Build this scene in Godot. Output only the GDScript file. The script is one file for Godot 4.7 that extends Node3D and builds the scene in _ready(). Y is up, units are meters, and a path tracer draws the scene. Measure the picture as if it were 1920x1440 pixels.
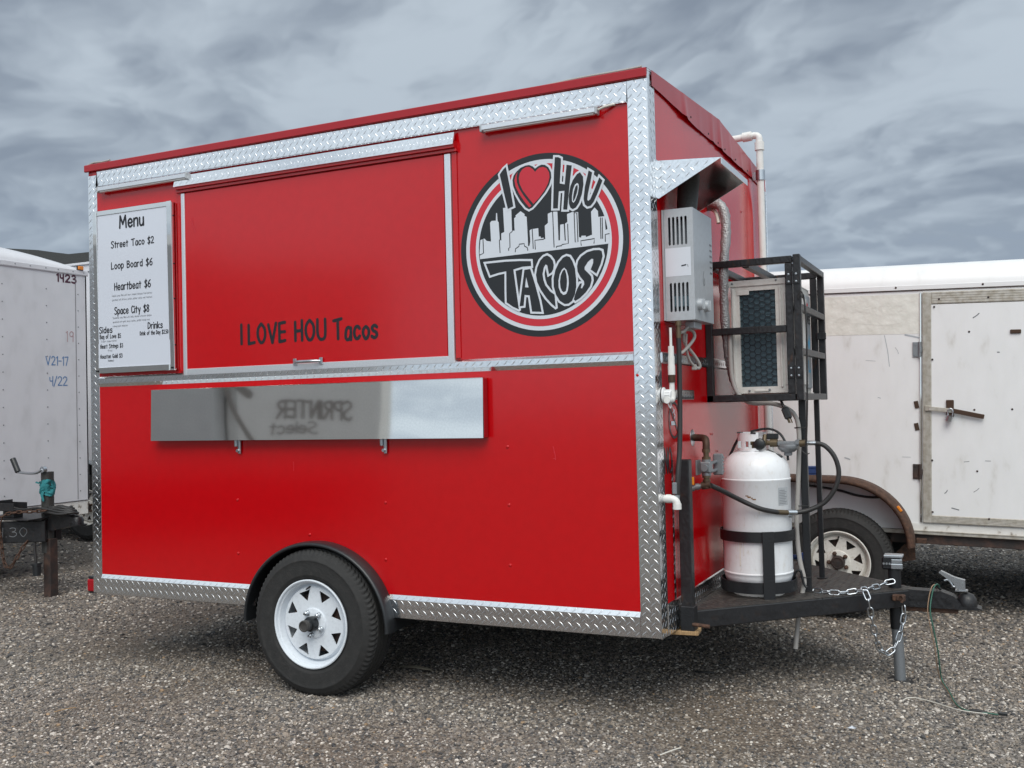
extends Node3D
# A red food trailer on a gravel lot, white cargo trailers round it. Metres; the trailer's near front corner stands at x = 0, z = 0.

class Geo:
	var v := PackedVector3Array()
	var n := PackedVector3Array()
	var c := PackedColorArray()
	var t := Transform3D()
	var col := Color(1, 1, 1)
	var colored := false
	func tri(a: Vector3, b: Vector3, d: Vector3, na: Vector3, nb: Vector3, nd: Vector3) -> void:
		if (b - a).cross(d - a).dot(na + nb + nd) > 0.0:
			var s := b; b = d; d = s
			s = nb; nb = nd; nd = s
		v.append(t * a); v.append(t * b); v.append(t * d)
		var bs := t.basis
		n.append((bs * na).normalized()); n.append((bs * nb).normalized()); n.append((bs * nd).normalized())
		if colored:
			c.append(col); c.append(col); c.append(col)
	func ftri(a: Vector3, b: Vector3, d: Vector3, out: Vector3) -> void:
		var f := (b - a).cross(d - a)
		if f.length() < 1e-12: return
		f = f.normalized()
		if f.dot(out) < 0.0: f = -f
		tri(a, b, d, f, f, f)
	func quad(a: Vector3, b: Vector3, d: Vector3, e: Vector3, out: Vector3) -> void:
		ftri(a, b, d, out); ftri(a, d, e, out)
	func box(ctr: Vector3, s: Vector3, bev := 0.002, bs := Basis()) -> void:
		var h := s * 0.5
		var m: float = min(bev, min(h.x, min(h.y, h.z)) * 0.45)
		var i := h - Vector3(m, m, m)
		for ax in 3:
			for sg in [-1.0, 1.0]:
				var u := (ax + 1) % 3
				var w := (ax + 2) % 3
				var q := []
				for k in [[-1, -1], [1, -1], [1, 1], [-1, 1]]:
					var p := Vector3()
					p[ax] = h[ax] * sg; p[u] = i[u] * k[0]; p[w] = i[w] * k[1]
					q.append(ctr + bs * p)
				var o := Vector3(); o[ax] = sg
				quad(q[0], q[1], q[2], q[3], bs * o)
				for sg2 in [-1.0, 1.0]:   # the chamfer between +-ax and +-u
					var e := []
					for k in [-1.0, 1.0]:
						var p1 := Vector3(); p1[ax] = h[ax] * sg; p1[u] = i[u] * sg2; p1[w] = i[w] * k
						var p2 := Vector3(); p2[ax] = i[ax] * sg; p2[u] = h[u] * sg2; p2[w] = i[w] * k
						e.append([ctr + bs * p1, ctr + bs * p2])
					var o2 := Vector3(); o2[ax] = sg; o2[u] = sg2
					quad(e[0][0], e[0][1], e[1][1], e[1][0], bs * o2)
		for x in [-1.0, 1.0]:
			for y in [-1.0, 1.0]:
				for z in [-1.0, 1.0]:
					ftri(ctr + bs * Vector3(h.x * x, i.y * y, i.z * z), ctr + bs * Vector3(i.x * x, h.y * y, i.z * z), ctr + bs * Vector3(i.x * x, i.y * y, h.z * z), bs * Vector3(x, y, z))
	func bar(a: Vector3, b: Vector3, w: float, d: float, up := Vector3.UP, bev := 0.002) -> void:   # a rectangular bar from a to b
		var f := (b - a).normalized()
		if absf(f.dot(up)) > 0.95: up = Vector3(1, 0, 0)
		var s := up.cross(f).normalized()
		var u := f.cross(s).normalized()
		box((a + b) * 0.5, Vector3(w, d, (b - a).length()), bev, Basis(s, u, f))
	func cyl(a: Vector3, b: Vector3, r0: float, r1 := -1.0, seg := 18, caps := true) -> void:
		if r1 < 0.0: r1 = r0
		var f := (b - a).normalized()
		var s := f.cross(Vector3(0.3, 0.9, 0.2) if absf(f.x) > 0.5 else Vector3(0.9, 0.2, 0.3)).normalized()
		var u := f.cross(s)
		for k in seg:
			var a0 := TAU * k / seg
			var a1 := TAU * (k + 1) / seg
			var d0 := s * cos(a0) + u * sin(a0)
			var d1 := s * cos(a1) + u * sin(a1)
			tri(a + d0 * r0, a + d1 * r0, b + d1 * r1, d0, d1, d1)
			tri(a + d0 * r0, b + d1 * r1, b + d0 * r1, d0, d1, d0)
			if caps:
				ftri(a, a + d0 * r0, a + d1 * r0, -f)
				ftri(b, b + d0 * r1, b + d1 * r1, f)
	func tube(pts: Array, r: float, seg := 8, closed := false, rs := []) -> void:
		var m := pts.size()
		var side := Vector3()
		var rings := []
		for k in m:
			var f: Vector3
			if closed: f = (pts[(k + 1) % m] - pts[(k + m - 1) % m]).normalized()
			else: f = (pts[min(k + 1, m - 1)] - pts[max(k - 1, 0)]).normalized()
			if k == 0:
				side = f.cross(Vector3(0.31, 0.87, 0.23) if absf(f.y) < 0.8 else Vector3(0.9, 0.1, 0.4)).normalized()
			side = (side - f * side.dot(f)).normalized()
			var u := f.cross(side)
			var ring := []
			var rr: float = rs[k] if rs.size() else r
			for j in seg:
				var d := side * cos(TAU * j / seg) + u * sin(TAU * j / seg)
				ring.append([pts[k] + d * rr, d])
			rings.append(ring)
		for k in (m if closed else m - 1):
			var p = rings[k]
			var q = rings[(k + 1) % m]
			for j in seg:
				var j2 := (j + 1) % seg
				tri(p[j][0], p[j2][0], q[j2][0], p[j][1], p[j2][1], q[j2][1])
				tri(p[j][0], q[j2][0], q[j][0], p[j][1], q[j2][1], q[j][1])
		if not closed:
			for e in [0, m - 1]:
				var o: Vector3 = (pts[0] - pts[1]) if e == 0 else (pts[m - 1] - pts[m - 2])
				for j in seg: ftri(pts[e], rings[e][j][0], rings[e][(j + 1) % seg][0], o)
	func grid(rows: Array, smooth := true, close := false) -> void:   # rows of points; normals by averaging; facing decided by out()
		var nr := rows.size()
		var nc: int = rows[0].size()
		var nn := []
		for i in nr:
			var line := []
			for j in nc:
				var du: Vector3 = rows[min(i + 1, nr - 1)][j] - rows[max(i - 1, 0)][j]
				var jn := j + 1
				var jp := j - 1
				if close:
					jn = jn % nc; jp = (jp + nc) % nc
				else:
					jn = min(jn, nc - 1); jp = max(jp, 0)
				var dv: Vector3 = rows[i][jn] - rows[i][jp]
				line.append(du.cross(dv).normalized())
			nn.append(line)
		for i in nr - 1:
			for j in (nc if close else nc - 1):
				var k := (j + 1) % nc
				var a: Vector3 = rows[i][j]
				var b: Vector3 = rows[i][k]
				var d: Vector3 = rows[i + 1][k]
				var e: Vector3 = rows[i + 1][j]
				if smooth:
					tri(a, b, d, nn[i][j], nn[i][k], nn[i + 1][k])
					tri(a, d, e, nn[i][j], nn[i + 1][k], nn[i + 1][j])
				else:
					quad(a, b, d, e, nn[i][j] + nn[i + 1][k])
	func lathe(prof: Array, o: Vector3, bs := Basis(), seg := 32, sharp := 0.75) -> void:   # prof: Vector2(r, y) along bs.y
		var m := prof.size()
		var sn := []
		for k in m - 1:
			var d: Vector2 = prof[k + 1] - prof[k]
			sn.append(Vector2(d.y, -d.x).normalized())
		for k in m - 1:
			var n0: Vector2 = sn[k]
			var n1: Vector2 = sn[k]
			if k > 0 and sn[k - 1].dot(sn[k]) > sharp: n0 = (sn[k - 1] + sn[k]).normalized()
			if k < m - 2 and sn[k + 1].dot(sn[k]) > sharp: n1 = (sn[k + 1] + sn[k]).normalized()
			var p0: Vector2 = prof[k]
			var p1: Vector2 = prof[k + 1]
			for j in seg:
				var a0 := TAU * j / seg
				var a1 := TAU * (j + 1) / seg
				var c0 := Vector3(cos(a0), 0, sin(a0))
				var c1 := Vector3(cos(a1), 0, sin(a1))
				var y := Vector3.UP
				var A := o + bs * (c0 * p0.x + y * p0.y)
				var B := o + bs * (c1 * p0.x + y * p0.y)
				var D := o + bs * (c1 * p1.x + y * p1.y)
				var E := o + bs * (c0 * p1.x + y * p1.y)
				if p0.x > 1e-6: tri(A, B, D, bs * (c0 * n0.x + y * n0.y), bs * (c1 * n0.x + y * n0.y), bs * (c1 * n1.x + y * n1.y))
				if p1.x > 1e-6: tri(A, D, E, bs * (c0 * n0.x + y * n0.y), bs * (c1 * n1.x + y * n1.y), bs * (c0 * n1.x + y * n1.y))
	func face(poly: PackedVector2Array, z: float, out := 1.0) -> void:
		var ix := Geometry2D.triangulate_polygon(poly)
		for k in range(0, ix.size(), 3):
			ftri(Vector3(poly[ix[k]].x, poly[ix[k]].y, z), Vector3(poly[ix[k + 1]].x, poly[ix[k + 1]].y, z), Vector3(poly[ix[k + 2]].x, poly[ix[k + 2]].y, z), Vector3(0, 0, out))
	func rim(poly: PackedVector2Array, z0: float, z1: float, inward := false) -> void:
		var cw := Geometry2D.is_polygon_clockwise(poly)
		for k in poly.size():
			var a := poly[k]
			var b := poly[(k + 1) % poly.size()]
			var d := b - a
			var o := Vector3(d.y, -d.x, 0) * (-1.0 if cw else 1.0) * (-1.0 if inward else 1.0)
			quad(Vector3(a.x, a.y, z0), Vector3(b.x, b.y, z0), Vector3(b.x, b.y, z1), Vector3(a.x, a.y, z1), o)
	func plate(poly: PackedVector2Array, z0: float, z1: float, holes := [], bev := 0.0) -> void:
		var ps := [poly]
		for h in holes: ps = Geo.cut(ps, h)
		for p in ps:
			face(p, z1, 1.0); face(p, z0, -1.0)
		rim(poly, z0, z1)
		for h in holes: rim(h, z0, z1, true)
	static func cut(ps: Array, hole: PackedVector2Array) -> Array:
		var out := []
		var lo := hole[0]
		var hi := hole[0]
		for p in hole:
			lo = lo.min(p); hi = hi.max(p)
		var mx := (lo.x + hi.x) * 0.5 + 1e-5
		var big := 50.0
		for p in ps:
			if Geometry2D.intersect_polygons(p, hole).is_empty():
				out.append(p); continue
			for half in [PackedVector2Array([Vector2(-big, -big), Vector2(mx, -big), Vector2(mx, big), Vector2(-big, big)]), PackedVector2Array([Vector2(mx, -big), Vector2(big, -big), Vector2(big, big), Vector2(mx, big)])]:
				for q in Geometry2D.intersect_polygons(p, half):
					for r in Geometry2D.clip_polygons(q, hole):
						if r.size() > 2: out.append(r)
		return out
	# raised lugs of tread plate on the local plane x 0..w, y 0..h (z out)
	func lugs(fr: Transform3D, w: float, h: float, p := 0.0206, a := 0.0180, b := 0.0030, up := 0.0014) -> void:
		var keep := t
		t = t * fr
		var nx := int(floor(w / p))
		var ny := int(floor(h / p))
		var ox := (w - nx * p) * 0.5
		var oy := (h - ny * p) * 0.5
		for i in nx:
			for j in ny:
				if i % 2 != j % 2: continue
				var cx := ox + (i + 0.5) * p
				var cy := oy + (j + 0.5) * p
				var sg := 1.0 if i % 2 == 0 else -1.0
				var d := Vector3(0.7071, 0.7071 * sg, 0)
				var e := Vector3(-d.y, d.x, 0)
				var o := Vector3(cx, cy, 0.0002)
				var aa: float = min(a, min(min(cx, w - cx), min(cy, h - cy)) * 1.40)
				var E1 := o - d * aa
				var E2 := o + d * aa
				var S1 := o - e * b
				var S2 := o + e * b
				var R1 := o - d * aa * 0.5 + Vector3(0, 0, up)
				var R2 := o + d * aa * 0.5 + Vector3(0, 0, up)
				for s in [[S1, -e], [S2, e]]:
					var nrm: Vector3 = (s[1] * 0.9 + Vector3(0, 0, 1)).normalized()
					var ne1 := (-d * 0.5 + nrm).normalized()
					var ne2 := (d * 0.5 + nrm).normalized()
					tri(E1, s[0], R1, ne1, nrm, Vector3(0, 0, 1))
					tri(s[0], R2, R1, nrm, Vector3(0, 0, 1), Vector3(0, 0, 1))
					tri(s[0], E2, R2, nrm, ne2, Vector3(0, 0, 1))
		t = keep
	func mesh(off: Vector3) -> ArrayMesh:
		var arr := []
		arr.resize(Mesh.ARRAY_MAX)
		var vv := PackedVector3Array()
		vv.resize(v.size())
		for k in v.size(): vv[k] = v[k] - off
		arr[Mesh.ARRAY_VERTEX] = vv
		arr[Mesh.ARRAY_NORMAL] = n
		if colored: arr[Mesh.ARRAY_COLOR] = c
		var m := ArrayMesh.new()
		m.add_surface_from_arrays(Mesh.PRIMITIVE_TRIANGLES, arr)
		return m

# ---------------------------------------------------------------- things and parts
var off := Vector3.ZERO
var names := {}
func numbered(called: String) -> String:
	var k: int = names.get(called, 0)
	names[called] = k + 1
	return called if k == 0 else "%s_%03d" % [called, k]

func thing(called: String, label: String, category: String, base := Vector3.ZERO, group := "") -> Node3D:
	var o := Node3D.new()
	o.name = numbered(called)
	o.position = base
	off = base
	o.set_meta("label", label); o.set_meta("category", category)
	if group: o.set_meta("group", group)
	add_child(o, true)
	return o

func part(parent: Node, called: String, g: Geo, m: Material, label := "", stuff := false) -> MeshInstance3D:
	var o := MeshInstance3D.new()
	var taken := {}
	for ch in parent.get_children(): taken[String(ch.name)] = true
	var nm := called
	var k := 1
	while taken.has(nm):
		nm = "%s_%03d" % [called, k]
		k += 1
	o.name = nm
	o.mesh = g.mesh(off)
	o.material_override = m
	if label: o.set_meta("label", label)
	if stuff: o.set_meta("kind", "stuff")
	parent.add_child(o, true)
	return o

func single(called: String, g: Geo, m: Material, label: String, category: String, group := "") -> MeshInstance3D:
	var lo := g.v[0]
	var hi := g.v[0]
	for p in g.v:
		lo = lo.min(p); hi = hi.max(p)
	var base := Vector3((lo.x + hi.x) * 0.5, lo.y, (lo.z + hi.z) * 0.5)
	var o := MeshInstance3D.new()
	o.name = numbered(called)
	o.mesh = g.mesh(base)
	o.position = base
	o.material_override = m
	o.set_meta("label", label); o.set_meta("category", category)
	if group: o.set_meta("group", group)
	add_child(o, true)
	return o

# ---------------------------------------------------------------- materials
var M := {}
func noise_tex(freq: float, ramp: Array, type := FastNoiseLite.TYPE_SIMPLEX_SMOOTH, oct := 4, size := 512, seed_ := 1) -> NoiseTexture2D:
	var f := FastNoiseLite.new()
	f.noise_type = type; f.frequency = freq; f.fractal_octaves = oct; f.seed = seed_
	var g := Gradient.new()
	var of := PackedFloat32Array()
	var cs := PackedColorArray()
	for r in ramp:
		of.append(r[0]); cs.append(r[1])
	g.offsets = of; g.colors = cs
	var t := NoiseTexture2D.new()
	t.width = size; t.height = size; t.seamless = true; t.noise = f; t.color_ramp = g
	return t
func bump_tex(freq: float, strength: float, oct := 3, size := 512, seed_ := 5) -> NoiseTexture2D:
	var f := FastNoiseLite.new()
	f.frequency = freq; f.fractal_octaves = oct; f.seed = seed_
	var t := NoiseTexture2D.new()
	t.width = size; t.height = size; t.seamless = true; t.noise = f; t.as_normal_map = true; t.bump_strength = strength
	return t
func lin(r: float, g: float, b: float) -> Color: return Color(r, g, b).linear_to_srgb()
func gy(x: float) -> Color: return Color(x, x, x)
func mat(called: String, color: Color, rough: float, metal := 0.0, tex: Texture2D = null, scale := Vector3.ONE, nrm: Texture2D = null, nscale := 0.3) -> StandardMaterial3D:
	var m := StandardMaterial3D.new()
	m.resource_name = called
	m.albedo_color = color; m.roughness = rough; m.metallic = metal
	m.cull_mode = BaseMaterial3D.CULL_DISABLED
	if tex or nrm:
		m.uv1_triplanar = true; m.uv1_scale = scale
	if tex: m.albedo_texture = tex
	if nrm:
		m.normal_enabled = true; m.normal_texture = nrm; m.normal_scale = nscale
	M[called] = m
	return m

func make_materials() -> void:
	var fine := noise_tex(0.02, [[0.0, gy(0.965)], [0.5, gy(0.985)], [1.0, gy(1.0)]], FastNoiseLite.TYPE_SIMPLEX_SMOOTH, 5)
	var wave := bump_tex(0.006, 2.0, 2)
	var peel := bump_tex(0.09, 2.0, 2, 256, 9)
	var red := mat("red_paint", lin(0.50, 0.001, 0.004), 0.16, 0.0, fine, Vector3(1.3, 1.3, 1.3), wave, 0.08)
	red.metallic_specular = 0.56
	mat("red_trim", lin(0.36, 0.006, 0.012), 0.28, 0.0, fine, Vector3(2, 2, 2), wave, 0.12)
	mat("tread_plate", lin(0.86, 0.87, 0.88), 0.15, 1.0, noise_tex(0.03, [[0.0, gy(0.92)], [0.6, gy(0.98)], [1.0, gy(1.0)]]), Vector3(3, 3, 3), bump_tex(0.012, 2.0, 3), 0.10)
	mat("mill_aluminium", lin(0.80, 0.82, 0.85), 0.38, 0.75, noise_tex(0.05, [[0.0, gy(0.94)], [0.6, gy(0.98)], [1.0, gy(1.0)]]), Vector3(4, 4, 4))
	mat("steel_mirror", lin(0.80, 0.79, 0.765), 0.04, 1.0, noise_tex(0.05, [[0.0, gy(0.96)], [0.7, gy(0.99)], [1.0, gy(1.0)]]), Vector3(3, 3, 3), bump_tex(0.004, 1.5, 2, 512, 3), 0.012)
	mat("zinc", lin(0.62, 0.65, 0.68), 0.3, 1.0, noise_tex(0.05, [[0.0, gy(0.7)], [0.5, gy(0.95)], [1.0, gy(1.0)]]), Vector3(8, 8, 8))
	mat("white_vinyl", lin(0.60, 0.63, 0.68), 0.32)
	mat("charcoal_vinyl", lin(0.012, 0.013, 0.015), 0.3)
	mat("red_vinyl", lin(0.52, 0.02, 0.035), 0.3)
	mat("ink", lin(0.010, 0.010, 0.014), 0.4)
	mat("board_white", lin(0.60, 0.63, 0.70), 0.1)
	var rusty := noise_tex(0.014, [[0.0, lin(0.009, 0.009, 0.010)], [0.72, lin(0.015, 0.015, 0.017)], [0.83, lin(0.022, 0.016, 0.014)], [0.92, lin(0.05, 0.024, 0.015)], [1.0, lin(0.075, 0.035, 0.02)]], FastNoiseLite.TYPE_SIMPLEX_SMOOTH, 5, 512, 4)
	mat("black_steel", gy(1.0), 0.42, 0.0, rusty, Vector3(2.2, 1.1, 2.2), peel, 0.25)
	mat("black_steel_clean", lin(0.011, 0.012, 0.014), 0.4, 0.0, fine, Vector3(3, 3, 3), peel, 0.2)
	mat("rust_steel", gy(1.0), 0.8, 0.0, noise_tex(0.02, [[0.0, lin(0.03, 0.017, 0.011)], [0.5, lin(0.065, 0.032, 0.02)], [0.8, lin(0.10, 0.048, 0.027)], [1.0, lin(0.16, 0.09, 0.05)]], FastNoiseLite.TYPE_SIMPLEX_SMOOTH, 5, 512, 8), Vector3(3, 3, 3), peel, 0.4)
	mat("brown_frame", gy(1.0), 0.7, 0.0, noise_tex(0.012, [[0.0, lin(0.022, 0.02, 0.02)], [0.4, lin(0.035, 0.025, 0.022)], [0.7, lin(0.06, 0.033, 0.026)], [1.0, lin(0.10, 0.06, 0.04)]], FastNoiseLite.TYPE_SIMPLEX_SMOOTH, 5, 512, 18), Vector3(1.6, 1.6, 1.6), peel, 0.3)
	mat("rubber", gy(1.0), 0.78, 0.0, noise_tex(0.015, [[0.0, lin(0.017, 0.0168, 0.0165)], [0.6, lin(0.022, 0.0215, 0.021)], [1.0, lin(0.034, 0.032, 0.030)]], FastNoiseLite.TYPE_SIMPLEX_SMOOTH, 5, 512, 12), Vector3(3, 3, 3), peel, 0.3)
	mat("hub_rubber", lin(0.05, 0.047, 0.044), 0.6)
	mat("grey_steel", gy(1.0), 0.5, 0.2, noise_tex(0.03, [[0.0, lin(0.030, 0.031, 0.030)], [1.0, lin(0.075, 0.074, 0.069)]]), Vector3(5, 5, 5))
	mat("black_plastic", lin(0.016, 0.018, 0.020), 0.38, 0.0, fine, Vector3(3, 3, 3), peel, 0.15)
	mat("rim_white", gy(1.0), 0.35, 0.0, noise_tex(0.02, [[0.0, lin(0.58, 0.62, 0.66)], [0.4, lin(0.66, 0.70, 0.745)], [1.0, lin(0.69, 0.735, 0.78)]]), Vector3(4, 4, 4))
	mat("rim_dirty", gy(1.0), 0.5, 0.0, noise_tex(0.02, [[0.0, lin(0.46, 0.40, 0.31)], [0.18, lin(0.60, 0.57, 0.51)], [0.4, lin(0.69, 0.67, 0.62)], [1.0, lin(0.73, 0.715, 0.67)]]), Vector3(4, 4, 4))
	var tank := noise_tex(0.02, [[0.0, lin(0.50, 0.44, 0.38)], [0.1, lin(0.66, 0.64, 0.61)], [0.25, lin(0.74, 0.75, 0.765)], [1.0, lin(0.78, 0.80, 0.82)]], FastNoiseLite.TYPE_SIMPLEX_SMOOTH, 6, 512, 31)
	mat("tank_white", gy(1.0), 0.36, 0.0, tank, Vector3(3.2, 1.4, 3.2), peel, 0.12)
	mat("rust_stain", gy(1.0), 0.7, 0.0, noise_tex(0.05, [[0.0, lin(0.10, 0.045, 0.02)], [0.6, lin(0.22, 0.12, 0.05)], [1.0, lin(0.45, 0.35, 0.22)]]), Vector3(9, 9, 9))
	mat("heater_grey", gy(1.0), 0.34, 0.15, noise_tex(0.02, [[0.0, lin(0.38, 0.395, 0.41)], [0.5, lin(0.41, 0.43, 0.45)], [1.0, lin(0.43, 0.45, 0.47)]]), Vector3(3, 3, 3))
	mat("pvc", gy(1.0), 0.38, 0.0, noise_tex(0.02, [[0.0, lin(0.58, 0.54, 0.47)], [0.25, lin(0.68, 0.665, 0.635)], [1.0, lin(0.74, 0.735, 0.715)]]), Vector3(5, 1.2, 5))
	mat("hose_grey", lin(0.36, 0.34, 0.32), 0.5, 0.0, fine, Vector3(4, 4, 4))
	mat("foil_wrap", gy(1.0), 0.42, 0.5, noise_tex(0.05, [[0.0, lin(0.17, 0.165, 0.165)], [0.5, lin(0.33, 0.325, 0.325)], [1.0, lin(0.48, 0.48, 0.48)]]), Vector3(6, 6, 6), bump_tex(0.05, 6.0, 4, 256, 2), 1.2)
	mat("brass", lin(0.13, 0.10, 0.062), 0.5, 0.6)
	mat("brown_iron", lin(0.07, 0.040, 0.026), 0.6, 0.5)
	mat("cast_zinc", gy(1.0), 0.5, 0.6, noise_tex(0.06, [[0.0, lin(0.17, 0.18, 0.19)], [1.0, lin(0.36, 0.38, 0.40)]]), Vector3(8, 8, 8))
	mat("hose_black", lin(0.022, 0.021, 0.021), 0.5, 0.0, fine, Vector3(5, 5, 5), peel, 0.2)
	mat("orange", lin(0.75, 0.28, 0.02), 0.4)
	mat("amber_lens", lin(0.70, 0.22, 0.02), 0.12)
	mat("red_lens", lin(0.33, 0.004, 0.01), 0.12)
	mat("ac_shell", gy(1.0), 0.4, 0.0, noise_tex(0.02, [[0.0, lin(0.56, 0.53, 0.49)], [0.4, lin(0.62, 0.60, 0.565)], [1.0, lin(0.66, 0.64, 0.61)]]), Vector3(3, 3, 3))
	mat("ac_grille", lin(0.016, 0.026, 0.034), 0.45)
	mat("ac_coil", lin(0.14, 0.21, 0.245), 0.4, 0.2)
	mat("logo_blue", lin(0.08, 0.35, 0.55), 0.4)
	mat("wood", gy(1.0), 0.8, 0.0, noise_tex(0.02, [[0.0, lin(0.22, 0.13, 0.06)], [1.0, lin(0.45, 0.30, 0.15)]]), Vector3(12, 2, 2))
	mat("dry_leaf", gy(1.0), 0.85, 0.0, noise_tex(0.03, [[0.0, lin(0.26, 0.23, 0.18)], [1.0, lin(0.42, 0.38, 0.30)]]), Vector3(9, 9, 9))
	mat("dark_inside", lin(0.008, 0.008, 0.009), 0.8)
	mat("under_floor", gy(1.0), 0.9, 0.0, noise_tex(0.02, [[0.0, lin(0.010, 0.010, 0.011)], [1.0, lin(0.035, 0.03, 0.026)]]), Vector3(2, 2, 2))
	# the neighbours' paint: white with grey smudges and brown streaks
	var old := noise_tex(0.009, [[0.0, lin(0.60, 0.585, 0.56)], [0.12, lin(0.68, 0.675, 0.66)], [0.3, lin(0.735, 0.735, 0.73)], [1.0, lin(0.77, 0.77, 0.77)]], FastNoiseLite.TYPE_SIMPLEX_SMOOTH, 6, 512, 6)
	mat("old_white", gy(1.0), 0.36, 0.0, old, Vector3(1.6, 0.7, 1.6), wave, 0.10)
	mat("old_white_lower", gy(1.0), 0.6, 0.0, noise_tex(0.016, [[0.0, lin(0.14, 0.12, 0.10)], [0.14, lin(0.42, 0.39, 0.35)], [0.3, lin(0.66, 0.645, 0.61)], [1.0, lin(0.73, 0.725, 0.70)]], FastNoiseLite.TYPE_SIMPLEX_SMOOTH, 6, 512, 16), Vector3(1.7, 1.7, 1.7))
	mat("fresh_white", gy(1.0), 0.36, 0.0, noise_tex(0.008, [[0.0, lin(0.56, 0.56, 0.58)], [0.4, lin(0.62, 0.62, 0.645)], [1.0, lin(0.65, 0.65, 0.675)]], FastNoiseLite.TYPE_SIMPLEX_SMOOTH, 5, 512, 26), Vector3(1.0, 0.6, 1.0), wave, 0.08)
	mat("cream_panel", gy(1.0), 0.4, 0.0, noise_tex(0.012, [[0.0, lin(0.66, 0.645, 0.585)], [1.0, lin(0.75, 0.735, 0.68)]]), Vector3(2, 2, 2), bump_tex(0.02, 5.0, 4, 256, 7), 0.25)
	mat("frame_tan", gy(1.0), 0.45, 0.35, noise_tex(0.02, [[0.0, lin(0.34, 0.30, 0.24)], [0.5, lin(0.46, 0.43, 0.375)], [1.0, lin(0.55, 0.525, 0.48)]]), Vector3(2, 2, 2))
	mat("grey_mark", lin(0.16, 0.16, 0.17), 0.7)
	mat("maroon_print", lin(0.065, 0.012, 0.03), 0.5)
	mat("blue_marker", lin(0.085, 0.20, 0.40), 0.6)
	mat("red_marker", lin(0.42, 0.26, 0.27), 0.6)
	mat("chalk", lin(0.16, 0.17, 0.18), 0.9)
	mat("teal_cloth", gy(1.0), 0.9, 0.0, noise_tex(0.03, [[0.0, lin(0.015, 0.15, 0.17)], [1.0, lin(0.04, 0.26, 0.28)]]), Vector3(9, 9, 9), bump_tex(0.04, 6.0, 3, 256, 22), 0.8)
	mat("blue_plastic", lin(0.012, 0.035, 0.13), 0.35)
	mat("camper_grey", gy(1.0), 0.4, 0.0, noise_tex(0.01, [[0.0, lin(0.68, 0.67, 0.64)], [1.0, lin(0.74, 0.73, 0.70)]]), Vector3(0.6, 0.6, 0.6))
	mat("camper_dark", gy(1.0), 0.4, 0.0, noise_tex(0.01, [[0.0, lin(0.50, 0.50, 0.50)], [1.0, lin(0.56, 0.56, 0.55)]]), Vector3(0.6, 0.6, 0.6))
	mat("camper_stripe", lin(0.24, 0.22, 0.20), 0.4)
	mat("window_dark", lin(0.012, 0.013, 0.015), 0.08)
	mat("wire_green", lin(0.035, 0.12, 0.085), 0.45)
	mat("wire_tan", lin(0.30, 0.20, 0.13), 0.5)
	mat("wire_white", lin(0.55, 0.52, 0.46), 0.5)
	mat("deck_tread", gy(1.0), 0.55, 0.0, noise_tex(0.02, [[0.0, lin(0.020, 0.018, 0.017)], [0.5, lin(0.038, 0.034, 0.031)], [1.0, lin(0.085, 0.075, 0.062)]], FastNoiseLite.TYPE_SIMPLEX_SMOOTH, 6, 512, 41), Vector3(2, 2, 2))

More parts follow.
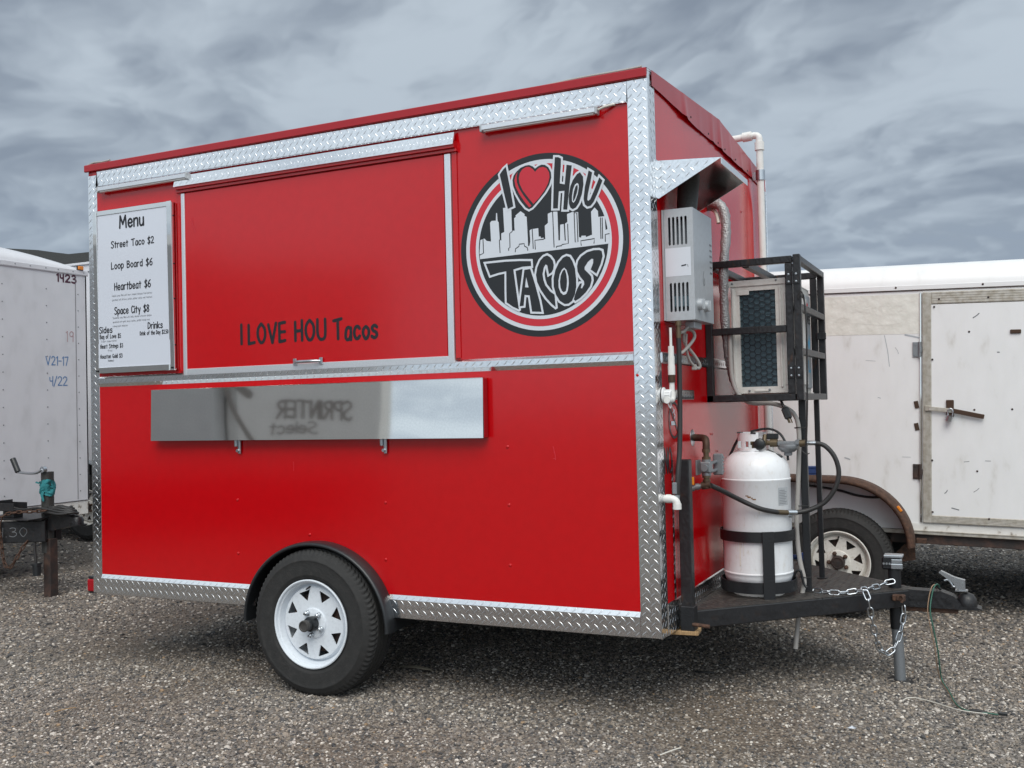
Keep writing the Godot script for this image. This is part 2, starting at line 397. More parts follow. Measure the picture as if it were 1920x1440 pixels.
# ---------------------------------------------------------------- strokes: a narrow hand-lettered face drawn with round pen strokes
const PEN := {
	"A": "0,0 1.8,10 3.6,0|.7,3.4 2.9,3.5", "B": "0,0 0,10|~0,9.8 2.2,9.6 2.9,8 2.2,6 .1,5.3|~.1,5.3 2.6,4.8 3.3,2.8 2.5,.7 0,.1", "C": "~3.4,8.4 2.2,9.9 .8,8.8 .1,5 .8,1 2.1,0 3.5,1.6",
	"D": "0,0 .1,10|~.1,10 2.4,8.8 3.4,5.4 2.6,1.8 0,.1", "E": "~2.9,10 1.4,9.9|1.6,9.9 0,9.5|0,9.6 0,.2|0,0 2.9,.6|0,5 2.8,5.2", "F": "0,0 0,10|0,9.9 3,10|0,5.2 2.4,5.2",
	"G": "~3.3,8.6 2,9.9 .7,8.6 .1,5 .9,1 2.2,0 3.4,1.4 3.4,4|3.5,4.2 2.1,4.1", "H": "0,0 0,9.4|3.2,0 3.2,10|0,4.8 3.2,5", "I": "0,0 0,10", "L": "0,10 0,.3|0,.1 3,.7", "M": "0,0 .4,10|.4,10 2.4,3|2.4,3 4.4,10|4.4,10 5,0",
	"N": "0,0 0,10|0,10 3.2,0|3.2,0 3.2,10", "O": "~2,10 .4,7.6 .1,4 1,.9 2,0 3.2,1 4,4 3.6,7.6 2,10", "S": "~3.4,9 2.2,10 .6,9.2 .2,7.4 1.6,5.6 3,4 3.4,2 2.2,.2 .9,0 0,1.2", "T": "-.2,9.4 4.2,10.2|2.1,9.8 2.2,0",
	"U": "~0,10 0,3 1,.3 2.2,0 3.2,.8 3.6,3 3.6,10", "V": "0,9.6 2,0|2,0 4,10.2", "a": "~3,5.5 2,6.7 .8,6 .2,3.5 .3,1 1.2,0 2.3,.8 3,3|3,6.3 3,0", "b": "0,10 0,0|~0,4.6 1.3,6.5 2.7,5.4 2.9,2.6 1.8,.2 .1,1.2",
	"c": "~3,5.4 2,6.6 .8,6 .1,3.5 .6,.8 1.8,0 3,1.4", "d": "~2.8,5 1.8,6.5 .5,5.6 .1,2.8 .9,.3 2.2,.8 2.8,2.6|2.9,10 2.9,0", "e": "~.2,3.2 2.9,3.6 2.6,5.8 1.5,6.6 .4,5.4 .1,3 .7,.7 1.8,0 3,1.2", "f": "~2.8,9.2 1.8,9.9 1,8.6 1,0|0,6 2.4,6.2",
	"g": "~2.7,5.2 1.7,6.5 .4,5.4 .3,2.8 1.2,1.2 2.6,2.2|~2.8,6.5 2.9,0 2.2,-2.6 .5,-2.4", "h": "0,10 0,0|~0,4.4 1,6.3 2.2,6.3 2.8,5 2.8,0", "i": "0,6.5 0,0|0,9 0,9.4", "k": "0,10 0,0|2.7,6.4 .1,3.2|.1,3.2 2.9,0", "l": "0,10 0,0",
	"m": "0,6.5 0,0|~0,4.6 .9,6.3 1.8,5.8 2,0|~2,4.6 2.9,6.3 3.9,5.6 4,0", "n": "0,6.5 0,0|~0,4.6 .8,6.2 1.9,6.6 2.7,5.6 2.8,0", "o": "~1.6,6.6 .4,5.2 .1,2.8 1.5,0 3,2.2 3,5 1.6,6.6", "p": "0,6.5 .1,-3|~0,5 1.2,6.6 2.7,5.6 2.9,2.4 1.6,.2 .1,1.4",
	"P": "0,0 0,10|~0,9.8 2.4,9.4 3,7.6 2,5.4 0,5", "R": "0,0 0,10|~0,9.8 2.4,9.4 3,7.6 2,5.4 0,5|1.2,5.2 3.4,0", "r": "0,6.5 0,0|~0,4.2 .8,5.9 2.2,6.5", "s": "~2.7,5.6 1.6,6.6 .3,5.6 .6,4 2.3,2.8 2.6,1.2 1.4,0 0,.9", "t": "1.2,9 1.2,0|0,6.3 2.5,6.5", "u": "~0,6.5 .1,1.8 1,0 2.1,.4 2.8,2.2|2.8,6.5 2.9,0", "v": "0,6.5 1.5,0|1.5,0 3,6.6", "w": "0,6.5 1,0|1,0 2,5|2,5 3,0|3,0 4,6.6",
	"y": "0,6.5 1.6,1|3.2,6.5 1.2,-3", "z": "0,6.4 2.8,6.4|2.8,6.4 0,0|0,0 2.8,.2", "$": "~3.2,8.4 2.2,9.4 .6,8.6 .3,7 1.6,5.4 2.8,4 3.2,2.2 2.2,.7 .9,.5 0,1.5|1.9,11 1.6,-1.2", "0": "~1.6,10 .3,7.6 .1,4 1.6,0 3.1,4 3,7.6 1.6,10",
	"1": "0,8.4 1,10|1,10 1,0", "2": "~.2,8 1,9.7 2.3,9.8 3.2,8.4 2.8,5.8 .2,.3|.2,.3 3.6,.5", "3": "~.2,9 1.4,10 2.8,8.8 2.4,6.4 1.2,5.4|~1.2,5.4 2.8,4.8 3.2,2.4 1.9,.1 0,1", "4": "~0,9 .1,6 .8,4.8 2.4,5.2|2.5,10 2.4,0", "5": "3,9.8 .5,9.8|.5,9.8 .3,5.8|~.3,5.6 2,6 3.1,4.2 2.8,1.4 1.4,0 0,.9",
	"6": "~3,9.9 1.2,7.6 .2,4.4 .4,1.4 1.7,0 3.1,1.4 3.2,3.8 1.9,5.2 .5,3.8", "7": "0,9.6 3.2,10|3.2,10 1.3,0", "8": "~1.7,10 .4,8.6 .8,6.6 2.6,4.4 3.2,2 1.8,0 .2,1.8 .8,4.2 2.8,6.6 3,8.8 1.7,10", "9": "~3,8.4 1.8,10 .4,8.4 .5,6 1.8,5 3,6.6|3.1,9 2.8,0",
	".": "0,0 0,.3", ",": ".2,.3 -.2,-1.2", "/": "0,-1 2.6,10.5", "-": "0,5 2.4,5", "(": "~1,10.5 0,6 0,3 1,-1.5", ")": "~0,10.5 1,6 1,3 0,-1.5", "^": "~2,8 1.4,9.6 .4,9.2 .1,7 2,3.2 3.9,7 3.6,9.2 2.6,9.6 2,8"}
static func smooth2(p: Array, k := 5, closed := false) -> Array:
	var out := []
	var m := p.size()
	for i in (m if closed else m - 1):
		var a: Vector2 = p[(i + m - 1) % m] if closed else p[max(i - 1, 0)]
		var b: Vector2 = p[i]
		var c: Vector2 = p[(i + 1) % m]
		var d: Vector2 = p[(i + 2) % m] if closed else p[min(i + 2, m - 1)]
		for j in k: out.append(b.cubic_interpolate(c, a, d, float(j) / k))
	if not closed: out.append(p[m - 1])
	return out
static func smooth3(p: Array, k := 6) -> Array:
	var out := []
	var m := p.size()
	for i in m - 1:
		for j in k: out.append(p[i].cubic_interpolate(p[i + 1], p[max(i - 1, 0)], p[min(i + 2, m - 1)], float(j) / k))
	out.append(p[m - 1])
	return out
func stroke(g: Geo, p: Array, w: float, z: float) -> void:
	var m := p.size()
	if m < 2: return
	var h := w * 0.5
	var L := []
	var R := []
	for k in m:
		var d: Vector2 = (p[min(k + 1, m - 1)] - p[max(k - 1, 0)]).normalized()
		var s := Vector2(-d.y, d.x)
		var zz := z + 0.0001 * k / m
		L.append(Vector3(p[k].x + s.x * h, p[k].y + s.y * h, zz)); R.append(Vector3(p[k].x - s.x * h, p[k].y - s.y * h, zz))
	for k in m - 1: g.quad(L[k], L[k + 1], R[k + 1], R[k], Vector3(0, 0, 1))
	for e in [0, m - 1]:
		var d: Vector2 = ((p[0] - p[1]) if e == 0 else (p[m - 1] - p[m - 2])).normalized()
		var s := Vector2(-d.y, d.x)
		var zz: float = L[e].z
		var prev := Vector2(p[e]) + s * h
		for j in range(1, 6):
			var an := PI * j / 5.0
			var q: Vector2 = p[e] + s * cos(an) * h + d * sin(an) * h
			g.ftri(Vector3(p[e].x, p[e].y, zz), Vector3(prev.x, prev.y, zz), Vector3(q.x, q.y, zz), Vector3(0, 0, 1))
			prev = q
func text_width(txt: String, gap: float) -> float:
	var x := 0.0
	for ch in txt: x += glyph_w(ch) + gap
	return x - gap
func glyph_w(ch: String) -> float:
	if not PEN.has(ch): return 2.2
	var hi := 0.0
	for s in PEN[ch].split("|"):
		for q in s.trim_prefix("~").split(" "): hi = max(hi, q.get_slice(",", 0).to_float())
	return hi
# letters on g's local plane: left end at x, baseline y; hgt = cap height, wid = width of the whole line
func write(g: Geo, txt: String, x: float, y: float, hgt: float, wid: float, pen: float, z := 0.0005, gap := 1.5, jit := 0.0) -> void:
	var sx: float = wid / max(text_width(txt, gap), 0.5)
	var sy := hgt / 10.0
	var at := x
	var n := 0
	for ch in txt:
		if PEN.has(ch):
			var dy := sin(n * 2.3 + txt.length()) * jit
			for s in PEN[ch].split("|"):
				var pts := []
				for q in s.trim_prefix("~").split(" "): pts.append(Vector2(at + q.get_slice(",", 0).to_float() * sx, y + dy + q.get_slice(",", 1).to_float() * sy))
				stroke(g, smooth2(pts, 5) if s.begins_with("~") else pts, pen, z + 0.00012 * (n % 3))
				n += 1
		at += (glyph_w(ch) + gap) * sx
static func poly_of(s: String) -> PackedVector2Array:
	var q := s.split(" ")
	var out := PackedVector2Array()
	for k in range(0, q.size(), 2): out.append(Vector2(q[k].to_float(), q[k + 1].to_float()) * 0.001)
	return out
static func round_poly(r: float, seg := 96, o := Vector2.ZERO) -> PackedVector2Array:
	var out := PackedVector2Array()
	for k in seg: out.append(o + Vector2(cos(TAU * k / seg), sin(TAU * k / seg)) * r)
	return out
static func rect(x0: float, y0: float, x1: float, y1: float) -> PackedVector2Array:
	return PackedVector2Array([Vector2(x0, y0), Vector2(x1, y0), Vector2(x1, y1), Vector2(x0, y1)])
static func slot(x: float, y0: float, y1: float, r: float) -> PackedVector2Array:
	var out := PackedVector2Array()
	for k in 7: out.append(Vector2(x + cos(PI * k / 6) * r, y1 - r + sin(PI * k / 6) * r))
	for k in 7: out.append(Vector2(x - cos(PI * k / 6) * r, y0 + r - sin(PI * k / 6) * r))
	return out
# frames: local x, y, z (out) to world
static func side_at(x := 0.0, y := 0.0, z := 0.0) -> Transform3D: return Transform3D(Basis(), Vector3(x, y, z))
static func front_at(x: float, y: float, z: float) -> Transform3D: return Transform3D(Basis(Vector3(0, 0, -1), Vector3(0, 1, 0), Vector3(1, 0, 0)), Vector3(x, y, z))

# ---------------------------------------------------------------- sky, light, camera
const SUN_TO := Vector3(0.25, 0.76, 0.58)
func make_sky_image(w: int, h: int) -> Image:
	var a := FastNoiseLite.new(); a.frequency = 1.0; a.fractal_octaves = 5; a.seed = 11; a.fractal_gain = 0.5
	var b := FastNoiseLite.new(); b.frequency = 1.0; b.fractal_octaves = 4; b.seed = 23
	var data := PackedFloat32Array()
	data.resize(w * h * 3)
	var sun := SUN_TO.normalized()
	var k := 1.0
	for y in h:
		var el := PI * 0.5 - PI * (y + 0.5) / h
		var ce := cos(el)
		var se := sin(el)
		if el < -0.01:
			for o in range(y * w * 3, (y + 1) * w * 3, 3):
				data[o] = 0.16; data[o + 1] = 0.15; data[o + 2] = 0.14
			continue
		se = max(se, 0.0)
		k = 1.0 / (se + 0.16)
		var low: float = exp(-se * 5.0) * 0.62      # thinner, paler cloud towards the horizon
		for x in w:
			var az := TAU * (x + 0.5) / w
			var dx := sin(az) * ce   # the panorama's left edge looks along -z
			var dz := -cos(az) * ce
			var o := (y * w + x) * 3
			var px := (dx * 0.93 + dz * 0.37) * k
			var pz := (dz * 0.93 - dx * 0.37) * k
			var wv := b.get_noise_2d(px * 0.45 + 9.0, pz * 0.45)
			var big := a.get_noise_2d(px * 0.50 + wv * 0.7, pz * 0.80 + wv * 0.4 + 3.0)
			var rip := b.get_noise_2d(px * 2.3 - wv * 2.0, pz * 4.2 + wv + big)
			var fin := a.get_noise_2d(px * 6.5 + rip, pz * 7.5 - rip + 7.0)
			var t: float = clamp(0.55 + big * 0.75 + rip * 0.46 + fin * 0.16, 0.0, 1.0)
			t = t * t * (3.0 - 2.0 * t)
			var r: float = lerp(lerp(0.094, 0.222, t), 0.195, low)
			var g: float = lerp(lerp(0.116, 0.260, t), 0.247, low)
			var bl: float = lerp(lerp(0.153, 0.306, t), 0.314, low)
			var cs := dx * sun.x + se * sun.y + dz * sun.z
			var glow := 3.4 * exp((cs - 1.0) * 1.55)
			data[o] = r * (1.0 + glow * 1.03); data[o + 1] = g * (1.0 + glow * 0.95); data[o + 2] = bl * (1.0 + glow * 0.82)
	return Image.create_from_data(w, h, false, Image.FORMAT_RGBF, data.to_byte_array())

func _ready() -> void:
	var cam := Camera3D.new()
	cam.name = "camera"
	cam.transform = Transform3D(Basis(Vector3(0.90071522, -0.02350381, -0.43377375), Vector3(0.03120347, 0.99945644, 0.01063783), Vector3(0.43328794, -0.0231169, 0.90095903)), Vector3(1.29573, 1.35127, 4.09474))
	cam.fov = 42.024; cam.near = 0.05; cam.far = 1500.0
	add_child(cam)
	var env := Environment.new()
	env.background_mode = Environment.BG_SKY
	var pan := PanoramaSkyMaterial.new()
	pan.panorama = ImageTexture.create_from_image(make_sky_image(4096, 2048))
	var sky := Sky.new()
	sky.sky_material = pan
	env.sky = sky
	env.ambient_light_source = Environment.AMBIENT_SOURCE_SKY
	env.tonemap_mode = Environment.TONE_MAPPER_LINEAR
	env.tonemap_exposure = 1.55
	env.sdfgi_enabled = true; env.ssao_enabled = true; env.ssil_enabled = true
	var we := WorldEnvironment.new()
	we.name = "world_environment"
	we.environment = env
	add_child(we)
	var sun := DirectionalLight3D.new()
	sun.name = "sun"
	sun.look_at_from_position(SUN_TO * 10.0, Vector3.ZERO, Vector3.UP)
	sun.light_color = Color(1.0, 0.98, 0.945)
	sun.light_energy = 0.42
	sun.light_angular_distance = 40.0
	sun.shadow_enabled = true
	add_child(sun)
	make_materials()
	build_ground()
	build_food_trailer()
	build_logo()
	build_front_gear()
	build_tongue()
	build_cage()
	build_hung_things()
	build_tank()
	build_right_trailer()
	build_left_trailer()
	build_back_trailer()
	build_campers()
	build_litter()

# ---------------------------------------------------------------- ground
func ground_y(x: float, z: float) -> float:
	var y := 0.010 * sin(x * 0.9 + 1.3) * sin(z * 0.7 + 0.4)
	y -= 0.006 * exp(-(pow(x - 0.9, 2) + pow(z + 1.2, 2)) / 0.9)
	return y - 0.040
var dirt_noise := FastNoiseLite.new()
func dirt_at(x: float, z: float) -> float:
	var d := dirt_noise.get_noise_2d(x, z) * 0.9 + 0.10
	for s in [[-3.6, -1.0, 1.3, 0.7], [-2.6, 0.3, 0.8, 0.5], [-0.2, 0.0, 0.9, 0.6], [0.3, -0.35, 0.8, 0.5], [-1.1, 0.9, 0.45, 0.35], [0.9, 0.6, 0.5, 0.35], [1.6, -1.6, 0.8, 0.5]]:
		d += s[3] * exp(-(pow(x - s[0], 2) * 0.5 + pow(z - s[1], 2)) / (s[2] * s[2] * 0.35))
	return clamp(d, 0.0, 1.0)
func build_ground() -> void:
	dirt_noise.frequency = 0.55; dirt_noise.fractal_octaves = 4; dirt_noise.seed = 77
	var ls := []
	for k in range(-60, 61): ls.append(k * 0.15)
	for e in [10.0, 12.0, 15.0, 20.0, 28.0, 45.0, 80.0, 160.0, 400.0]:
		ls.append(e); ls.push_front(-e)
	var xs := []
	for l in ls: xs.append(l - 1.5)
	var zs := []
	for l in ls: zs.append(l - 2.5)
	var vs := PackedVector3Array()
	var ns := PackedVector3Array()
	var cs := PackedColorArray()
	var ix := PackedInt32Array()
	var gn := Color(0.160, 0.148, 0.135)
	var dn := Color(0.140, 0.113, 0.090)
	for z in zs:
		for x in xs:
			vs.append(Vector3(x, ground_y(x, z), z)); ns.append(Vector3.UP)
			cs.append(gn.lerp(dn, dirt_at(x, z)) / 0.6)
	var w := xs.size()
	for j in zs.size() - 1:
		for i in w - 1:
			var a := j * w + i
			ix.append_array([a, a + 1, a + w + 1, a, a + w + 1, a + w])
	var arr := []
	arr.resize(Mesh.ARRAY_MAX)
	arr[Mesh.ARRAY_VERTEX] = vs; arr[Mesh.ARRAY_NORMAL] = ns; arr[Mesh.ARRAY_COLOR] = cs; arr[Mesh.ARRAY_INDEX] = ix
	var mesh := ArrayMesh.new()
	mesh.add_surface_from_arrays(Mesh.PRIMITIVE_TRIANGLES, arr)
	var cell := FastNoiseLite.new()
	cell.noise_type = FastNoiseLite.TYPE_CELLULAR; cell.frequency = 0.11; cell.cellular_return_type = FastNoiseLite.RETURN_CELL_VALUE; cell.fractal_type = FastNoiseLite.FRACTAL_NONE; cell.seed = 3; cell.cellular_jitter = 1.0
	var g := Gradient.new()
	g.offsets = PackedFloat32Array([0.0, 0.25, 0.55, 0.85, 1.0])
	g.colors = PackedColorArray([lin(0.22, 0.21, 0.20), lin(0.42, 0.40, 0.38), lin(0.62, 0.59, 0.55), lin(0.85, 0.82, 0.78), lin(1, 1, 0.98)])
	var ct := NoiseTexture2D.new()
	ct.width = 1024; ct.height = 1024; ct.seamless = true; ct.noise = cell; ct.color_ramp = g
	var dist := FastNoiseLite.new()
	dist.noise_type = FastNoiseLite.TYPE_CELLULAR; dist.frequency = 0.11; dist.cellular_return_type = FastNoiseLite.RETURN_DISTANCE; dist.fractal_type = FastNoiseLite.FRACTAL_NONE; dist.seed = 3; dist.cellular_jitter = 1.0
	var nt := NoiseTexture2D.new()
	nt.width = 1024; nt.height = 1024; nt.seamless = true; nt.noise = dist; nt.as_normal_map = true; nt.bump_strength = 7.0
	var m := mat("gravel_ground", gy(1.0), 0.95, 0.0, ct, Vector3(0.9, 0.9, 0.9), nt, 0.8)
	m.vertex_color_use_as_albedo = true
	var o := MeshInstance3D.new()
	o.name = "ground"; o.mesh = mesh; o.material_override = m
	o.set_meta("label", "grey brown gravel lot with patches of bare packed dirt"); o.set_meta("category", "ground"); o.set_meta("kind", "structure")
	add_child(o)
	# loose stones lying on it
	var rng := RandomNumberGenerator.new()
	rng.seed = 4242
	var eye := Vector2(1.2957, 4.0947)
	var ahead := Vector2(-0.4333, -0.901).angle()
	var sizes := [0.0056, 0.0076, 0.0115]
	var bufs := [PackedFloat32Array(), PackedFloat32Array(), PackedFloat32Array()]
	var lots := [[2.6, 6.2, 200000, 0.95], [6.2, 10.0, 120000, 1.3], [10.0, 20.0, 80000, 2.0]]
	for lot in lots:
		for k in lot[2]:
			var rr: float = sqrt(lerp(lot[0] * lot[0], lot[1] * lot[1], rng.randf()))
			var an := ahead + rng.randf_range(-0.68, 0.68)
			var x := eye.x + cos(an) * rr
			var z := eye.y + sin(an) * rr
			var pick := rng.randf()
			var which := 0 if pick < 0.62 else (1 if pick < 0.965 else 2)
			var d := dirt_at(x, z)
			if rng.randf() < d * (0.55 if which == 0 else 0.93): continue
			var r: float = sizes[which] * rng.randf_range(0.6, 1.35) * lot[3]
			var b := Basis(Vector3.UP, rng.randf() * TAU) * Basis(Vector3(1, 0, 0), rng.randf_range(-0.5, 0.5))
			b = b.scaled_local(Vector3(r * rng.randf_range(0.8, 1.35), r * rng.randf_range(0.45, 0.85), r * rng.randf_range(0.7, 1.1)))
			var y := ground_y(x, z) + r * rng.randf_range(-0.05, 0.35)
			var v := rng.randf()
			var c: Color
			if v < 0.40: c = Color(0.145, 0.132, 0.122) * rng.randf_range(0.6, 1.45)
			elif v < 0.69: c = Color(0.215, 0.185, 0.155) * rng.randf_range(0.7, 1.3)
			elif v < 0.865: c = Color(0.05, 0.05, 0.052) * rng.randf_range(0.7, 1.6)
			elif v < 0.992: c = Color(0.39, 0.365, 0.335) * rng.randf_range(0.7, 1.5) * (0.75 if which == 2 else 1.0)
			else: c = Color(0.27, 0.19, 0.12) * rng.randf_range(0.8, 1.2)
			c *= Color(1.16, 1.13, 1.09)
			bufs[which].append_array([b.x.x, b.y.x, b.z.x, x, b.x.y, b.y.y, b.z.y, y, b.x.z, b.y.z, b.z.z, z, c.r, c.g, c.b, 1.0])
	var sm := mat("stone", gy(1.0), 0.85)
	sm.vertex_color_use_as_albedo = true
	for w2 in 3:
		var mm := MultiMesh.new()
		mm.transform_format = MultiMesh.TRANSFORM_3D
		mm.use_colors = true
		mm.mesh = stone_mesh(w2)
		mm.instance_count = bufs[w2].size() / 16
		mm.buffer = bufs[w2]
		var mi := MultiMeshInstance3D.new()
		mi.name = ["fine_gravel", "loose_gravel", "coarse_gravel"][w2]
		mi.multimesh = mm
		mi.material_override = sm
		mi.set_meta("label", ["fine grey and tan gravel grains strewn over the whole lot", "loose pea sized gravel scattered across the lot", "scattered larger pale and dark pebbles among the gravel"][w2])
		mi.set_meta("category", "gravel"); mi.set_meta("kind", "stuff")
		add_child(mi)
func stone_mesh(sd: int) -> ArrayMesh:
	var rng := RandomNumberGenerator.new()
	rng.seed = 90 + sd
	var t := (1.0 + sqrt(5.0)) / 2.0
	var p := [Vector3(-1, t, 0), Vector3(1, t, 0), Vector3(-1, -t, 0), Vector3(1, -t, 0), Vector3(0, -1, t), Vector3(0, 1, t), Vector3(0, -1, -t), Vector3(0, 1, -t), Vector3(t, 0, -1), Vector3(t, 0, 1), Vector3(-t, 0, -1), Vector3(-t, 0, 1)]
	for k in 12: p[k] = p[k].normalized() * rng.randf_range(0.78, 1.18)
	var g := Geo.new()
	for f in [[0, 11, 5], [0, 5, 1], [0, 1, 7], [0, 7, 10], [0, 10, 11], [1, 5, 9], [5, 11, 4], [11, 10, 2], [10, 7, 6], [7, 1, 8], [3, 9, 4], [3, 4, 2], [3, 2, 6], [3, 6, 8], [3, 8, 9], [4, 9, 5], [2, 4, 11], [6, 2, 10], [8, 6, 7], [9, 8, 1]]:
		g.ftri(p[f[0]], p[f[1]], p[f[2]], p[f[0]] + p[f[1]] + p[f[2]])
	return g.mesh(Vector3.ZERO)

# ---------------------------------------------------------------- the red food trailer
var food: Node3D
const FOOD_AT := Vector3(-1.65, 0, -1.2375)
const L := 3.333
const W := 2.475
const YB := 0.357
const YT := 2.788
# a strip of tread plate with facets: prof = [along y, out z], laid from x0 to x1 in frame fr
func tread_strip(g: Geo, fr: Transform3D, x0: float, x1: float, prof: Array) -> void:
	var keep := g.t
	g.t = keep * fr
	for k in prof.size() - 1:
		var a: Vector2 = prof[k]
		var b: Vector2 = prof[k + 1]
		var d := (b - a)
		var o := Vector3(0, d.y, -d.x)
		if o.z < 0.0 or (absf(o.z) < 1e-6): o = -o if o.z < 0.0 else Vector3(0, 1 if a.x > 1.0 else -1, 0)
		g.quad(Vector3(x0, a.x, a.y), Vector3(x1, a.x, a.y), Vector3(x1, b.x, b.y), Vector3(x0, b.x, b.y), o)
		var len_ := d.length()
		if len_ > 0.009:
			var u := Vector3(0, d.x, d.y) / len_
			var org := Vector3(x0, a.x, a.y)
			if d.x < 0.0:
				u = -u; org = Vector3(x0, b.x, b.y)
			g.lugs(Transform3D(Basis(Vector3(1, 0, 0), u, Vector3(1, 0, 0).cross(u)), org), x1 - x0, len_)
	var y0: Vector2 = prof[0]
	var y1: Vector2 = prof[prof.size() - 1]
	for x in [x0, x1]:
		var pl := PackedVector2Array()
		for q in prof: pl.append(Vector2(q.x, q.y))
		for k in range(1, prof.size() - 1): g.ftri(Vector3(x, y0.x, y0.y), Vector3(x, prof[k].x, prof[k].y), Vector3(x, prof[k + 1].x, prof[k + 1].y), Vector3(-1 if x == x0 else 1, 0, 0))
	g.t = keep
func screw(parent: Node, fr: Transform3D, r := 0.006, m := "red_paint") -> void:
	var g := Geo.new()
	g.t = fr
	g.lathe([Vector2(r, 0.0), Vector2(r * 0.9, r * 0.35), Vector2(r * 0.5, r * 0.6), Vector2(0, r * 0.66)], Vector3.ZERO, Basis(Vector3(1, 0, 0), Vector3(0, 0, 1), Vector3(0, -1, 0)), 10)
	part(parent, "screw", g, M[m])

func arch(cx: float, cy: float, a: float, b: float, y_from: float, seg := 28) -> Array:
	var out := []
	var s0 := asin(clamp((y_from - cy) / b, -1.0, 1.0))
	for k in seg + 1:
		var an: float = lerp(PI - s0, s0, float(k) / seg)
		out.append(Vector2(cx + cos(an) * a, cy + sin(an) * b))
	return out

func build_food_trailer() -> void:
	food = thing("food_trailer", "red food trailer with diamond plate trim, round taco logo and white serving hatch frame", "food trailer", FOOD_AT)
	# side walls (near: lower and upper sheets; the lower one is cut out for the wheel)
	var g := Geo.new()
	var low := PackedVector2Array([Vector2(-L, YB)])
	for q in arch(-1.757, 0.298, 0.430, 0.400, YB + 0.001): low.append(q)
	low.append_array([Vector2(0, YB), Vector2(0, 1.545), Vector2(-L, 1.545)])
	g.plate(low, -0.03, 0.0)
	part(food, "lower_side_panel", g, M.red_paint, "plain red lower side panel under the belt strip")
	g = Geo.new()
	g.plate(rect(-L, 1.5455, 0, YT - 0.002), -0.03, 0.0)
	part(food, "upper_side_panel", g, M.red_paint, "red upper side panel round the hatch and logo")
	g = Geo.new()
	g.t = side_at(0, 0, -W)
	g.plate(low, 0.0, 0.03)
	g.plate(rect(-L, 1.5455, 0, YT - 0.002), 0.0, 0.03)
	part(food, "far_side_wall", g, M.red_paint)
	# front wall: gently buckled sheet with a gabled top
	g = Geo.new()
	var rows := []
	for i in 15:
		var f := float(i) / 14.0
		var row := []
		for j in 61:
			var s := float(j) / 60.0 * W
			var top: float = YT + 0.086 * (1.0 - absf(s - W * 0.5) / (W * 0.5))
			var yy: float = lerp(YB, top, f)
			var b: float = 0.016 * exp(-pow((s - 2.00) / 0.045, 2)) * smoothstep(0.3, 0.9, yy) * (1.0 - smoothstep(2.5, 2.72, yy))
			b += 0.0022 * sin(s * 2.1 + 0.6) * sin(yy * 1.7)
			b *= smoothstep(0.0, 0.12, s) * smoothstep(0.0, 0.1, W - s)
			row.append(Vector3(b, yy, -s))
		rows.append(row)
	g.grid(rows)
	part(food, "front_wall", g, M.red_paint)
	g = Geo.new()
	g.t = Transform3D(Basis(Vector3(0, 0, 1), Vector3.UP, Vector3(-1, 0, 0)), Vector3(-L, 0, -W))
	g.plate(PackedVector2Array([Vector2(0, YB), Vector2(W, YB), Vector2(W, YT), Vector2(W * 0.5, YT + 0.086), Vector2(0, YT)]), -0.03, 0.0)
	part(food, "rear_wall", g, M.red_paint)
	g = Geo.new()
	for sd in [0, 1]:
		var z0 := 0.012 if sd == 0 else -W - 0.012
		var a := Vector3(-L - 0.02, YT + 0.002, z0)
		var b := Vector3(0.004, YT + 0.002, z0)
		var c := Vector3(0.004, YT + 0.090, -W * 0.5)
		var d := Vector3(-L - 0.02, YT + 0.090, -W * 0.5)
		g.quad(a, b, c, d, Vector3.UP)
		g.quad(a - Vector3(0, 0.01, 0), b - Vector3(0, 0.01, 0), c - Vector3(0, 0.01, 0), d - Vector3(0, 0.01, 0), Vector3.DOWN)
	part(food, "roof", g, M.red_trim)
	g = Geo.new()
	g.box(Vector3(-L * 0.5 - 0.008, 2.770, 0.010), Vector3(L + 0.022, 0.040, 0.016), 0.004)
	part(food, "roof_edge", g, M.red_trim, "dark red rail along the top of the side")
	g = Geo.new()
	g.tube(smooth3([Vector3(-L - 0.005, 2.792, 0.0), Vector3(-L + 0.05, 2.800, 0.004), Vector3(-L + 0.11, 2.798, 0.002), Vector3(-L + 0.17, 2.801, 0.0)]), 0.006, 6)
	part(food, "roof_sealant", g, M.hose_grey)
	g = Geo.new()
	g.tube(smooth3([Vector3(-0.46, 2.790, 0.002), Vector3(-0.3, 2.796, 0.004), Vector3(-0.12, 2.797, 0.002), Vector3(-0.02, 2.800, 0.0)]), 0.006, 6)
	part(food, "roof_sealant", g, M.hose_grey)
	# flashing bent over the front edge, dented between its rivets
	g = Geo.new()
	rows = []
	var rng := RandomNumberGenerator.new()
	rng.seed = 5
	for i in 7:
		var row2 := []
		var f2 := float(i) / 6.0
		for j in 100:
			var s2: float = lerp(0.045, W - 0.045, j / 99.0)
			var top2: float = YT + 0.086 * (1.0 - absf(s2 - W * 0.5) / (W * 0.5)) + 0.003
			var lo2: float = 2.725 - 0.02 * s2 / W + 0.004 * sin(s2 * 7.0)
			var dent := 0.0
			for q in [0.55, 0.83, 1.08, 1.24, 1.45, 1.72, 2.0]:
				dent += exp(-pow((s2 - q) / 0.028, 2)) * (0.0048 - 0.003 * sin(q * 9.0)) * (1.0 - f2 * 0.75)
			row2.append(Vector3(0.008 + 0.010 * (1.0 - f2) * (0.5 + 0.5 * sin(s2 * 5.0)) * smoothstep(0.3, 0.6, s2) + dent, lerp(lo2, top2, f2), -s2))
		rows.append(row2)
	g.grid(rows)
	var fl := part(food, "front_flashing", g, M.red_trim, "dented red flashing along the top of the front wall")
	for q in [0.62, 0.95, 1.15, 1.30, 1.55, 1.85, 2.15]:
		screw(fl, front_at(0.02, 2.737 - 0.02 * q / W, -q), 0.006, "dark_inside")
	# underside, chassis and axle
	g = Geo.new()
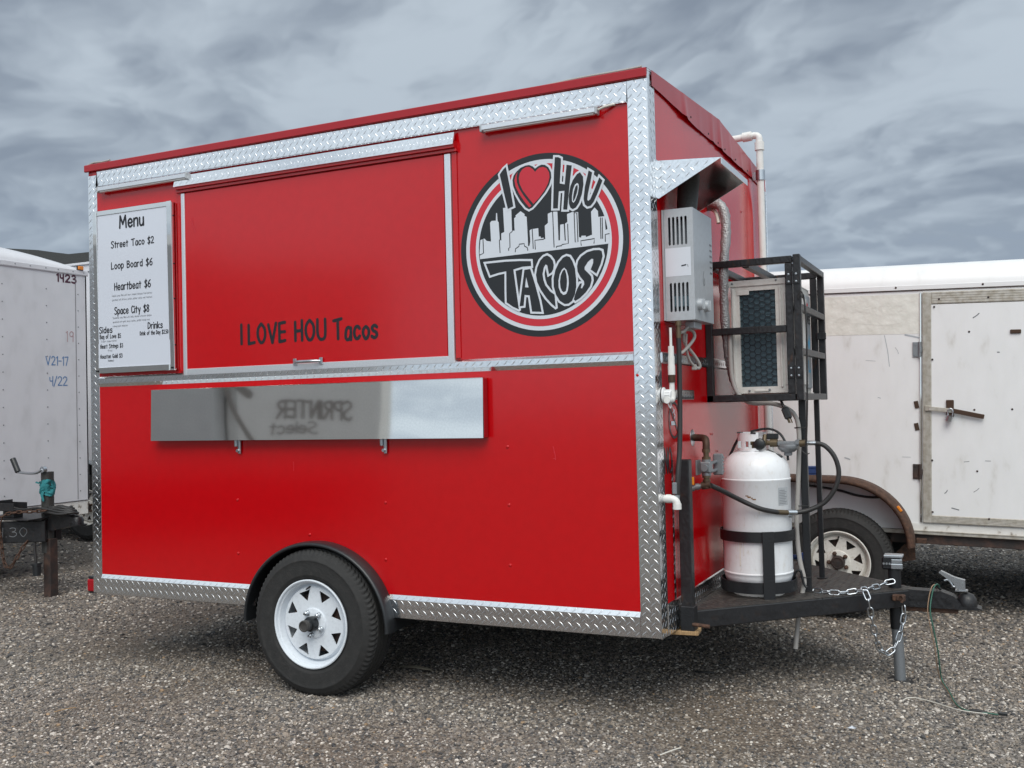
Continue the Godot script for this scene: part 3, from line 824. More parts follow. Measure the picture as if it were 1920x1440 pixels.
	g.box(Vector3(-L * 0.5, 0.378, -W * 0.5), Vector3(L - 0.07, 0.03, W - 0.07), 0.002)
	part(food, "floor", g, M.under_floor)
	for z in [-0.55, -W + 0.55]:
		g = Geo.new()
		g.box(Vector3(-L * 0.5, 0.318, z), Vector3(L - 0.1, 0.08, 0.05), 0.003)
		part(food, "chassis_beam", g, M.black_steel)
	g = Geo.new()
	g.cyl(Vector3(-1.745, 0.30, -W + 0.12), Vector3(-1.745, 0.30, -0.12), 0.032)
	part(food, "axle", g, M.black_steel)
	for z in [-0.35, -W + 0.35]:
		g = Geo.new()
		for k in 3: g.box(Vector3(-1.745, 0.25 + k * 0.009, z), Vector3(0.66 - 0.16 * k, 0.008, 0.045), 0.001)
		part(food, "leaf_spring", g, M.black_steel)
	# tread plate trim
	g = Geo.new()
	g.box(Vector3(-0.0435, (YB + YT) * 0.5 - 0.012, 0.0015), Vector3(0.091, YT - YB - 0.024, 0.003), 0.0008)
	g.box(Vector3(0.0015, (YB + YT) * 0.5, -0.0475), Vector3(0.003, YT - YB + 0.01, 0.095), 0.0008)
	g.lugs(side_at(-0.0885, YB, 0.003), 0.089, YT - YB - 0.03)
	g.lugs(front_at(0.003, YB, 0.0), 0.095, YT - YB)
	part(food, "corner_trim", g, M.tread_plate, "wide diamond plate corner by the logo")
	g = Geo.new()
	g.box(Vector3(-L + 0.033, (YB + YT) * 0.5 - 0.03, 0.0015), Vector3(0.068, YT - YB - 0.06, 0.003), 0.0008)
	g.lugs(side_at(-L, YB, 0.003), 0.067, YT - YB - 0.06)
	g.cyl(Vector3(-L - 0.001, YB, -0.004), Vector3(-L - 0.001, YT - 0.06, -0.004), 0.006, -1.0, 8)
	part(food, "corner_trim", g, M.tread_plate, "diamond plate corner behind the menu board")
	g = Geo.new()
	g.box(Vector3(0.0015, (YB + YT) * 0.5 - 0.02, -W + 0.03), Vector3(0.003, YT - YB - 0.05, 0.06), 0.0008)
	g.lugs(front_at(0.003, YB, -W + 0.06), 0.06, YT - YB - 0.06)
	g.cyl(Vector3(0.001, YB, -W), Vector3(0.001, YT, -W), 0.006, -1.0, 8)
	part(food, "corner_trim", g, M.tread_plate, "narrow diamond plate corner on the far side of the front")
	g = Geo.new()
	tread_strip(g, side_at(), -L + 0.067, -0.0895, [Vector2(2.748, 0.0025), Vector2(2.664, 0.0025), Vector2(2.653, 0.0125), Vector2(2.651, 0.0)])
	part(food, "top_band", g, M.tread_plate, "broad diamond plate band under the roof edge")
	g = Geo.new()
	tread_strip(g, side_at(), -L + 0.067, -0.0895, [Vector2(1.578, 0.0), Vector2(1.566, 0.012), Vector2(1.539, 0.012), Vector2(1.520, 0.0)])
	part(food, "belt_strip", g, M.tread_plate, "diamond plate strip under the hatch")
	for seg in [[-L + 0.067, -2.165], [-1.352, -0.0895]]:
		g = Geo.new()
		tread_strip(g, side_at(), seg[0], seg[1], [Vector2(0.464, 0.0), Vector2(0.443, 0.011), Vector2(0.357, 0.011), Vector2(0.352, 0.0)])
		part(food, "bottom_strip", g, M.tread_plate)
	g = Geo.new()
	tread_strip(g, front_at(0, 0, 0), 0.0955, 1.35, [Vector2(1.578, 0.0), Vector2(1.572, 0.008), Vector2(1.533, 0.008), Vector2(1.526, 0.0)])
	part(food, "front_belt_strip", g, M.tread_plate)
	g = Geo.new()
	tread_strip(g, front_at(0, 0, 0), 0.0955, 0.60, [Vector2(1.414, 0.0), Vector2(1.408, 0.005), Vector2(1.371, 0.005), Vector2(1.365, 0.0)])
	part(food, "front_short_strip", g, M.tread_plate)
	g = Geo.new()
	tread_strip(g, front_at(0, 0, 0), 0.0955, W - 0.06, [Vector2(0.488, 0.0), Vector2(0.482, 0.006), Vector2(0.352, 0.006), Vector2(0.348, 0.0)])
	part(food, "front_bottom_strip", g, M.tread_plate)
	# serving hatch
	g = Geo.new()
	g.box(Vector3(-1.803, 2.068, 0.006), Vector3(1.61, 0.955, 0.011), 0.002)
	var hatch := part(food, "serving_hatch", g, M.red_paint, "closed red serving hatch in a pale aluminium frame")
	for q in [[-2.624, 1.563, -2.600, 2.545], [-0.992, 1.563, -0.960, 2.545]]:
		g = Geo.new()
		g.box(Vector3((q[0] + q[2]) * 0.5, (q[1] + q[3]) * 0.5, 0.009), Vector3(q[2] - q[0], q[3] - q[1], 0.018), 0.002)
		part(hatch, "hatch_frame", g, M.mill_aluminium)
	g = Geo.new()
	g.box(Vector3(-1.796, 1.5805, 0.009), Vector3(1.607, 0.033, 0.0165), 0.002)
	part(hatch, "hatch_frame", g, M.mill_aluminium)
	g = Geo.new()
	g.tube(smooth3([Vector3(-1.875, 1.604, 0.022), Vector3(-1.86, 1.604, 0.035), Vector3(-1.835, 1.604, 0.046), Vector3(-1.797, 1.604, 0.046), Vector3(-1.76, 1.604, 0.046), Vector3(-1.735, 1.604, 0.035), Vector3(-1.72, 1.604, 0.022)], 4), 0.008, 8, false)
	g.box(Vector3(-1.877, 1.604, 0.021), Vector3(0.020, 0.036, 0.009), 0.003)
	g.box(Vector3(-1.716, 1.604, 0.021), Vector3(0.020, 0.036, 0.009), 0.003)
	part(hatch, "handle", g, M.zinc)
	var word_pen := 0.0165
	for q in [["I", -2.226, 1.712, 0.100, 0.004], ["LOVE", -2.178, 1.712, 0.098, 0.235], ["HOU", -1.878, 1.713, 0.100, 0.185], ["T", -1.640, 1.708, 0.096, 0.045], ["acos", -1.573, 1.703, 0.092, 0.185]]:
		g = Geo.new()
		g.t = side_at(0, 0, 0.0118)
		write(g, q[0], q[1], q[2], q[3], q[4], word_pen, 0.0005, 1.7, 0.002)
		part(hatch, "lettering", g, M.ink, "black lettering on the hatch")
	g = Geo.new()
	g.box(Vector3(-0.9445, 2.07, 0.004), Vector3(0.026, 0.97, 0.008), 0.002)
	part(hatch, "door_jamb", g, M.red_paint)
	g = Geo.new()
	g.box(Vector3(-2.640, 2.07, 0.004), Vector3(0.026, 0.97, 0.008), 0.002)
	part(hatch, "door_jamb", g, M.red_paint)
	# rain cover over the hatch
	g = Geo.new()
	g.plate(rect(-2.658, 2.552, -0.924, 2.5665), 0.0, 0.020)
	g.plate(rect(-2.650, 2.5670, -0.930, 2.600), 0.0, 0.034)
	var cover := part(food, "rain_cover", g, M.red_paint, "red housing over the hatch faced with diamond plate")
	g = Geo.new()
	tread_strip(g, side_at(), -2.652, -0.930, [Vector2(2.644, 0.013), Vector2(2.639, 0.026), Vector2(2.580, 0.044), Vector2(2.577, 0.034)])
	part(cover, "cover_face", g, M.tread_plate)
	# light bars
	for q in [[-3.22, -2.556], [-0.785, -0.215]]:
		g = Geo.new()
		g.bar(Vector3(q[0], 2.6325, 0.030), Vector3(q[1], 2.6325, 0.030), 0.032, 0.024, Vector3.UP, 0.003)
		var lb := part(food, "light_bar", g, M.mill_aluminium, "slim aluminium light bar left of the hatch cover" if q[0] < -2.0 else "slim aluminium light bar over the logo")
		g = Geo.new()
		g.box(Vector3((q[0] + q[1]) * 0.5, 2.618, 0.030), Vector3(q[1] - q[0] - 0.03, 0.005, 0.02), 0.001)
		part(lb, "lens", g, M.old_white)
		for x in [q[0] + 0.004, q[1] - 0.004]:
			g = Geo.new()
			g.box(Vector3(x, 2.631, 0.029), Vector3(0.010, 0.034, 0.038), 0.003)
			part(lb, "end_cap", g, M.heater_grey)
		g = Geo.new()
		if q[0] < -2.0: g.tube(smooth3([Vector3(-3.222, 2.632, 0.03), Vector3(-3.245, 2.640, 0.024), Vector3(-3.262, 2.643, 0.008), Vector3(-3.262, 2.642, 0.0)]), 0.006, 6)
		else: g.tube(smooth3([Vector3(-0.213, 2.634, 0.03), Vector3(-0.185, 2.644, 0.026), Vector3(-0.150, 2.653, 0.010), Vector3(-0.146, 2.653, 0.0)]), 0.006, 6)
		part(lb, "cable", g, M.wire_white)
	# screws on the lower panel
	for q in [[-2.281, 0.901], [-1.366, 0.905], [-0.702, 0.907], [-2.282, 0.622], [-1.371, 0.630], [-0.703, 0.634], [-0.703, 1.171], [-1.82, 0.735], [-0.075, 1.475]]:
		screw(food, side_at(q[0], q[1], 0.0), 0.0078)
	# scuffs scratched through the paint
	for q in [[-0.478, 1.172, -0.473, 1.145], [-0.472, 1.150, -0.468, 1.112], [-0.477, 1.118, -0.466, 1.117], [-2.56, 2.40, -2.53, 2.33], [-2.55, 2.41, -2.545, 2.37], [-1.915, 1.10, -1.914, 1.055]]:
		g = Geo.new()
		stroke(g, [Vector2(q[0], q[1]), Vector2((q[0] + q[2]) * 0.5 + 0.002, (q[1] + q[3]) * 0.5), Vector2(q[2], q[3])], 0.0026, 0.0006 if q[0] > -2.0 else 0.0125)
		part(food, "scratch", g, M.red_vinyl)
	# folding shelf, polished steel, hanging closed and leaning out a little at its foot
	g = Geo.new()
	rows = []
	for i in 13:
		var r3 := []
		var f3 := float(i) / 12.0
		for j in 41:
			var u3 := float(j) / 40.0
			var x3: float = lerp(-2.830, -0.800, u3)
			var bow := 0.0012 * sin(PI * u3) + 0.0004 * sin(u3 * 9.0) + 0.00022 * sin(u3 * 21.0 + 0.7) * pow(f3, 3)
			bow += 0.010 * smoothstep(0.90, 1.0, u3) * -1.0 * (0.15)
			r3.append(Vector3(x3, lerp(1.488, 1.214, f3), lerp(0.046, 0.0535, f3) + bow))
		rows.append(r3)
	g.grid(rows)
	g.box(Vector3(-1.815, 1.351, 0.028), Vector3(2.026, 0.272, 0.030), 0.002)
	g.box(Vector3(-1.815, 1.4885, 0.028), Vector3(2.030, 0.003, 0.040), 0.001)
	var shelf := part(food, "serving_shelf", g, M.steel_mirror, "folded mirror bright steel serving shelf")
	g = Geo.new()
	g.box(Vector3(-0.7975, 1.351, 0.028), Vector3(0.004, 0.27, 0.036), 0.001)
	part(shelf, "end_panel", g, M.red_trim)
	for x in [-2.262, -1.362]:
		g = Geo.new()
		g.box(Vector3(x + 0.010, 1.178, 0.012), Vector3(0.016, 0.072, 0.012), 0.002)
		g.box(Vector3(x - 0.006, 1.197, 0.020), Vector3(0.014, 0.036, 0.018), 0.003)
		g.cyl(Vector3(x + 0.004, 1.158, 0.004), Vector3(x + 0.004, 1.158, 0.026), 0.008)
		part(shelf, "shelf_bracket", g, M.zinc)
	# tail lamp on the rear corner
	g = Geo.new()
	g.box(Vector3(-3.372, 0.392, -0.045), Vector3(0.062, 0.070, 0.070), 0.006)
	var tl := part(food, "tail_lamp", g, M.red_lens)
	g = Geo.new()
	g.box(Vector3(-3.366, 0.436, -0.045), Vector3(0.058, 0.016, 0.066), 0.004)
	part(tl, "lamp_housing", g, M.black_plastic)
	g = Geo.new()
	g.box(Vector3(-3.366, 0.352, -0.045), Vector3(0.052, 0.010, 0.060), 0.003)
	part(tl, "lamp_housing", g, M.black_plastic)
	# fenders and wheels
	for near in [true, false]:
		g = Geo.new()
		var ar := []
		for k in 37:
			var an2: float = lerp(PI + 0.02, -0.02, k / 36.0)
			ar.append(Vector2(cos(an2), sin(an2)))
		rows = []
		for q in [[0.425, 0.375, -0.20], [0.428, 0.378, -0.02], [0.438, 0.388, 0.001], [0.440, 0.390, 0.03], [0.439, 0.389, 0.055], [0.436, 0.386, 0.070], [0.430, 0.380, 0.078], [0.421, 0.371, 0.078], [0.417, 0.367, 0.069], [0.420, 0.370, 0.045], [0.422, 0.372, -0.20]]:
			var r4 := []
			for p in ar: r4.append(Vector3(-1.757 + p.x * q[0], 0.298 + p.y * (q[1] + 0.022), q[2] if near else -W - q[2]))
			rows.append(r4)
		g.grid(rows)
		part(food, "fender", g, M.black_plastic)
		g = Geo.new()
		g.box(Vector3(-1.757, 0.53, -0.215 if near else -W + 0.215), Vector3(0.90, 0.30, 0.01), 0.001)
		part(food, "wheel_well", g, M.under_floor)
	var wh := make_wheel("rim_white", 0.362, 0.217, 0.215, true)
	for near in [true, false]:
		var w2 := wh if near else wh.duplicate()
		w2.name = "wheel" if near else "wheel_001"
		w2.position = (Vector3(-1.752, 0.312, 0.100) if near else Vector3(-1.752, 0.312, -W - 0.100)) - FOOD_AT
		w2.rotation = Vector3(0, 0 if near else PI, 0.35)
		food.add_child(w2)

# a wheel round the local z axis, its outer face at z = 0; tyre is the part itself, rim, hub and nuts its sub-parts
func make_wheel(paint: String, R: float, rr: float, tw: float, spindle: bool) -> MeshInstance3D:
	var keep := off
	off = Vector3.ZERO
	var g := Geo.new()
	var seg := 168
	var prof := [[rr - 0.004, -0.016, 0], [rr + 0.004, -0.006, 0], [rr + 0.018, 0.001, 0], [rr + 0.022, 0.004, 0], [rr + 0.026, 0.0035, 0], [lerp(rr, R, 0.5), 0.006, 0], [lerp(rr, R, 0.62), 0.005, 0], [lerp(rr, R, 0.65), 0.0095, 0], [lerp(rr, R, 0.68), 0.004, 0], [R - 0.030, -0.003, 0], [R - 0.022, -0.008, 1], [R - 0.010, -0.018, 2], [R - 0.002, -0.030, 2], [R - 0.001, -0.046, 2]]
	var gr := 4
	var z0 := -0.046
	var span: float = tw - 0.092
	for k in gr:
		var a: float = z0 - span * (k + 0.15) / gr
		var b: float = z0 - span * (k + 0.32) / gr
		prof.append_array([[R, a, 0], [R - 0.007, a - 0.001, 0], [R - 0.007, b, 0], [R, b - 0.001, 0]])
	prof.append_array([[R - 0.001, -tw + 0.046, 2], [R - 0.002, -tw + 0.030, 2], [R - 0.010, -tw + 0.018, 2], [R - 0.030, -tw + 0.003, 0], [lerp(rr, R, 0.5), -tw - 0.006, 0], [rr, -tw + 0.01, 0]])
	var rows := []
	for q in prof:
		var row := []
		for j in seg:
			var an: float = TAU * j / seg + (0.02 * sin(q[1] * 90.0) if q[2] == 2 else 0.0)
			var r: float = q[0]
			if q[2] > 0 and j % 2 == 0: r -= 0.0065 if q[2] == 2 else 0.003
			row.append(Vector3(cos(an) * r, sin(an) * r, q[1]))
		rows.append(row)
	var tyre_rows := rows.slice(0, 11)
	g.grid(tyre_rows, true, true)
	for k in range(10, rows.size() - 1): g.grid([rows[k], rows[k + 1]], false, true)
	var tyre := MeshInstance3D.new()
	tyre.name = "wheel"
	tyre.mesh = g.mesh(Vector3.ZERO)
	tyre.material_override = M.rubber
	tyre.set_meta("label", "black rubber tyre on a spoked steel wheel")
	# rim: rolled lip, stepped barrel, then the disc with eight triangular windows
	g = Geo.new()
	var bz := Basis(Vector3(1, 0, 0), Vector3(0, 0, 1), Vector3(0, -1, 0))
	g.lathe([Vector2(rr - 0.012, -0.012), Vector2(rr + 0.001, -0.003), Vector2(rr + 0.001, 0.003), Vector2(rr - 0.004, 0.005), Vector2(rr - 0.009, 0.002), Vector2(rr - 0.012, -0.010), Vector2(rr - 0.018, -0.013), Vector2(rr - 0.021, -0.022), Vector2(rr - 0.026, -0.040), Vector2(rr - 0.030, -0.050), Vector2(rr - 0.034, -0.047), Vector2(rr - 0.037, -0.036), Vector2(rr - 0.043, -0.031)], Vector3.ZERO, bz, 72)
	g.lathe([Vector2(rr - 0.030, -0.050), Vector2(rr - 0.034, -0.09), Vector2(rr - 0.03, -tw + 0.02)], Vector3.ZERO, bz, 48)
	var ro: float = rr - 0.042
	var ri := 0.074
	for k in 8:
		var c0 := TAU * k / 8.0 - TAU / 16.0
		var poly := PackedVector2Array()
		for j in 7: poly.append(Vector2.from_angle(c0 + TAU / 8.0 * j / 6.0) * ro)
		for j in 7: poly.append(Vector2.from_angle(c0 + TAU / 8.0 * (6 - j) / 6.0) * ri)
		var m := c0 + TAU / 16.0
		var d := Vector2.from_angle(m)
		var e := d.orthogonal()
		var hole := PackedVector2Array()
		var tri := [d * (rr - 0.108), d * (rr - 0.056) + e * 0.036, d * (rr - 0.056) - e * 0.036]
		for q in 3:
			var p0: Vector2 = tri[q]
			var pa: Vector2 = tri[(q + 2) % 3]
			var pb: Vector2 = tri[(q + 1) % 3]
			var s0 := p0 + (pa - p0).normalized() * 0.006
			var s1 := p0 + (pb - p0).normalized() * 0.006
			hole.append(s0); hole.append((s0 + s1 + p0 * 2.0) * 0.25); hole.append(s1)
		for p in Geo.cut([poly], hole):
			g.face(p, -0.030, 1.0)
		g.rim(hole, -0.036, -0.030, true)
	g.lathe([Vector2(ri + 0.001, -0.0305), Vector2(ri - 0.002, -0.0235), Vector2(ri - 0.008, -0.021), Vector2(0.030, -0.021)], Vector3.ZERO, bz, 48)
	var rim := part(tyre, "rim", g, M[paint])
	g = Geo.new()
	g.lathe([Vector2(0.145, -0.062), Vector2(0.145, -0.09)], Vector3.ZERO, bz, 32)
	g.lathe([Vector2(0.145, -0.062), Vector2(0.0, -0.060)], Vector3.ZERO, bz, 32)
	part(tyre, "brake_drum", g, M.brown_frame)
	g = Geo.new()
	if spindle:
		g.lathe([Vector2(0.036, -0.022), Vector2(0.037, 0.005), Vector2(0.034, 0.012), Vector2(0.026, 0.014), Vector2(0.026, 0.040)], Vector3.ZERO, bz, 28)
		part(tyre, "hub", g, M.black_plastic)
		g = Geo.new()
		g.lathe([Vector2(0.0275, 0.034), Vector2(0.0285, 0.050), Vector2(0.0265, 0.056), Vector2(0.022, 0.057), Vector2(0.019, 0.052), Vector2(0.0, 0.050)], Vector3.ZERO, bz, 28)
		part(tyre, "hub_cap", g, M.hub_rubber)
	else:
		g.lathe([Vector2(0.043, -0.022), Vector2(0.043, 0.006), Vector2(0.040, 0.012), Vector2(0.032, 0.014), Vector2(0.030, 0.009), Vector2(0.0, 0.011)], Vector3.ZERO, bz, 28)
		part(tyre, "hub", g, M.brown_frame)
	for k in 5:
		g = Geo.new()
		var p2 := Vector2.from_angle(TAU * k / 5.0 + 0.5) * 0.0572
		g.lathe([Vector2(0.015, -0.021), Vector2(0.013, -0.012), Vector2(0.0115, -0.010), Vector2(0.0115, 0.002), Vector2(0.007, 0.006), Vector2(0.005, 0.012), Vector2(0.0, 0.012)], Vector3(p2.x, p2.y, 0), bz, 6, 0.95)
		part(tyre, "lug_nut", g, M.zinc if spindle else M.rust_steel)
	g = Geo.new()
	var vp := Vector2.from_angle(1.35) * (rr - 0.040)
	g.cyl(Vector3(vp.x, vp.y, -0.034), Vector3(vp.x * 0.96, vp.y * 0.96, -0.002), 0.005, 0.004, 8)
	part(tyre, "valve_stem", g, M.hose_black)
	off = keep
	return tyre

# ---------------------------------------------------------------- the round logo, cut vinyl in thin layers
const LOGO := {
	"I": "-168 372 -180 364 -200 341 -182 260 -163 179 -135 188 -148 268",
	"heart": "-22 346 -33 357 -51 366 -70 366 -93 359 -116 343 -130 327 -136 307 -133 280 -120 246 -99 209 -73 176 -57 166 -40 173 -11 200 23 234 45 265 56 296 55 320 43 344 26 357 9 360 -7 355",
	"heart_red": "-22 331 -33 345 -49 357 -66 359 -84 351 -98 335 -104 311 -100 285 -85 254 -58 217 -34 187 -6 211 23 244 41 274 48 299 46 321 34 341 17 349 0 348 -12 341",
	"crescent": "-109 342 -119 327 -126 306 -121 277 -103 240 -77 201 -55 174 -44 180 -58 199 -83 232 -104 267 -114 296 -114 323",
	"H": "76 385 92 383 105 375 103 338 96 265 120 258 131 344 156 338 146 273 129 145 110 147 118 230 91 231 84 155 61 157 70 322",
	"O": "194 303 179 296 159 272 146 244 138 205 138 169 145 151 156 144 171 150 186 170 200 204 209 246 208 282",
	"O_hole": "180 257 169 251 160 232 154 203 153 179 160 171 169 180 181 208 187 237 186 251",
	"O_core": "179 249 171 241 164 222 159 197 158 181 161 178 168 190 177 212 182 233 182 245",
	"U": "235 306 251 295 243 258 229 204 225 179 229 172 239 178 256 211 284 269 298 254 275 203 255 166 240 150 225 148 213 159 208 183 215 235",
	"T": "-282 -62 -178 -61 -111 -64 -54 -69 -53 -91 -98 -91 -142 -100 -130 -197 -119 -283 -147 -270 -180 -247 -180 -193 -178 -105 -218 -109 -260 -118",
	"A": "-87 -106 -58 -104 -36 -175 -16 -251 -7 -301 -54 -297 -64 -223 -89 -219 -95 -268 -115 -269",
	"A_hole": "-79 -140 -68 -187 -85 -185",
	"C": "33 -134 46 -128 55 -115 58 -95 54 -77 41 -59 26 -50 9 -55 -8 -71 -23 -100 -30 -132 -25 -166 -8 -202 17 -239 44 -269 62 -284 58 -228 37 -213 14 -183 6 -159 2 -132 9 -103 18 -90 26 -94 30 -117",
	"Q": "120 -61 103 -67 83 -87 65 -119 55 -156 55 -192 65 -229 83 -258 106 -273 123 -273 141 -262 156 -233 163 -200 163 -165 159 -119 147 -85 135 -66",
	"Q_hole": "108 -112 97 -120 86 -139 79 -168 79 -198 88 -222 101 -233 114 -230 123 -213 128 -184 127 -152 119 -124",
	"Q_core": "108 -119 99 -128 90 -147 86 -173 88 -199 95 -215 104 -221 113 -216 118 -197 120 -171 118 -145 113 -125",
	"S": "286 -53 290 -77 279 -111 259 -150 233 -130 245 -103 246 -85 239 -83 221 -95 205 -117 205 -129 220 -144 234 -160 236 -178 228 -203 207 -229 179 -252 157 -263 150 -256 154 -241 167 -210 181 -188 190 -188 184 -208 190 -210 201 -193 200 -179 183 -158 171 -134 169 -110 175 -87 190 -69 218 -53 249 -47 274 -48",
	"towers": "-312 -38 -314 -8 -308 50 -287 55 -275 43 -253 38 -256 125 -248 133 -226 132 -224 166 -219 166 -217 129 -212 123 -208 41 -200 38 -200 70 -184 76 -188 186 -173 186 -146 174 -145 77 -132 77 -133 133 -124 139 -126 145 -100 162 -80 147 -81 139 -70 133 -66 -1 -60 0 -55 20 -57 70 -49 75 -14 76 -13 38 -4 38 -2 30 11 31 9 -31",
	"towers_two": "8 -31 9 -30 11 24 19 24 18 84 34 95 34 136 56 143 81 141 83 12 90 12 93 81 110 82 113 8 118 8 116 83 128 90 127 125 151 131 180 128 181 17 191 14 193 22 213 21 214 14 243 22 241 124 258 140 273 123 274 97 304 97 306 37 314 39 315 46 323 46 322 -24"}
const LOGO_LINES := ["-294 51 -293 -12 -314 -19", "-210 41 -208 -17", "-144 74 -157 66 -157 2 -164 -1 -164 -11", "-131 -20 -129 -6 -112 3 -110 13 -85 13 -84 2 -70 -7 -68 -19", "-44 74 -41 -13", "-31 -17 -32 23 11 24", "58 143 61 -16", "72 -19 73 -14 97 -13 100 -8 130 -6 129 80", "161 127 163 -4 176 -3 174 125 161 127", "191 -20 189 0 254 4 251 -16", "284 92 284 1", "292 91 292 1", "304 -13 304 17 322 19"]
func build_logo() -> void:
	off = FOOD_AT
	var fr := side_at(-0.5085, 2.076, 0.0)
	var g := Geo.new()
	g.t = fr
	g.plate(round_poly(0.4125), 0.0, 0.0006)
	var logo := part(food, "logo", g, M.charcoal_vinyl, "round taco logo with heart, skyline and block letters")
	for q in [["ring", 0.3845, 0.0012, "white_vinyl"], ["ring", 0.3655, 0.0018, "red_vinyl"], ["ring", 0.3335, 0.0024, "white_vinyl"], ["badge_ground", 0.3175, 0.0030, "charcoal_vinyl"]]:
		g = Geo.new()
		g.t = fr
		g.face(round_poly(q[1]), q[2])
		part(logo, q[0], g, M[q[3]])
	for k in ["towers", "towers_two"]:
		g = Geo.new()
		g.t = fr
		g.face(poly_of(LOGO[k]), 0.0036 if k == "towers" else 0.0037)
		part(logo, "skyline", g, M.white_vinyl)
	for s in LOGO_LINES:
		g = Geo.new()
		g.t = fr
		stroke(g, Array(poly_of(s)), 0.0042, 0.0041)
		part(logo, "skyline_line", g, M.charcoal_vinyl)
	# a white outline behind every letter, and the dark letter on top
	var lift := 0.0042
	for k in ["heart", "I", "U", "H", "O", "S", "Q", "C", "A", "T"]:
		var w: float = 0.0095
		g = Geo.new()
		g.t = fr
		var letter := poly_of(LOGO[k])
		if Geometry2D.is_polygon_clockwise(letter): letter.reverse()
		for p in Geometry2D.offset_polygon(letter, w, Geometry2D.JOIN_MITER):
			if not Geometry2D.is_polygon_clockwise(p): g.face(p, lift)
		lift += 0.00006
		part(logo, "letter_outline", g, M.white_vinyl)
	for k in ["heart", "I", "H", "O", "U", "T", "A", "C", "Q", "S"]:
		g = Geo.new()
		g.t = fr
		g.face(poly_of(LOGO[k]), 0.0052)
		part(logo, "heart" if k == "heart" else "letter", g, M.charcoal_vinyl)
	for k in ["O_hole", "Q_hole", "A_hole"]:
		g = Geo.new()
		g.t = fr
		g.face(poly_of(LOGO[k]), 0.0057)
		part(logo, "letter_eye", g, M.white_vinyl)
	for k in ["O_core", "Q_core"]:
		g = Geo.new()
		g.t = fr
		g.face(poly_of(LOGO[k]), 0.0062)
		part(logo, "letter_core", g, M.charcoal_vinyl)
	for k in ["heart_red", "crescent"]:
		g = Geo.new()
		g.t = fr
		g.face(poly_of(LOGO[k]), 0.0057)
		part(logo, "heart_fill", g, M.red_vinyl)

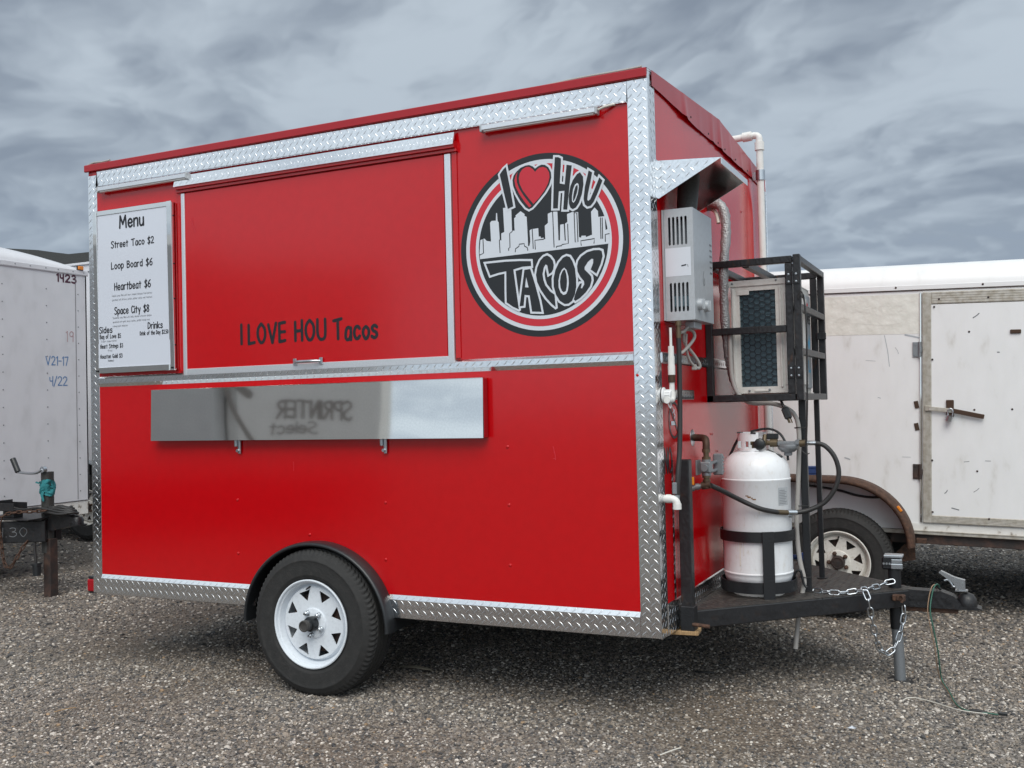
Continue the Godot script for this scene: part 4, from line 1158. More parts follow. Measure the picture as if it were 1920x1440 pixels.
# ---------------------------------------------------------------- what is fixed to the front wall
func build_front_gear() -> void:
	off = FOOD_AT
	# vent hood of tread plate: two triangular cheeks, a flat top
	var g := Geo.new()
	var z0 := -0.112
	var z1 := -0.615
	var tri := PackedVector2Array([Vector2(0.002, 2.245), Vector2(0.283, 2.392), Vector2(0.002, 2.412)])
	for z in [z0, z1]:
		g.t = side_at(0, 0, z)
		g.plate(tri, -0.0015, 0.0015)
	g.t = Transform3D()
	g.box(Vector3(0.142, 2.403, (z0 + z1) * 0.5), Vector3(0.284, 0.003, z0 - z1), 0.001, Basis(Vector3(0, 0, 1), -0.071))
	g.box(Vector3(0.284, 2.380, (z0 + z1) * 0.5), Vector3(0.003, 0.028, z0 - z1), 0.001)
	g.box(Vector3(0.004, 2.33, z0 + 0.02), Vector3(0.003, 0.17, 0.04), 0.001)
	# lugs on the near cheek only where they fit in the triangle
	for i in 14:
		for j in 9:
			var cx := 0.014 + i * 0.0205
			var cy := 2.256 + j * 0.0205
			if i % 2 != j % 2 or cy > 2.398 - cx * 0.071 or cy < 2.260 + cx * 0.523: continue
			g.t = side_at(cx - 0.015, cy - 0.015, z0 + 0.0016)
			g.lugs(Transform3D() if i % 2 == 0 else Transform3D(Basis(Vector3(0, 1, 0), Vector3(-1, 0, 0), Vector3(0, 0, 1)), Vector3(0.030, 0, 0)), 0.030, 0.030, 0.030)
	g.t = Transform3D()
	part(food, "vent_hood", g, M.tread_plate, "diamond plate hood over the flue of the water heater")
	g = Geo.new()
	g.cyl(Vector3(0.075, 2.20, -0.30), Vector3(0.075, 2.385, -0.36), 0.045, 0.05, 24)
	part(food, "flue_pipe", g, M.grey_steel)
	# white drain pipe up the far end, elbow over the roof
	g = Geo.new()
	var px := 0.055
	var pz := -2.055
	g.cyl(Vector3(px, 0.62, pz), Vector3(px, 2.93, pz), 0.0215, -1.0, 16)
	g.tube([Vector3(px, 2.90, pz), Vector3(px, 2.955, pz), Vector3(px - 0.004, 2.968, pz), Vector3(px - 0.014, 2.977, pz), Vector3(px - 0.028, 2.980, pz), Vector3(px - 0.30, 2.968, pz)], 0.0215, 14)
	g.cyl(Vector3(px, 2.885, pz), Vector3(px, 2.935, pz), 0.029, -1.0, 16)
	g.cyl(Vector3(px - 0.045, 2.980, pz), Vector3(px - 0.10, 2.977, pz), 0.029, -1.0, 16)
	var pipe := part(food, "vent_pipe", g, M.pvc, "white plastic vent pipe rising over the roof")
	g = Geo.new()
	g.cyl(Vector3(px, 2.70, pz), Vector3(px, 2.762, pz), 0.028, -1.0, 16)
	g.box(Vector3(px - 0.035, 2.73, pz), Vector3(0.06, 0.05, 0.004), 0.001)
	part(pipe, "pipe_strap", g, M.zinc)
	# square post beside the corner in its socket
	g = Geo.new()
	g.box(Vector3(0.045, 0.74, -0.262), Vector3(0.052, 0.72, 0.052), 0.004)
	part(food, "corner_post", g, M.black_steel, "rust flecked black square post beside the front corner")
	g = Geo.new()
	g.box(Vector3(0.047, 0.392, -0.262), Vector3(0.062, 0.120, 0.062), 0.003)
	part(food, "post_socket", g, M.black_steel_clean)
	g = Geo.new()
	g.cyl(Vector3(0.07, 0.375, -0.235), Vector3(0.145, 0.370, -0.235), 0.0085)
	part(food, "socket_pin", g, M.rust_steel)
	g = Geo.new()
	tread_strip(g, front_at(0, 0, 0), 0.20, 0.232, [Vector2(1.10, 0.002), Vector2(0.47, 0.002)])
	part(food, "post_backing", g, M.tread_plate)
	g = Geo.new()
	g.box(Vector3(0.02, 0.336, -0.27), Vector3(0.14, 0.018, 0.10), 0.002, Basis(Vector3.UP, 0.12))
	part(food, "floor_board_end", g, M.wood)
	# gas supply: flange and elbow out of the wall, regulator block, tee, yellow handled valve
	g = Geo.new()
	g.lathe([Vector2(0.040, 0.0), Vector2(0.040, 0.003), Vector2(0.022, 0.010), Vector2(0.018, 0.010)], Vector3(0.0, 1.186, -0.56), Basis(Vector3(0, 1, 0), Vector3(1, 0, 0), Vector3(0, 0, -1)), 20)
	part(food, "wall_flange", g, M.zinc)
	g = Geo.new()
	g.tube(smooth3([Vector3(0.005, 1.186, -0.56), Vector3(0.045, 1.186, -0.54), Vector3(0.078, 1.182, -0.50), Vector3(0.088, 1.160, -0.48), Vector3(0.088, 1.125, -0.475)], 5), 0.017, 12)
	part(food, "gas_elbow", g, M.brown_iron)
	g = Geo.new()
	for q in [[1.135, 1.120, 0.019], [1.120, 1.096, 0.013], [1.10, 1.086, 0.020]]: g.cyl(Vector3(0.088, q[0], -0.475), Vector3(0.088, q[1], -0.475), q[2], -1.0, 6 if q[2] > 0.015 else 12)
	for q in [[1.016, 1.002, 0.019], [1.004, 0.990, 0.013], [0.996, 0.984, 0.018]]: g.cyl(Vector3(0.088, q[0], -0.470), Vector3(0.088, q[1], -0.470), q[2], -1.0, 6 if q[2] > 0.015 else 12)
	part(food, "gas_nipple", g, M.brass)
	g = Geo.new()
	g.cyl(Vector3(0.088, 1.088, -0.472), Vector3(0.088, 1.014, -0.472), 0.022, -1.0, 8)
	g.box(Vector3(0.088, 1.052, -0.472), Vector3(0.050, 0.052, 0.050), 0.006)
	g.cyl(Vector3(0.088, 1.050, -0.45), Vector3(0.088, 1.050, -0.435), 0.018, 0.016)
	g.box(Vector3(0.112, 1.058, -0.60), Vector3(0.046, 0.100, 0.022), 0.004)
	g.box(Vector3(0.046, 1.050, -0.485), Vector3(0.008, 0.070, 0.07), 0.002)
	for k in 5: g.box(Vector3(0.136, 1.024 + k * 0.017, -0.60), Vector3(0.006, 0.008, 0.016), 0.001)
	g.cyl(Vector3(0.104, 1.070, -0.472), Vector3(0.104, 1.070, -0.60), 0.008)
	g.cyl(Vector3(0.104, 1.032, -0.472), Vector3(0.104, 1.032, -0.60), 0.008)
	part(food, "gas_regulator_block", g, M.cast_zinc)
	g = Geo.new()
	g.cyl(Vector3(0.088, 0.990, -0.468), Vector3(0.088, 0.955, -0.466), 0.017, -1.0, 10)
	g.cyl(Vector3(0.105, 0.972, -0.468), Vector3(0.066, 0.966, -0.464), 0.018, -1.0, 10)
	part(food, "gas_tee", g, M.brown_iron)
	g = Geo.new()
	g.cyl(Vector3(0.066, 0.966, -0.464), Vector3(-0.002 + 0.012, 0.952, -0.455), 0.012, -1.0, 10)
	g.cyl(Vector3(0.054, 0.964, -0.462), Vector3(0.040, 0.961, -0.46), 0.016, -1.0, 6)
	g.cyl(Vector3(0.030, 0.958, -0.458), Vector3(0.020, 0.955, -0.456), 0.016, -1.0, 6)
	part(food, "gas_valve", g, M.cast_zinc)
	g = Geo.new()
	g.box(Vector3(0.024, 0.990, -0.44), Vector3(0.026, 0.036, 0.006), 0.003)
	part(food, "valve_handle", g, M.orange)
	# water inlet of white plastic, a capped side port
	g = Geo.new()
	for q in [[1.68, 1.60, 0.006], [1.60, 1.555, 0.0125], [1.556, 1.515, 0.0145], [1.515, 1.475, 0.016], [1.442, 1.36, 0.0115]]: g.cyl(Vector3(0.040, q[0], -0.118), Vector3(0.040, q[1], -0.118), q[2], -1.0, 14)
	g.tube(smooth3([Vector3(0.040, 1.40, -0.118), Vector3(0.040, 1.372, -0.115), Vector3(0.034, 1.366, -0.10), Vector3(0.030, 1.366, -0.07)], 4), 0.015, 12)
	part(food, "water_inlet", g, M.pvc)
	g = Geo.new()
	g.cyl(Vector3(0.040, 1.476, -0.118), Vector3(0.040, 1.442, -0.118), 0.0155, -1.0, 14)
	part(food, "pipe_union", g, M.brown_iron)
	g = Geo.new()
	var ib := Basis(Vector3(0, 1, 0), Vector3(1, 0, 0), Vector3(0, 0, -1))
	g.lathe([Vector2(0.034, 0.006), Vector2(0.034, 0.010), Vector2(0.028, 0.014), Vector2(0.021, 0.014), Vector2(0.021, 0.040), Vector2(0.018, 0.043), Vector2(0.0, 0.043)], Vector3(0.0, 1.388, -0.10), ib, 24)
	for k in 12: g.box(Vector3(0.028, 1.388 + cos(TAU * k / 12) * 0.0215, -0.10 + sin(TAU * k / 12) * 0.0215), Vector3(0.022, 0.004, 0.004), 0.001)
	g.tube(smooth3([Vector3(0.03, 1.365, -0.078), Vector3(0.034, 1.342, -0.085), Vector3(0.036, 1.330, -0.10), Vector3(0.034, 1.342, -0.115), Vector3(0.03, 1.365, -0.122)], 4), 0.003, 6)
	part(food, "inlet_cap", g, M.old_white)
	g = Geo.new()
	g.tube(smooth3([Vector3(0.0, 0.940, -0.085), Vector3(0.020, 0.941, -0.085), Vector3(0.043, 0.938, -0.087), Vector3(0.056, 0.924, -0.088), Vector3(0.058, 0.896, -0.088)], 5), 0.0165, 14)
	g.cyl(Vector3(0.058, 0.920, -0.088), Vector3(0.058, 0.896, -0.088), 0.0185, -1.0, 14)
	g.cyl(Vector3(0.012, 0.941, -0.085), Vector3(0.032, 0.941, -0.086), 0.0185, -1.0, 14)
	part(food, "drain_elbow", g, M.pvc)
	# printed warnings
	g = Geo.new()
	g.t = front_at(0.0036, 1.276, -0.262)
	var ring := []
	for k in 41: ring.append(Vector2(cos(TAU * k / 40.0), sin(TAU * k / 40.0)) * 0.078)
	stroke(g, ring, 0.010, 0.0004)
	stroke(g, [Vector2(-0.054, 0.054), Vector2(0.0, 0.0), Vector2(0.054, -0.054)], 0.010, 0.0007)
	g.t = front_at(0.0036, 1.05, -0.102)
	write(g, "NO", 0, 0, 0.105, 0.105, 0.013, 0.0005, 1.2)
	var no := part(food, "warning_print", g, M.ink, "black no smoking ring and the word NO")
	g = Geo.new()
	g.t = front_at(0.0036, 1.276, -0.262)
	g.face(rect(-0.05, -0.022, 0.018, -0.004), 0.0003)
	stroke(g, smooth2([Vector2(-0.015, 0.012), Vector2(-0.028, 0.028), Vector2(-0.008, 0.040), Vector2(-0.022, 0.060)], 4), 0.006, 0.0003)
	stroke(g, smooth2([Vector2(0.004, 0.008), Vector2(0.014, 0.022), Vector2(-0.002, 0.030), Vector2(0.008, 0.046)], 4), 0.006, 0.0004)
	part(no, "cigarette_print", g, M.white_vinyl)
	for q in [[2.19, 1.92], [1.97, 1.62], [2.46, 1.74], [1.19, 0.92], [1.10, 1.02]]: screw(food, front_at(0.004, q[0], -q[1]), 0.006, "red_trim")

# ---------------------------------------------------------------- draw bar
func rail_pt(s: float, y: float, out: float) -> Vector3:   # s along the near rail from the body, out from its outer face
	var a := Vector3(0.03, y, -0.356)
	var d := Vector3(0.7165, 0, -0.6976)
	return a + d * s + Vector3(0.6976, 0, 0.7165) * out
func build_tongue() -> void:
	off = FOOD_AT
	var g := Geo.new()
	for far in [false, true]:
		g = Geo.new()
		var a := rail_pt(-0.02, 0.365, -0.025)
		var b := rail_pt(1.235, 0.365, -0.025)
		if far:
			a.z = -W - a.z; b.z = -W - b.z
		g.bar(a, b, 0.05, 0.080, Vector3.UP, 0.004)
		part(food, "tongue_rail", g, M.black_steel)
	# deck of worn tread plate
	g = Geo.new()
	var p0 := rail_pt(0.01, 0, -0.004)
	var p1 := rail_pt(1.22, 0, -0.004)
	var poly := PackedVector2Array([Vector2(0.008, p0.z), Vector2(p0.x, p0.z), Vector2(p1.x, p1.z), Vector2(p1.x, -W - p1.z), Vector2(p0.x, -W - p0.z), Vector2(0.008, -W - p0.z)])
	var ixs := Geometry2D.triangulate_polygon(poly)
	for q in [[0.409, Vector3.UP], [0.4055, Vector3.DOWN]]:
		for k in range(0, ixs.size(), 3):
			g.ftri(Vector3(poly[ixs[k]].x, q[0], poly[ixs[k]].y), Vector3(poly[ixs[k + 1]].x, q[0], poly[ixs[k + 1]].y), Vector3(poly[ixs[k + 2]].x, q[0], poly[ixs[k + 2]].y), q[1])
	for k in poly.size():
		var a2 := poly[k]
		var b2 := poly[(k + 1) % poly.size()]
		g.quad(Vector3(a2.x, 0.4055, a2.y), Vector3(b2.x, 0.4055, b2.y), Vector3(b2.x, 0.409, b2.y), Vector3(a2.x, 0.409, a2.y), Vector3((a2.x + b2.x) * 0.5 - 0.4, 0, (a2.y + b2.y) * 0.5 + W * 0.5))
	for i in 44:
		for j in 84:
			var cx := 0.02 + i * 0.0205
			var cz := -0.38 - j * 0.0205
			if i % 2 != j % 2 or not Geometry2D.is_point_in_polygon(Vector2(cx, cz), poly): continue
			g.t = Transform3D(Basis(Vector3(1, 0, 0), Vector3(0, 0, -1), Vector3(0, 1, 0)), Vector3(cx - 0.01, 0.409, cz + 0.01))
			g.lugs(Transform3D() if i % 2 == 0 else Transform3D(Basis(Vector3(0, 1, 0), Vector3(-1, 0, 0), Vector3(0, 0, 1)), Vector3(0.0206, 0, 0)), 0.0206, 0.0206, 0.0205, 0.0165, 0.0035, 0.0015)
	g.t = Transform3D()
	part(food, "tongue_deck", g, M.deck_tread)
	# coupler
	g = Geo.new()
	var zc := -W * 0.5
	g.t = side_at(0, 0, zc)
	g.plate(PackedVector2Array([Vector2(0.86, 0.325), Vector2(1.195, 0.325), Vector2(1.215, 0.331), Vector2(1.195, 0.338), Vector2(0.86, 0.338)]), -0.046, 0.046)
	g.plate(PackedVector2Array([Vector2(0.86, 0.338), Vector2(1.13, 0.338), Vector2(1.115, 0.362), Vector2(1.09, 0.388), Vector2(1.04, 0.405), Vector2(0.86, 0.409)]), -0.040, 0.040)
	g.t = Transform3D()
	g.lathe([Vector2(0.045, 0.0), Vector2(0.046, 0.02), Vector2(0.042, 0.042), Vector2(0.030, 0.060), Vector2(0.012, 0.068), Vector2(0.0, 0.069)], Vector3(1.15, 0.333, zc), Basis(), 24)
	for q in [[0.90, 0.370], [0.985, 0.372], [1.07, 0.362]]: g.cyl(Vector3(q[0], q[1], zc + 0.038), Vector3(q[0], q[1], zc + 0.047), 0.013, -1.0, 6)
	var coupler := part(food, "coupler", g, M.black_steel)
	g = Geo.new()
	g.box(Vector3(0.985, 0.312, zc), Vector3(0.25, 0.022, 0.06), 0.003)
	part(coupler, "coupler_foot", g, M.rust_steel)
	g = Geo.new()
	g.t = side_at(0, 0, zc)
	g.plate(PackedVector2Array([Vector2(1.145, 0.414), Vector2(1.145, 0.462), Vector2(1.098, 0.474), Vector2(1.038, 0.503), Vector2(1.028, 0.494), Vector2(1.092, 0.446), Vector2(1.102, 0.424), Vector2(1.118, 0.413)]), -0.018, 0.018)
	g.plate(PackedVector2Array([Vector2(1.100, 0.408), Vector2(1.155, 0.408), Vector2(1.155, 0.414), Vector2(1.100, 0.414)]), -0.022, 0.022)
	g.t = Transform3D()
	g.tube(smooth3([Vector3(1.052, 0.456, zc + 0.01), Vector3(1.068, 0.460, zc + 0.01), Vector3(1.080, 0.448, zc + 0.01), Vector3(1.090, 0.430, zc + 0.01), Vector3(1.100, 0.428, zc + 0.01)], 4), 0.007, 8)
	for q in [[1.10, 0.458], [1.132, 0.446]]: g.cyl(Vector3(q[0], q[1], zc + 0.017), Vector3(q[0], q[1], zc + 0.021), 0.006)
	part(coupler, "latch", g, M.zinc, "bright zinc coupler latch")
	# jack
	var jx := 0.818
	g = Geo.new()
	g.cyl(Vector3(jx + 0.010, 0.205, zc), Vector3(jx + 0.004, 0.520, zc), 0.031, -1.0, 22)
	var jack := part(food, "jack", g, M.black_steel_clean, "black drop leg jack with a bright crank box")
	g = Geo.new()
	g.cyl(Vector3(jx + 0.018, -0.050, zc), Vector3(jx + 0.010, 0.21, zc), 0.0265, -1.0, 22)
	part(jack, "jack_leg", g, M.cast_zinc)
	g = Geo.new()
	g.plate(PackedVector2Array([Vector2(-0.055, -0.05), Vector2(0.075, -0.05), Vector2(0.09, -0.02), Vector2(0.09, 0.05), Vector2(-0.055, 0.05)]), 0.0, 0.006)
	var gf := Geo.new()
	for k in g.v.size():
		gf.v.append(Vector3(g.v[k].x + jx + 0.012, g.v[k].z - 0.052, zc - g.v[k].y)); gf.n.append(Vector3(g.n[k].x, g.n[k].z, -g.n[k].y))
	part(jack, "foot_plate", gf, M.black_steel)
	g = Geo.new()
	g.box(Vector3(jx - 0.004, 0.530, zc), Vector3(0.092, 0.062, 0.070), 0.008)
	part(jack, "crank_box", g, M.black_steel_clean)
	g = Geo.new()
	g.box(Vector3(jx + 0.004, 0.565, zc), Vector3(0.090, 0.014, 0.074), 0.005)
	g.box(Vector3(jx + 0.020, 0.542, zc + 0.030), Vector3(0.052, 0.022, 0.016), 0.004)
	g.box(Vector3(jx + 0.020, 0.517, zc + 0.032), Vector3(0.056, 0.028, 0.018), 0.004)
	part(jack, "box_cover", g, M.zinc)
	for x in [-0.040, -0.026, -0.012]:
		g = Geo.new()
		g.cyl(Vector3(jx + x, 0.530, zc + 0.034), Vector3(jx + x, 0.530, zc + 0.040), 0.0055, -1.0, 10)
		part(jack, "rivet", g, M.zinc)
	# ring that holds the gas bottle
	var tc := Vector3(0.225, 0, -0.89)
	for q in [[0.676, 0.727, 0.176], [0.432, 0.486, 0.178]]:
		g = Geo.new()
		var r: float = q[2]
		var rows := []
		for rr in [[r, q[0]], [r + 0.005, q[0]], [r + 0.005, q[1]], [r, q[1]], [r, q[0]]]:
			var row := []
			for k in 61:
				var an: float = lerp(deg_to_rad(-38.0), deg_to_rad(308.0), k / 60.0)
				row.append(tc + Vector3(cos(an) * rr[0], rr[1], sin(an) * rr[0]))
			rows.append(row)
		for k in 4: g.grid([rows[k], rows[k + 1]])
		part(food, "bottle_ring", g, M.black_steel_clean, "black steel band round the gas bottle")
	g = Geo.new()
	g.box(Vector3(0.310, 0.567, -0.722), Vector3(0.056, 0.325, 0.007), 0.001, Basis(Vector3.UP, 0.45))
	g.box(Vector3(0.225 - 0.178, 0.567, -0.95), Vector3(0.007, 0.325, 0.05), 0.001)
	part(food, "ring_upright", g, M.black_steel_clean)
	g = Geo.new()
	g.tube(smooth3([Vector3(0.385, 0.48, -0.93), Vector3(0.400, 0.515, -0.925), Vector3(0.420, 0.52, -0.925), Vector3(0.428, 0.49, -0.925), Vector3(0.436, 0.455, -0.925), Vector3(0.448, 0.44, -0.925)], 5), 0.006, 8)
	part(food, "ring_hook", g, M.black_steel_clean)

# ---------------------------------------------------------------- cage that carries the air conditioner
func build_cage() -> void:
	var cage := thing("steel_cage", "black steel cage with hinged front gate holding the air conditioner", "cage", Vector3(0.23, 0.405, -1.22))
	var z0 := -0.867
	var z1 := -1.60
	var parts := [
		["post", Vector3(0.018, 1.352, z0), Vector3(0.018, 1.745, z0)], ["post", Vector3(0.418, 1.386, z0), Vector3(0.418, 2.020, z0)],
		["post", Vector3(0.418, 1.386, z1), Vector3(0.418, 2.020, z1)], ["post", Vector3(0.018, 1.352, z1), Vector3(0.018, 2.05, z1)],
		["rail", Vector3(0.0, 1.369, z0), Vector3(0.435, 1.369, z0)], ["rail", Vector3(0.0, 2.038, z0), Vector3(0.435, 2.038, z0)], ["rail", Vector3(0.035, 1.702, z0), Vector3(0.401, 1.702, z0)],
		["rail", Vector3(0.0, 1.369, z1), Vector3(0.435, 1.369, z1)], ["rail", Vector3(0.0, 2.038, z1), Vector3(0.435, 2.038, z1)],
		["rail", Vector3(0.205, 2.034, z0 - 0.018), Vector3(0.205, 2.034, z1 + 0.018)], ["rail", Vector3(0.040, 2.034, z0 - 0.018), Vector3(0.040, 2.034, z1 + 0.018)],
		["rail", Vector3(0.10, 1.367, z0 - 0.018), Vector3(0.10, 1.367, z1 + 0.018)], ["rail", Vector3(0.36, 1.367, z0 - 0.018), Vector3(0.36, 1.367, z1 + 0.018)]]
	for q in parts:
		var g := Geo.new()
		g.bar(q[1], q[2], 0.034, 0.034, Vector3.UP, 0.003)
		part(cage, q[0], g, M.black_steel)
	for q in [[0.444, -0.993, 0.034], [0.452, -1.385, 0.026]]:
		var g := Geo.new()
		g.bar(Vector3(q[0], 0.412, q[1]), Vector3(q[0] - 0.002, 1.352, q[1]), q[2], q[2], Vector3.UP, 0.003)
		var leg := part(cage, "leg", g, M.black_steel_clean)
		g = Geo.new()
		g.box(Vector3(q[0], 0.4125, q[1]), Vector3(q[2] + 0.025, 0.005, q[2] + 0.02), 0.001)
		part(leg, "foot_plate", g, M.black_steel)
	var gate := Geo.new()
	gate.bar(Vector3(0.457, 1.352, z0), Vector3(0.457, 2.060, z0), 0.034, 0.034, Vector3.UP, 0.003)
	var gt := part(cage, "gate", gate, M.black_steel, "gate of black square tube hinged to the cage")
	for q in [[1.352, 2.055, z1, z1]]:
		var g := Geo.new()
		g.bar(Vector3(0.457, q[0], z1), Vector3(0.457, q[1], z1), 0.034, 0.034, Vector3.UP, 0.003)
		part(gt, "gate_stile", g, M.black_steel)
	for y in [1.369, 1.590, 1.805, 2.040]:
		var g := Geo.new()
		g.bar(Vector3(0.457, y, z0 - 0.018), Vector3(0.457, y, z1 + 0.018), 0.033, 0.032, Vector3.UP, 0.003)
		part(gt, "gate_rail", g, M.black_steel)
	for y in [1.49, 1.945]:
		var g := Geo.new()
		g.box(Vector3(0.4375, y, z0 + 0.020), Vector3(0.064, 0.060, 0.005), 0.001)
		g.cyl(Vector3(0.4375, y - 0.03, z0 + 0.024), Vector3(0.4375, y + 0.03, z0 + 0.024), 0.006)
		var h := part(cage, "hinge", g, M.black_steel)
		for x in [-0.018, 0.018]:
			for dy in [-0.018, 0.018]:
				g = Geo.new()
				g.lathe([Vector2(0.006, 0), Vector2(0.005, 0.004), Vector2(0, 0.005)], Vector3(0.4375 + x, y + dy, z0 + 0.0225), Basis(Vector3(1, 0, 0), Vector3(0, 0, 1), Vector3(0, -1, 0)), 8)
				part(h, "bolt", g, M.zinc)
	var g3 := Geo.new()
	g3.box(Vector3(0.457, 1.70, z1 + 0.03), Vector3(0.05, 0.04, 0.02), 0.003)
	part(cage, "gate_latch", g3, M.black_steel)

func build_hung_things() -> void:
	# ---- air conditioner inside the cage
	var ac := thing("air_conditioner", "cream outdoor air conditioner standing inside the black steel cage", "air conditioner", Vector3(0.26, 1.386, -1.24))
	var x0 := 0.118
	var x1 := 0.398
	var y0 := 1.392
	var y1 := 1.955
	var z0 := -0.925
	var z1 := -1.560
	var g := Geo.new()
	# the near end is a frame round the coil opening
	g.t = side_at(0, 0, z0)
	g.plate(rect(x0, y0, x1, y1), -0.020, 0.0, [rect(0.160, 1.424, 0.338, 1.905)])
	g.t = Transform3D()
	g.box(Vector3((x0 + x1) * 0.5, y1 - 0.004, (z0 + z1) * 0.5 - 0.01), Vector3(x1 - x0, 0.008, z0 - z1 - 0.02), 0.003)
	g.box(Vector3((x0 + x1) * 0.5, y0 + 0.004, (z0 + z1) * 0.5 - 0.01), Vector3(x1 - x0, 0.008, z0 - z1 - 0.02), 0.002)
	g.box(Vector3(x1 - 0.004, (y0 + y1) * 0.5, (z0 + z1) * 0.5 - 0.01), Vector3(0.008, y1 - y0 - 0.018, z0 - z1 - 0.022), 0.003)
	g.box(Vector3((x0 + x1) * 0.5, (y0 + y1) * 0.5, z1 + 0.004), Vector3(x1 - x0 - 0.002, y1 - y0 - 0.018, 0.008), 0.002)
	var shell := part(ac, "casing", g, M.ac_shell)
	g = Geo.new()
	g.box(Vector3(0.249, y1 - 0.012, z0 + 0.003), Vector3(x1 - x0 + 0.006, 0.030, 0.008), 0.002)
	g.box(Vector3(0.130, 1.67, z0 + 0.004), Vector3(0.012, 0.50, 0.008), 0.003)
	g.box(Vector3(0.362, 1.67, z0 + 0.004), Vector3(0.010, 0.50, 0.008), 0.003)
	g.box(Vector3(0.384, 1.66, z0 + 0.004), Vector3(0.008, 0.46, 0.006), 0.002)
	g.box(Vector3(0.26, y0 + 0.012, z0 + 0.003), Vector3(0.07, 0.010, 0.006), 0.002)
	g.box(Vector3(0.18, 1.896, z0 + 0.002), Vector3(0.06, 0.022, 0.006), 0.002)
	part(shell, "casing_rib", g, M.ac_shell)
	for q in [[0.128, 1.945], [0.345, 1.950], [0.13, 1.405], [0.20, 1.405], [0.30, 1.408]]:
		g = Geo.new()
		g.lathe([Vector2(0.006, 0), Vector2(0.005, 0.003), Vector2(0, 0.004)], Vector3(q[0], q[1], z0 + 0.0075), Basis(Vector3(1, 0, 0), Vector3(0, 0, 1), Vector3(0, -1, 0)), 10)
		part(shell, "screw", g, M.cast_zinc)
	g = Geo.new()
	g.box(Vector3(0.249, 1.664, z0 - 0.027), Vector3(0.20, 0.50, 0.004), 0.001)
	for k in 70: g.box(Vector3(0.249, 1.426 + k * 0.0069, z0 - 0.021), Vector3(0.19, 0.0018, 0.010), 0.0003)
	part(ac, "coil", g, M.ac_coil)
	# honeycomb guard: one sheet with hexagon holes drawn as struts
	g = Geo.new()
	var a := 0.0180
	for i in 8:
		for j in 18:
			var cx := 0.163 + i * a * 1.5
			var cy := 1.430 + j * a * 1.732 + (a * 0.866 if i % 2 == 1 else 0.0)
			if cx > 0.338 or cy > 1.902: continue
			for k in 3:
				var p := Vector2.from_angle(TAU * k / 6.0) * a * 0.98 + Vector2(cx, cy)
				var q := Vector2.from_angle(TAU * (k + 1) / 6.0) * a * 0.98 + Vector2(cx, cy)
				g.bar(Vector3(p.x, p.y, z0 - 0.010), Vector3(q.x, q.y, z0 - 0.010), 0.0042, 0.003, Vector3(0, 0, 1), 0.0)
	part(ac, "honeycomb_guard", g, M.ac_grille, "", true)
	# front: a raised cream panel and its dark print
	g = Geo.new()
	g.box(Vector3(x1 + 0.008, 1.66, -1.16), Vector3(0.022, 0.46, 0.40), 0.010)
	part(ac, "fan_panel", g, M.ac_shell)
	g = Geo.new()
	g.box(Vector3(x1 + 0.004, 1.665, -1.46), Vector3(0.010, 0.50, 0.16), 0.004)
	part(ac, "side_panel", g, M.heater_grey)
	g = Geo.new()
	g.t = front_at(x1 + 0.0095, 1.765, -1.39)
	write(g, "GREE", 0, 0, 0.040, 0.13, 0.008)
	part(ac, "lettering", g, M.ink)
	g = Geo.new()
	g.t = front_at(x1 + 0.0095, 1.66, -1.46)
	g.face(PackedVector2Array([Vector2(-0.03, 0.0), Vector2(0.0, -0.05), Vector2(0.035, 0.0), Vector2(0.012, 0.05), Vector2(0.0, 0.02)]), 0.0005)
	g.face(rect(-0.035, -0.16, 0.035, -0.145), 0.0005); g.face(rect(-0.035, -0.14, -0.015, -0.095), 0.0005)
	part(ac, "energy_label", g, M.logo_blue)
	g = Geo.new()
	g.t = front_at(x1 + 0.0095, 1.85, -1.44)
	g.face(round_poly(0.026, 20), 0.0005)
	part(ac, "red_mark", g, M.red_vinyl)
	g = Geo.new()
	for z in [-1.05, -1.45]: g.box(Vector3(0.26, 1.3885, z), Vector3(0.33, 0.006, 0.04), 0.001)
	part(ac, "foot", g, M.ac_shell)

	# ---- water heater on the wall
	var wh := thing("water_heater", "grey wall hung water heater with slotted side and two knobs under the hood", "water heater", Vector3(0.08, 1.712, -0.32))
	g = Geo.new()
	var holes := []
	for k in 5:
		holes.append(slot(0.034 + k * 0.0185, 2.045, 2.170, 0.0052))
		holes.append(slot(0.034 + k * 0.0185, 1.752, 1.880, 0.0052))
	g.t = side_at(0, 0, -0.163)
	g.plate(rect(0.010, 1.714, 0.140, 2.205), -0.002, 0.0, holes)
	g.t = Transform3D()
	g.box(Vector3(0.138, 1.9595, -0.325), Vector3(0.004, 0.491, 0.32), 0.0015)
	g.box(Vector3(0.075, 1.9595, -0.486), Vector3(0.128, 0.489, 0.003), 0.001)
	g.box(Vector3(0.075, 2.2035, -0.325), Vector3(0.124, 0.003, 0.316), 0.001)
	g.box(Vector3(0.075, 1.7155, -0.325), Vector3(0.124, 0.003, 0.316), 0.001)
	g.box(Vector3(0.005, 1.9595, -0.325), Vector3(0.008, 0.489, 0.34), 0.001)
	var body := part(wh, "casing", g, M.heater_grey)
	g = Geo.new()
	g.box(Vector3(0.075, 1.96, -0.34), Vector3(0.10, 0.42, 0.20), 0.004)
	part(body, "burner", g, M.cast_zinc)
	g = Geo.new()
	g.box(Vector3(0.07, 1.80, -0.215), Vector3(0.08, 0.05, 0.03), 0.004)
	part(body, "heat_exchanger", g, M.ac_coil)
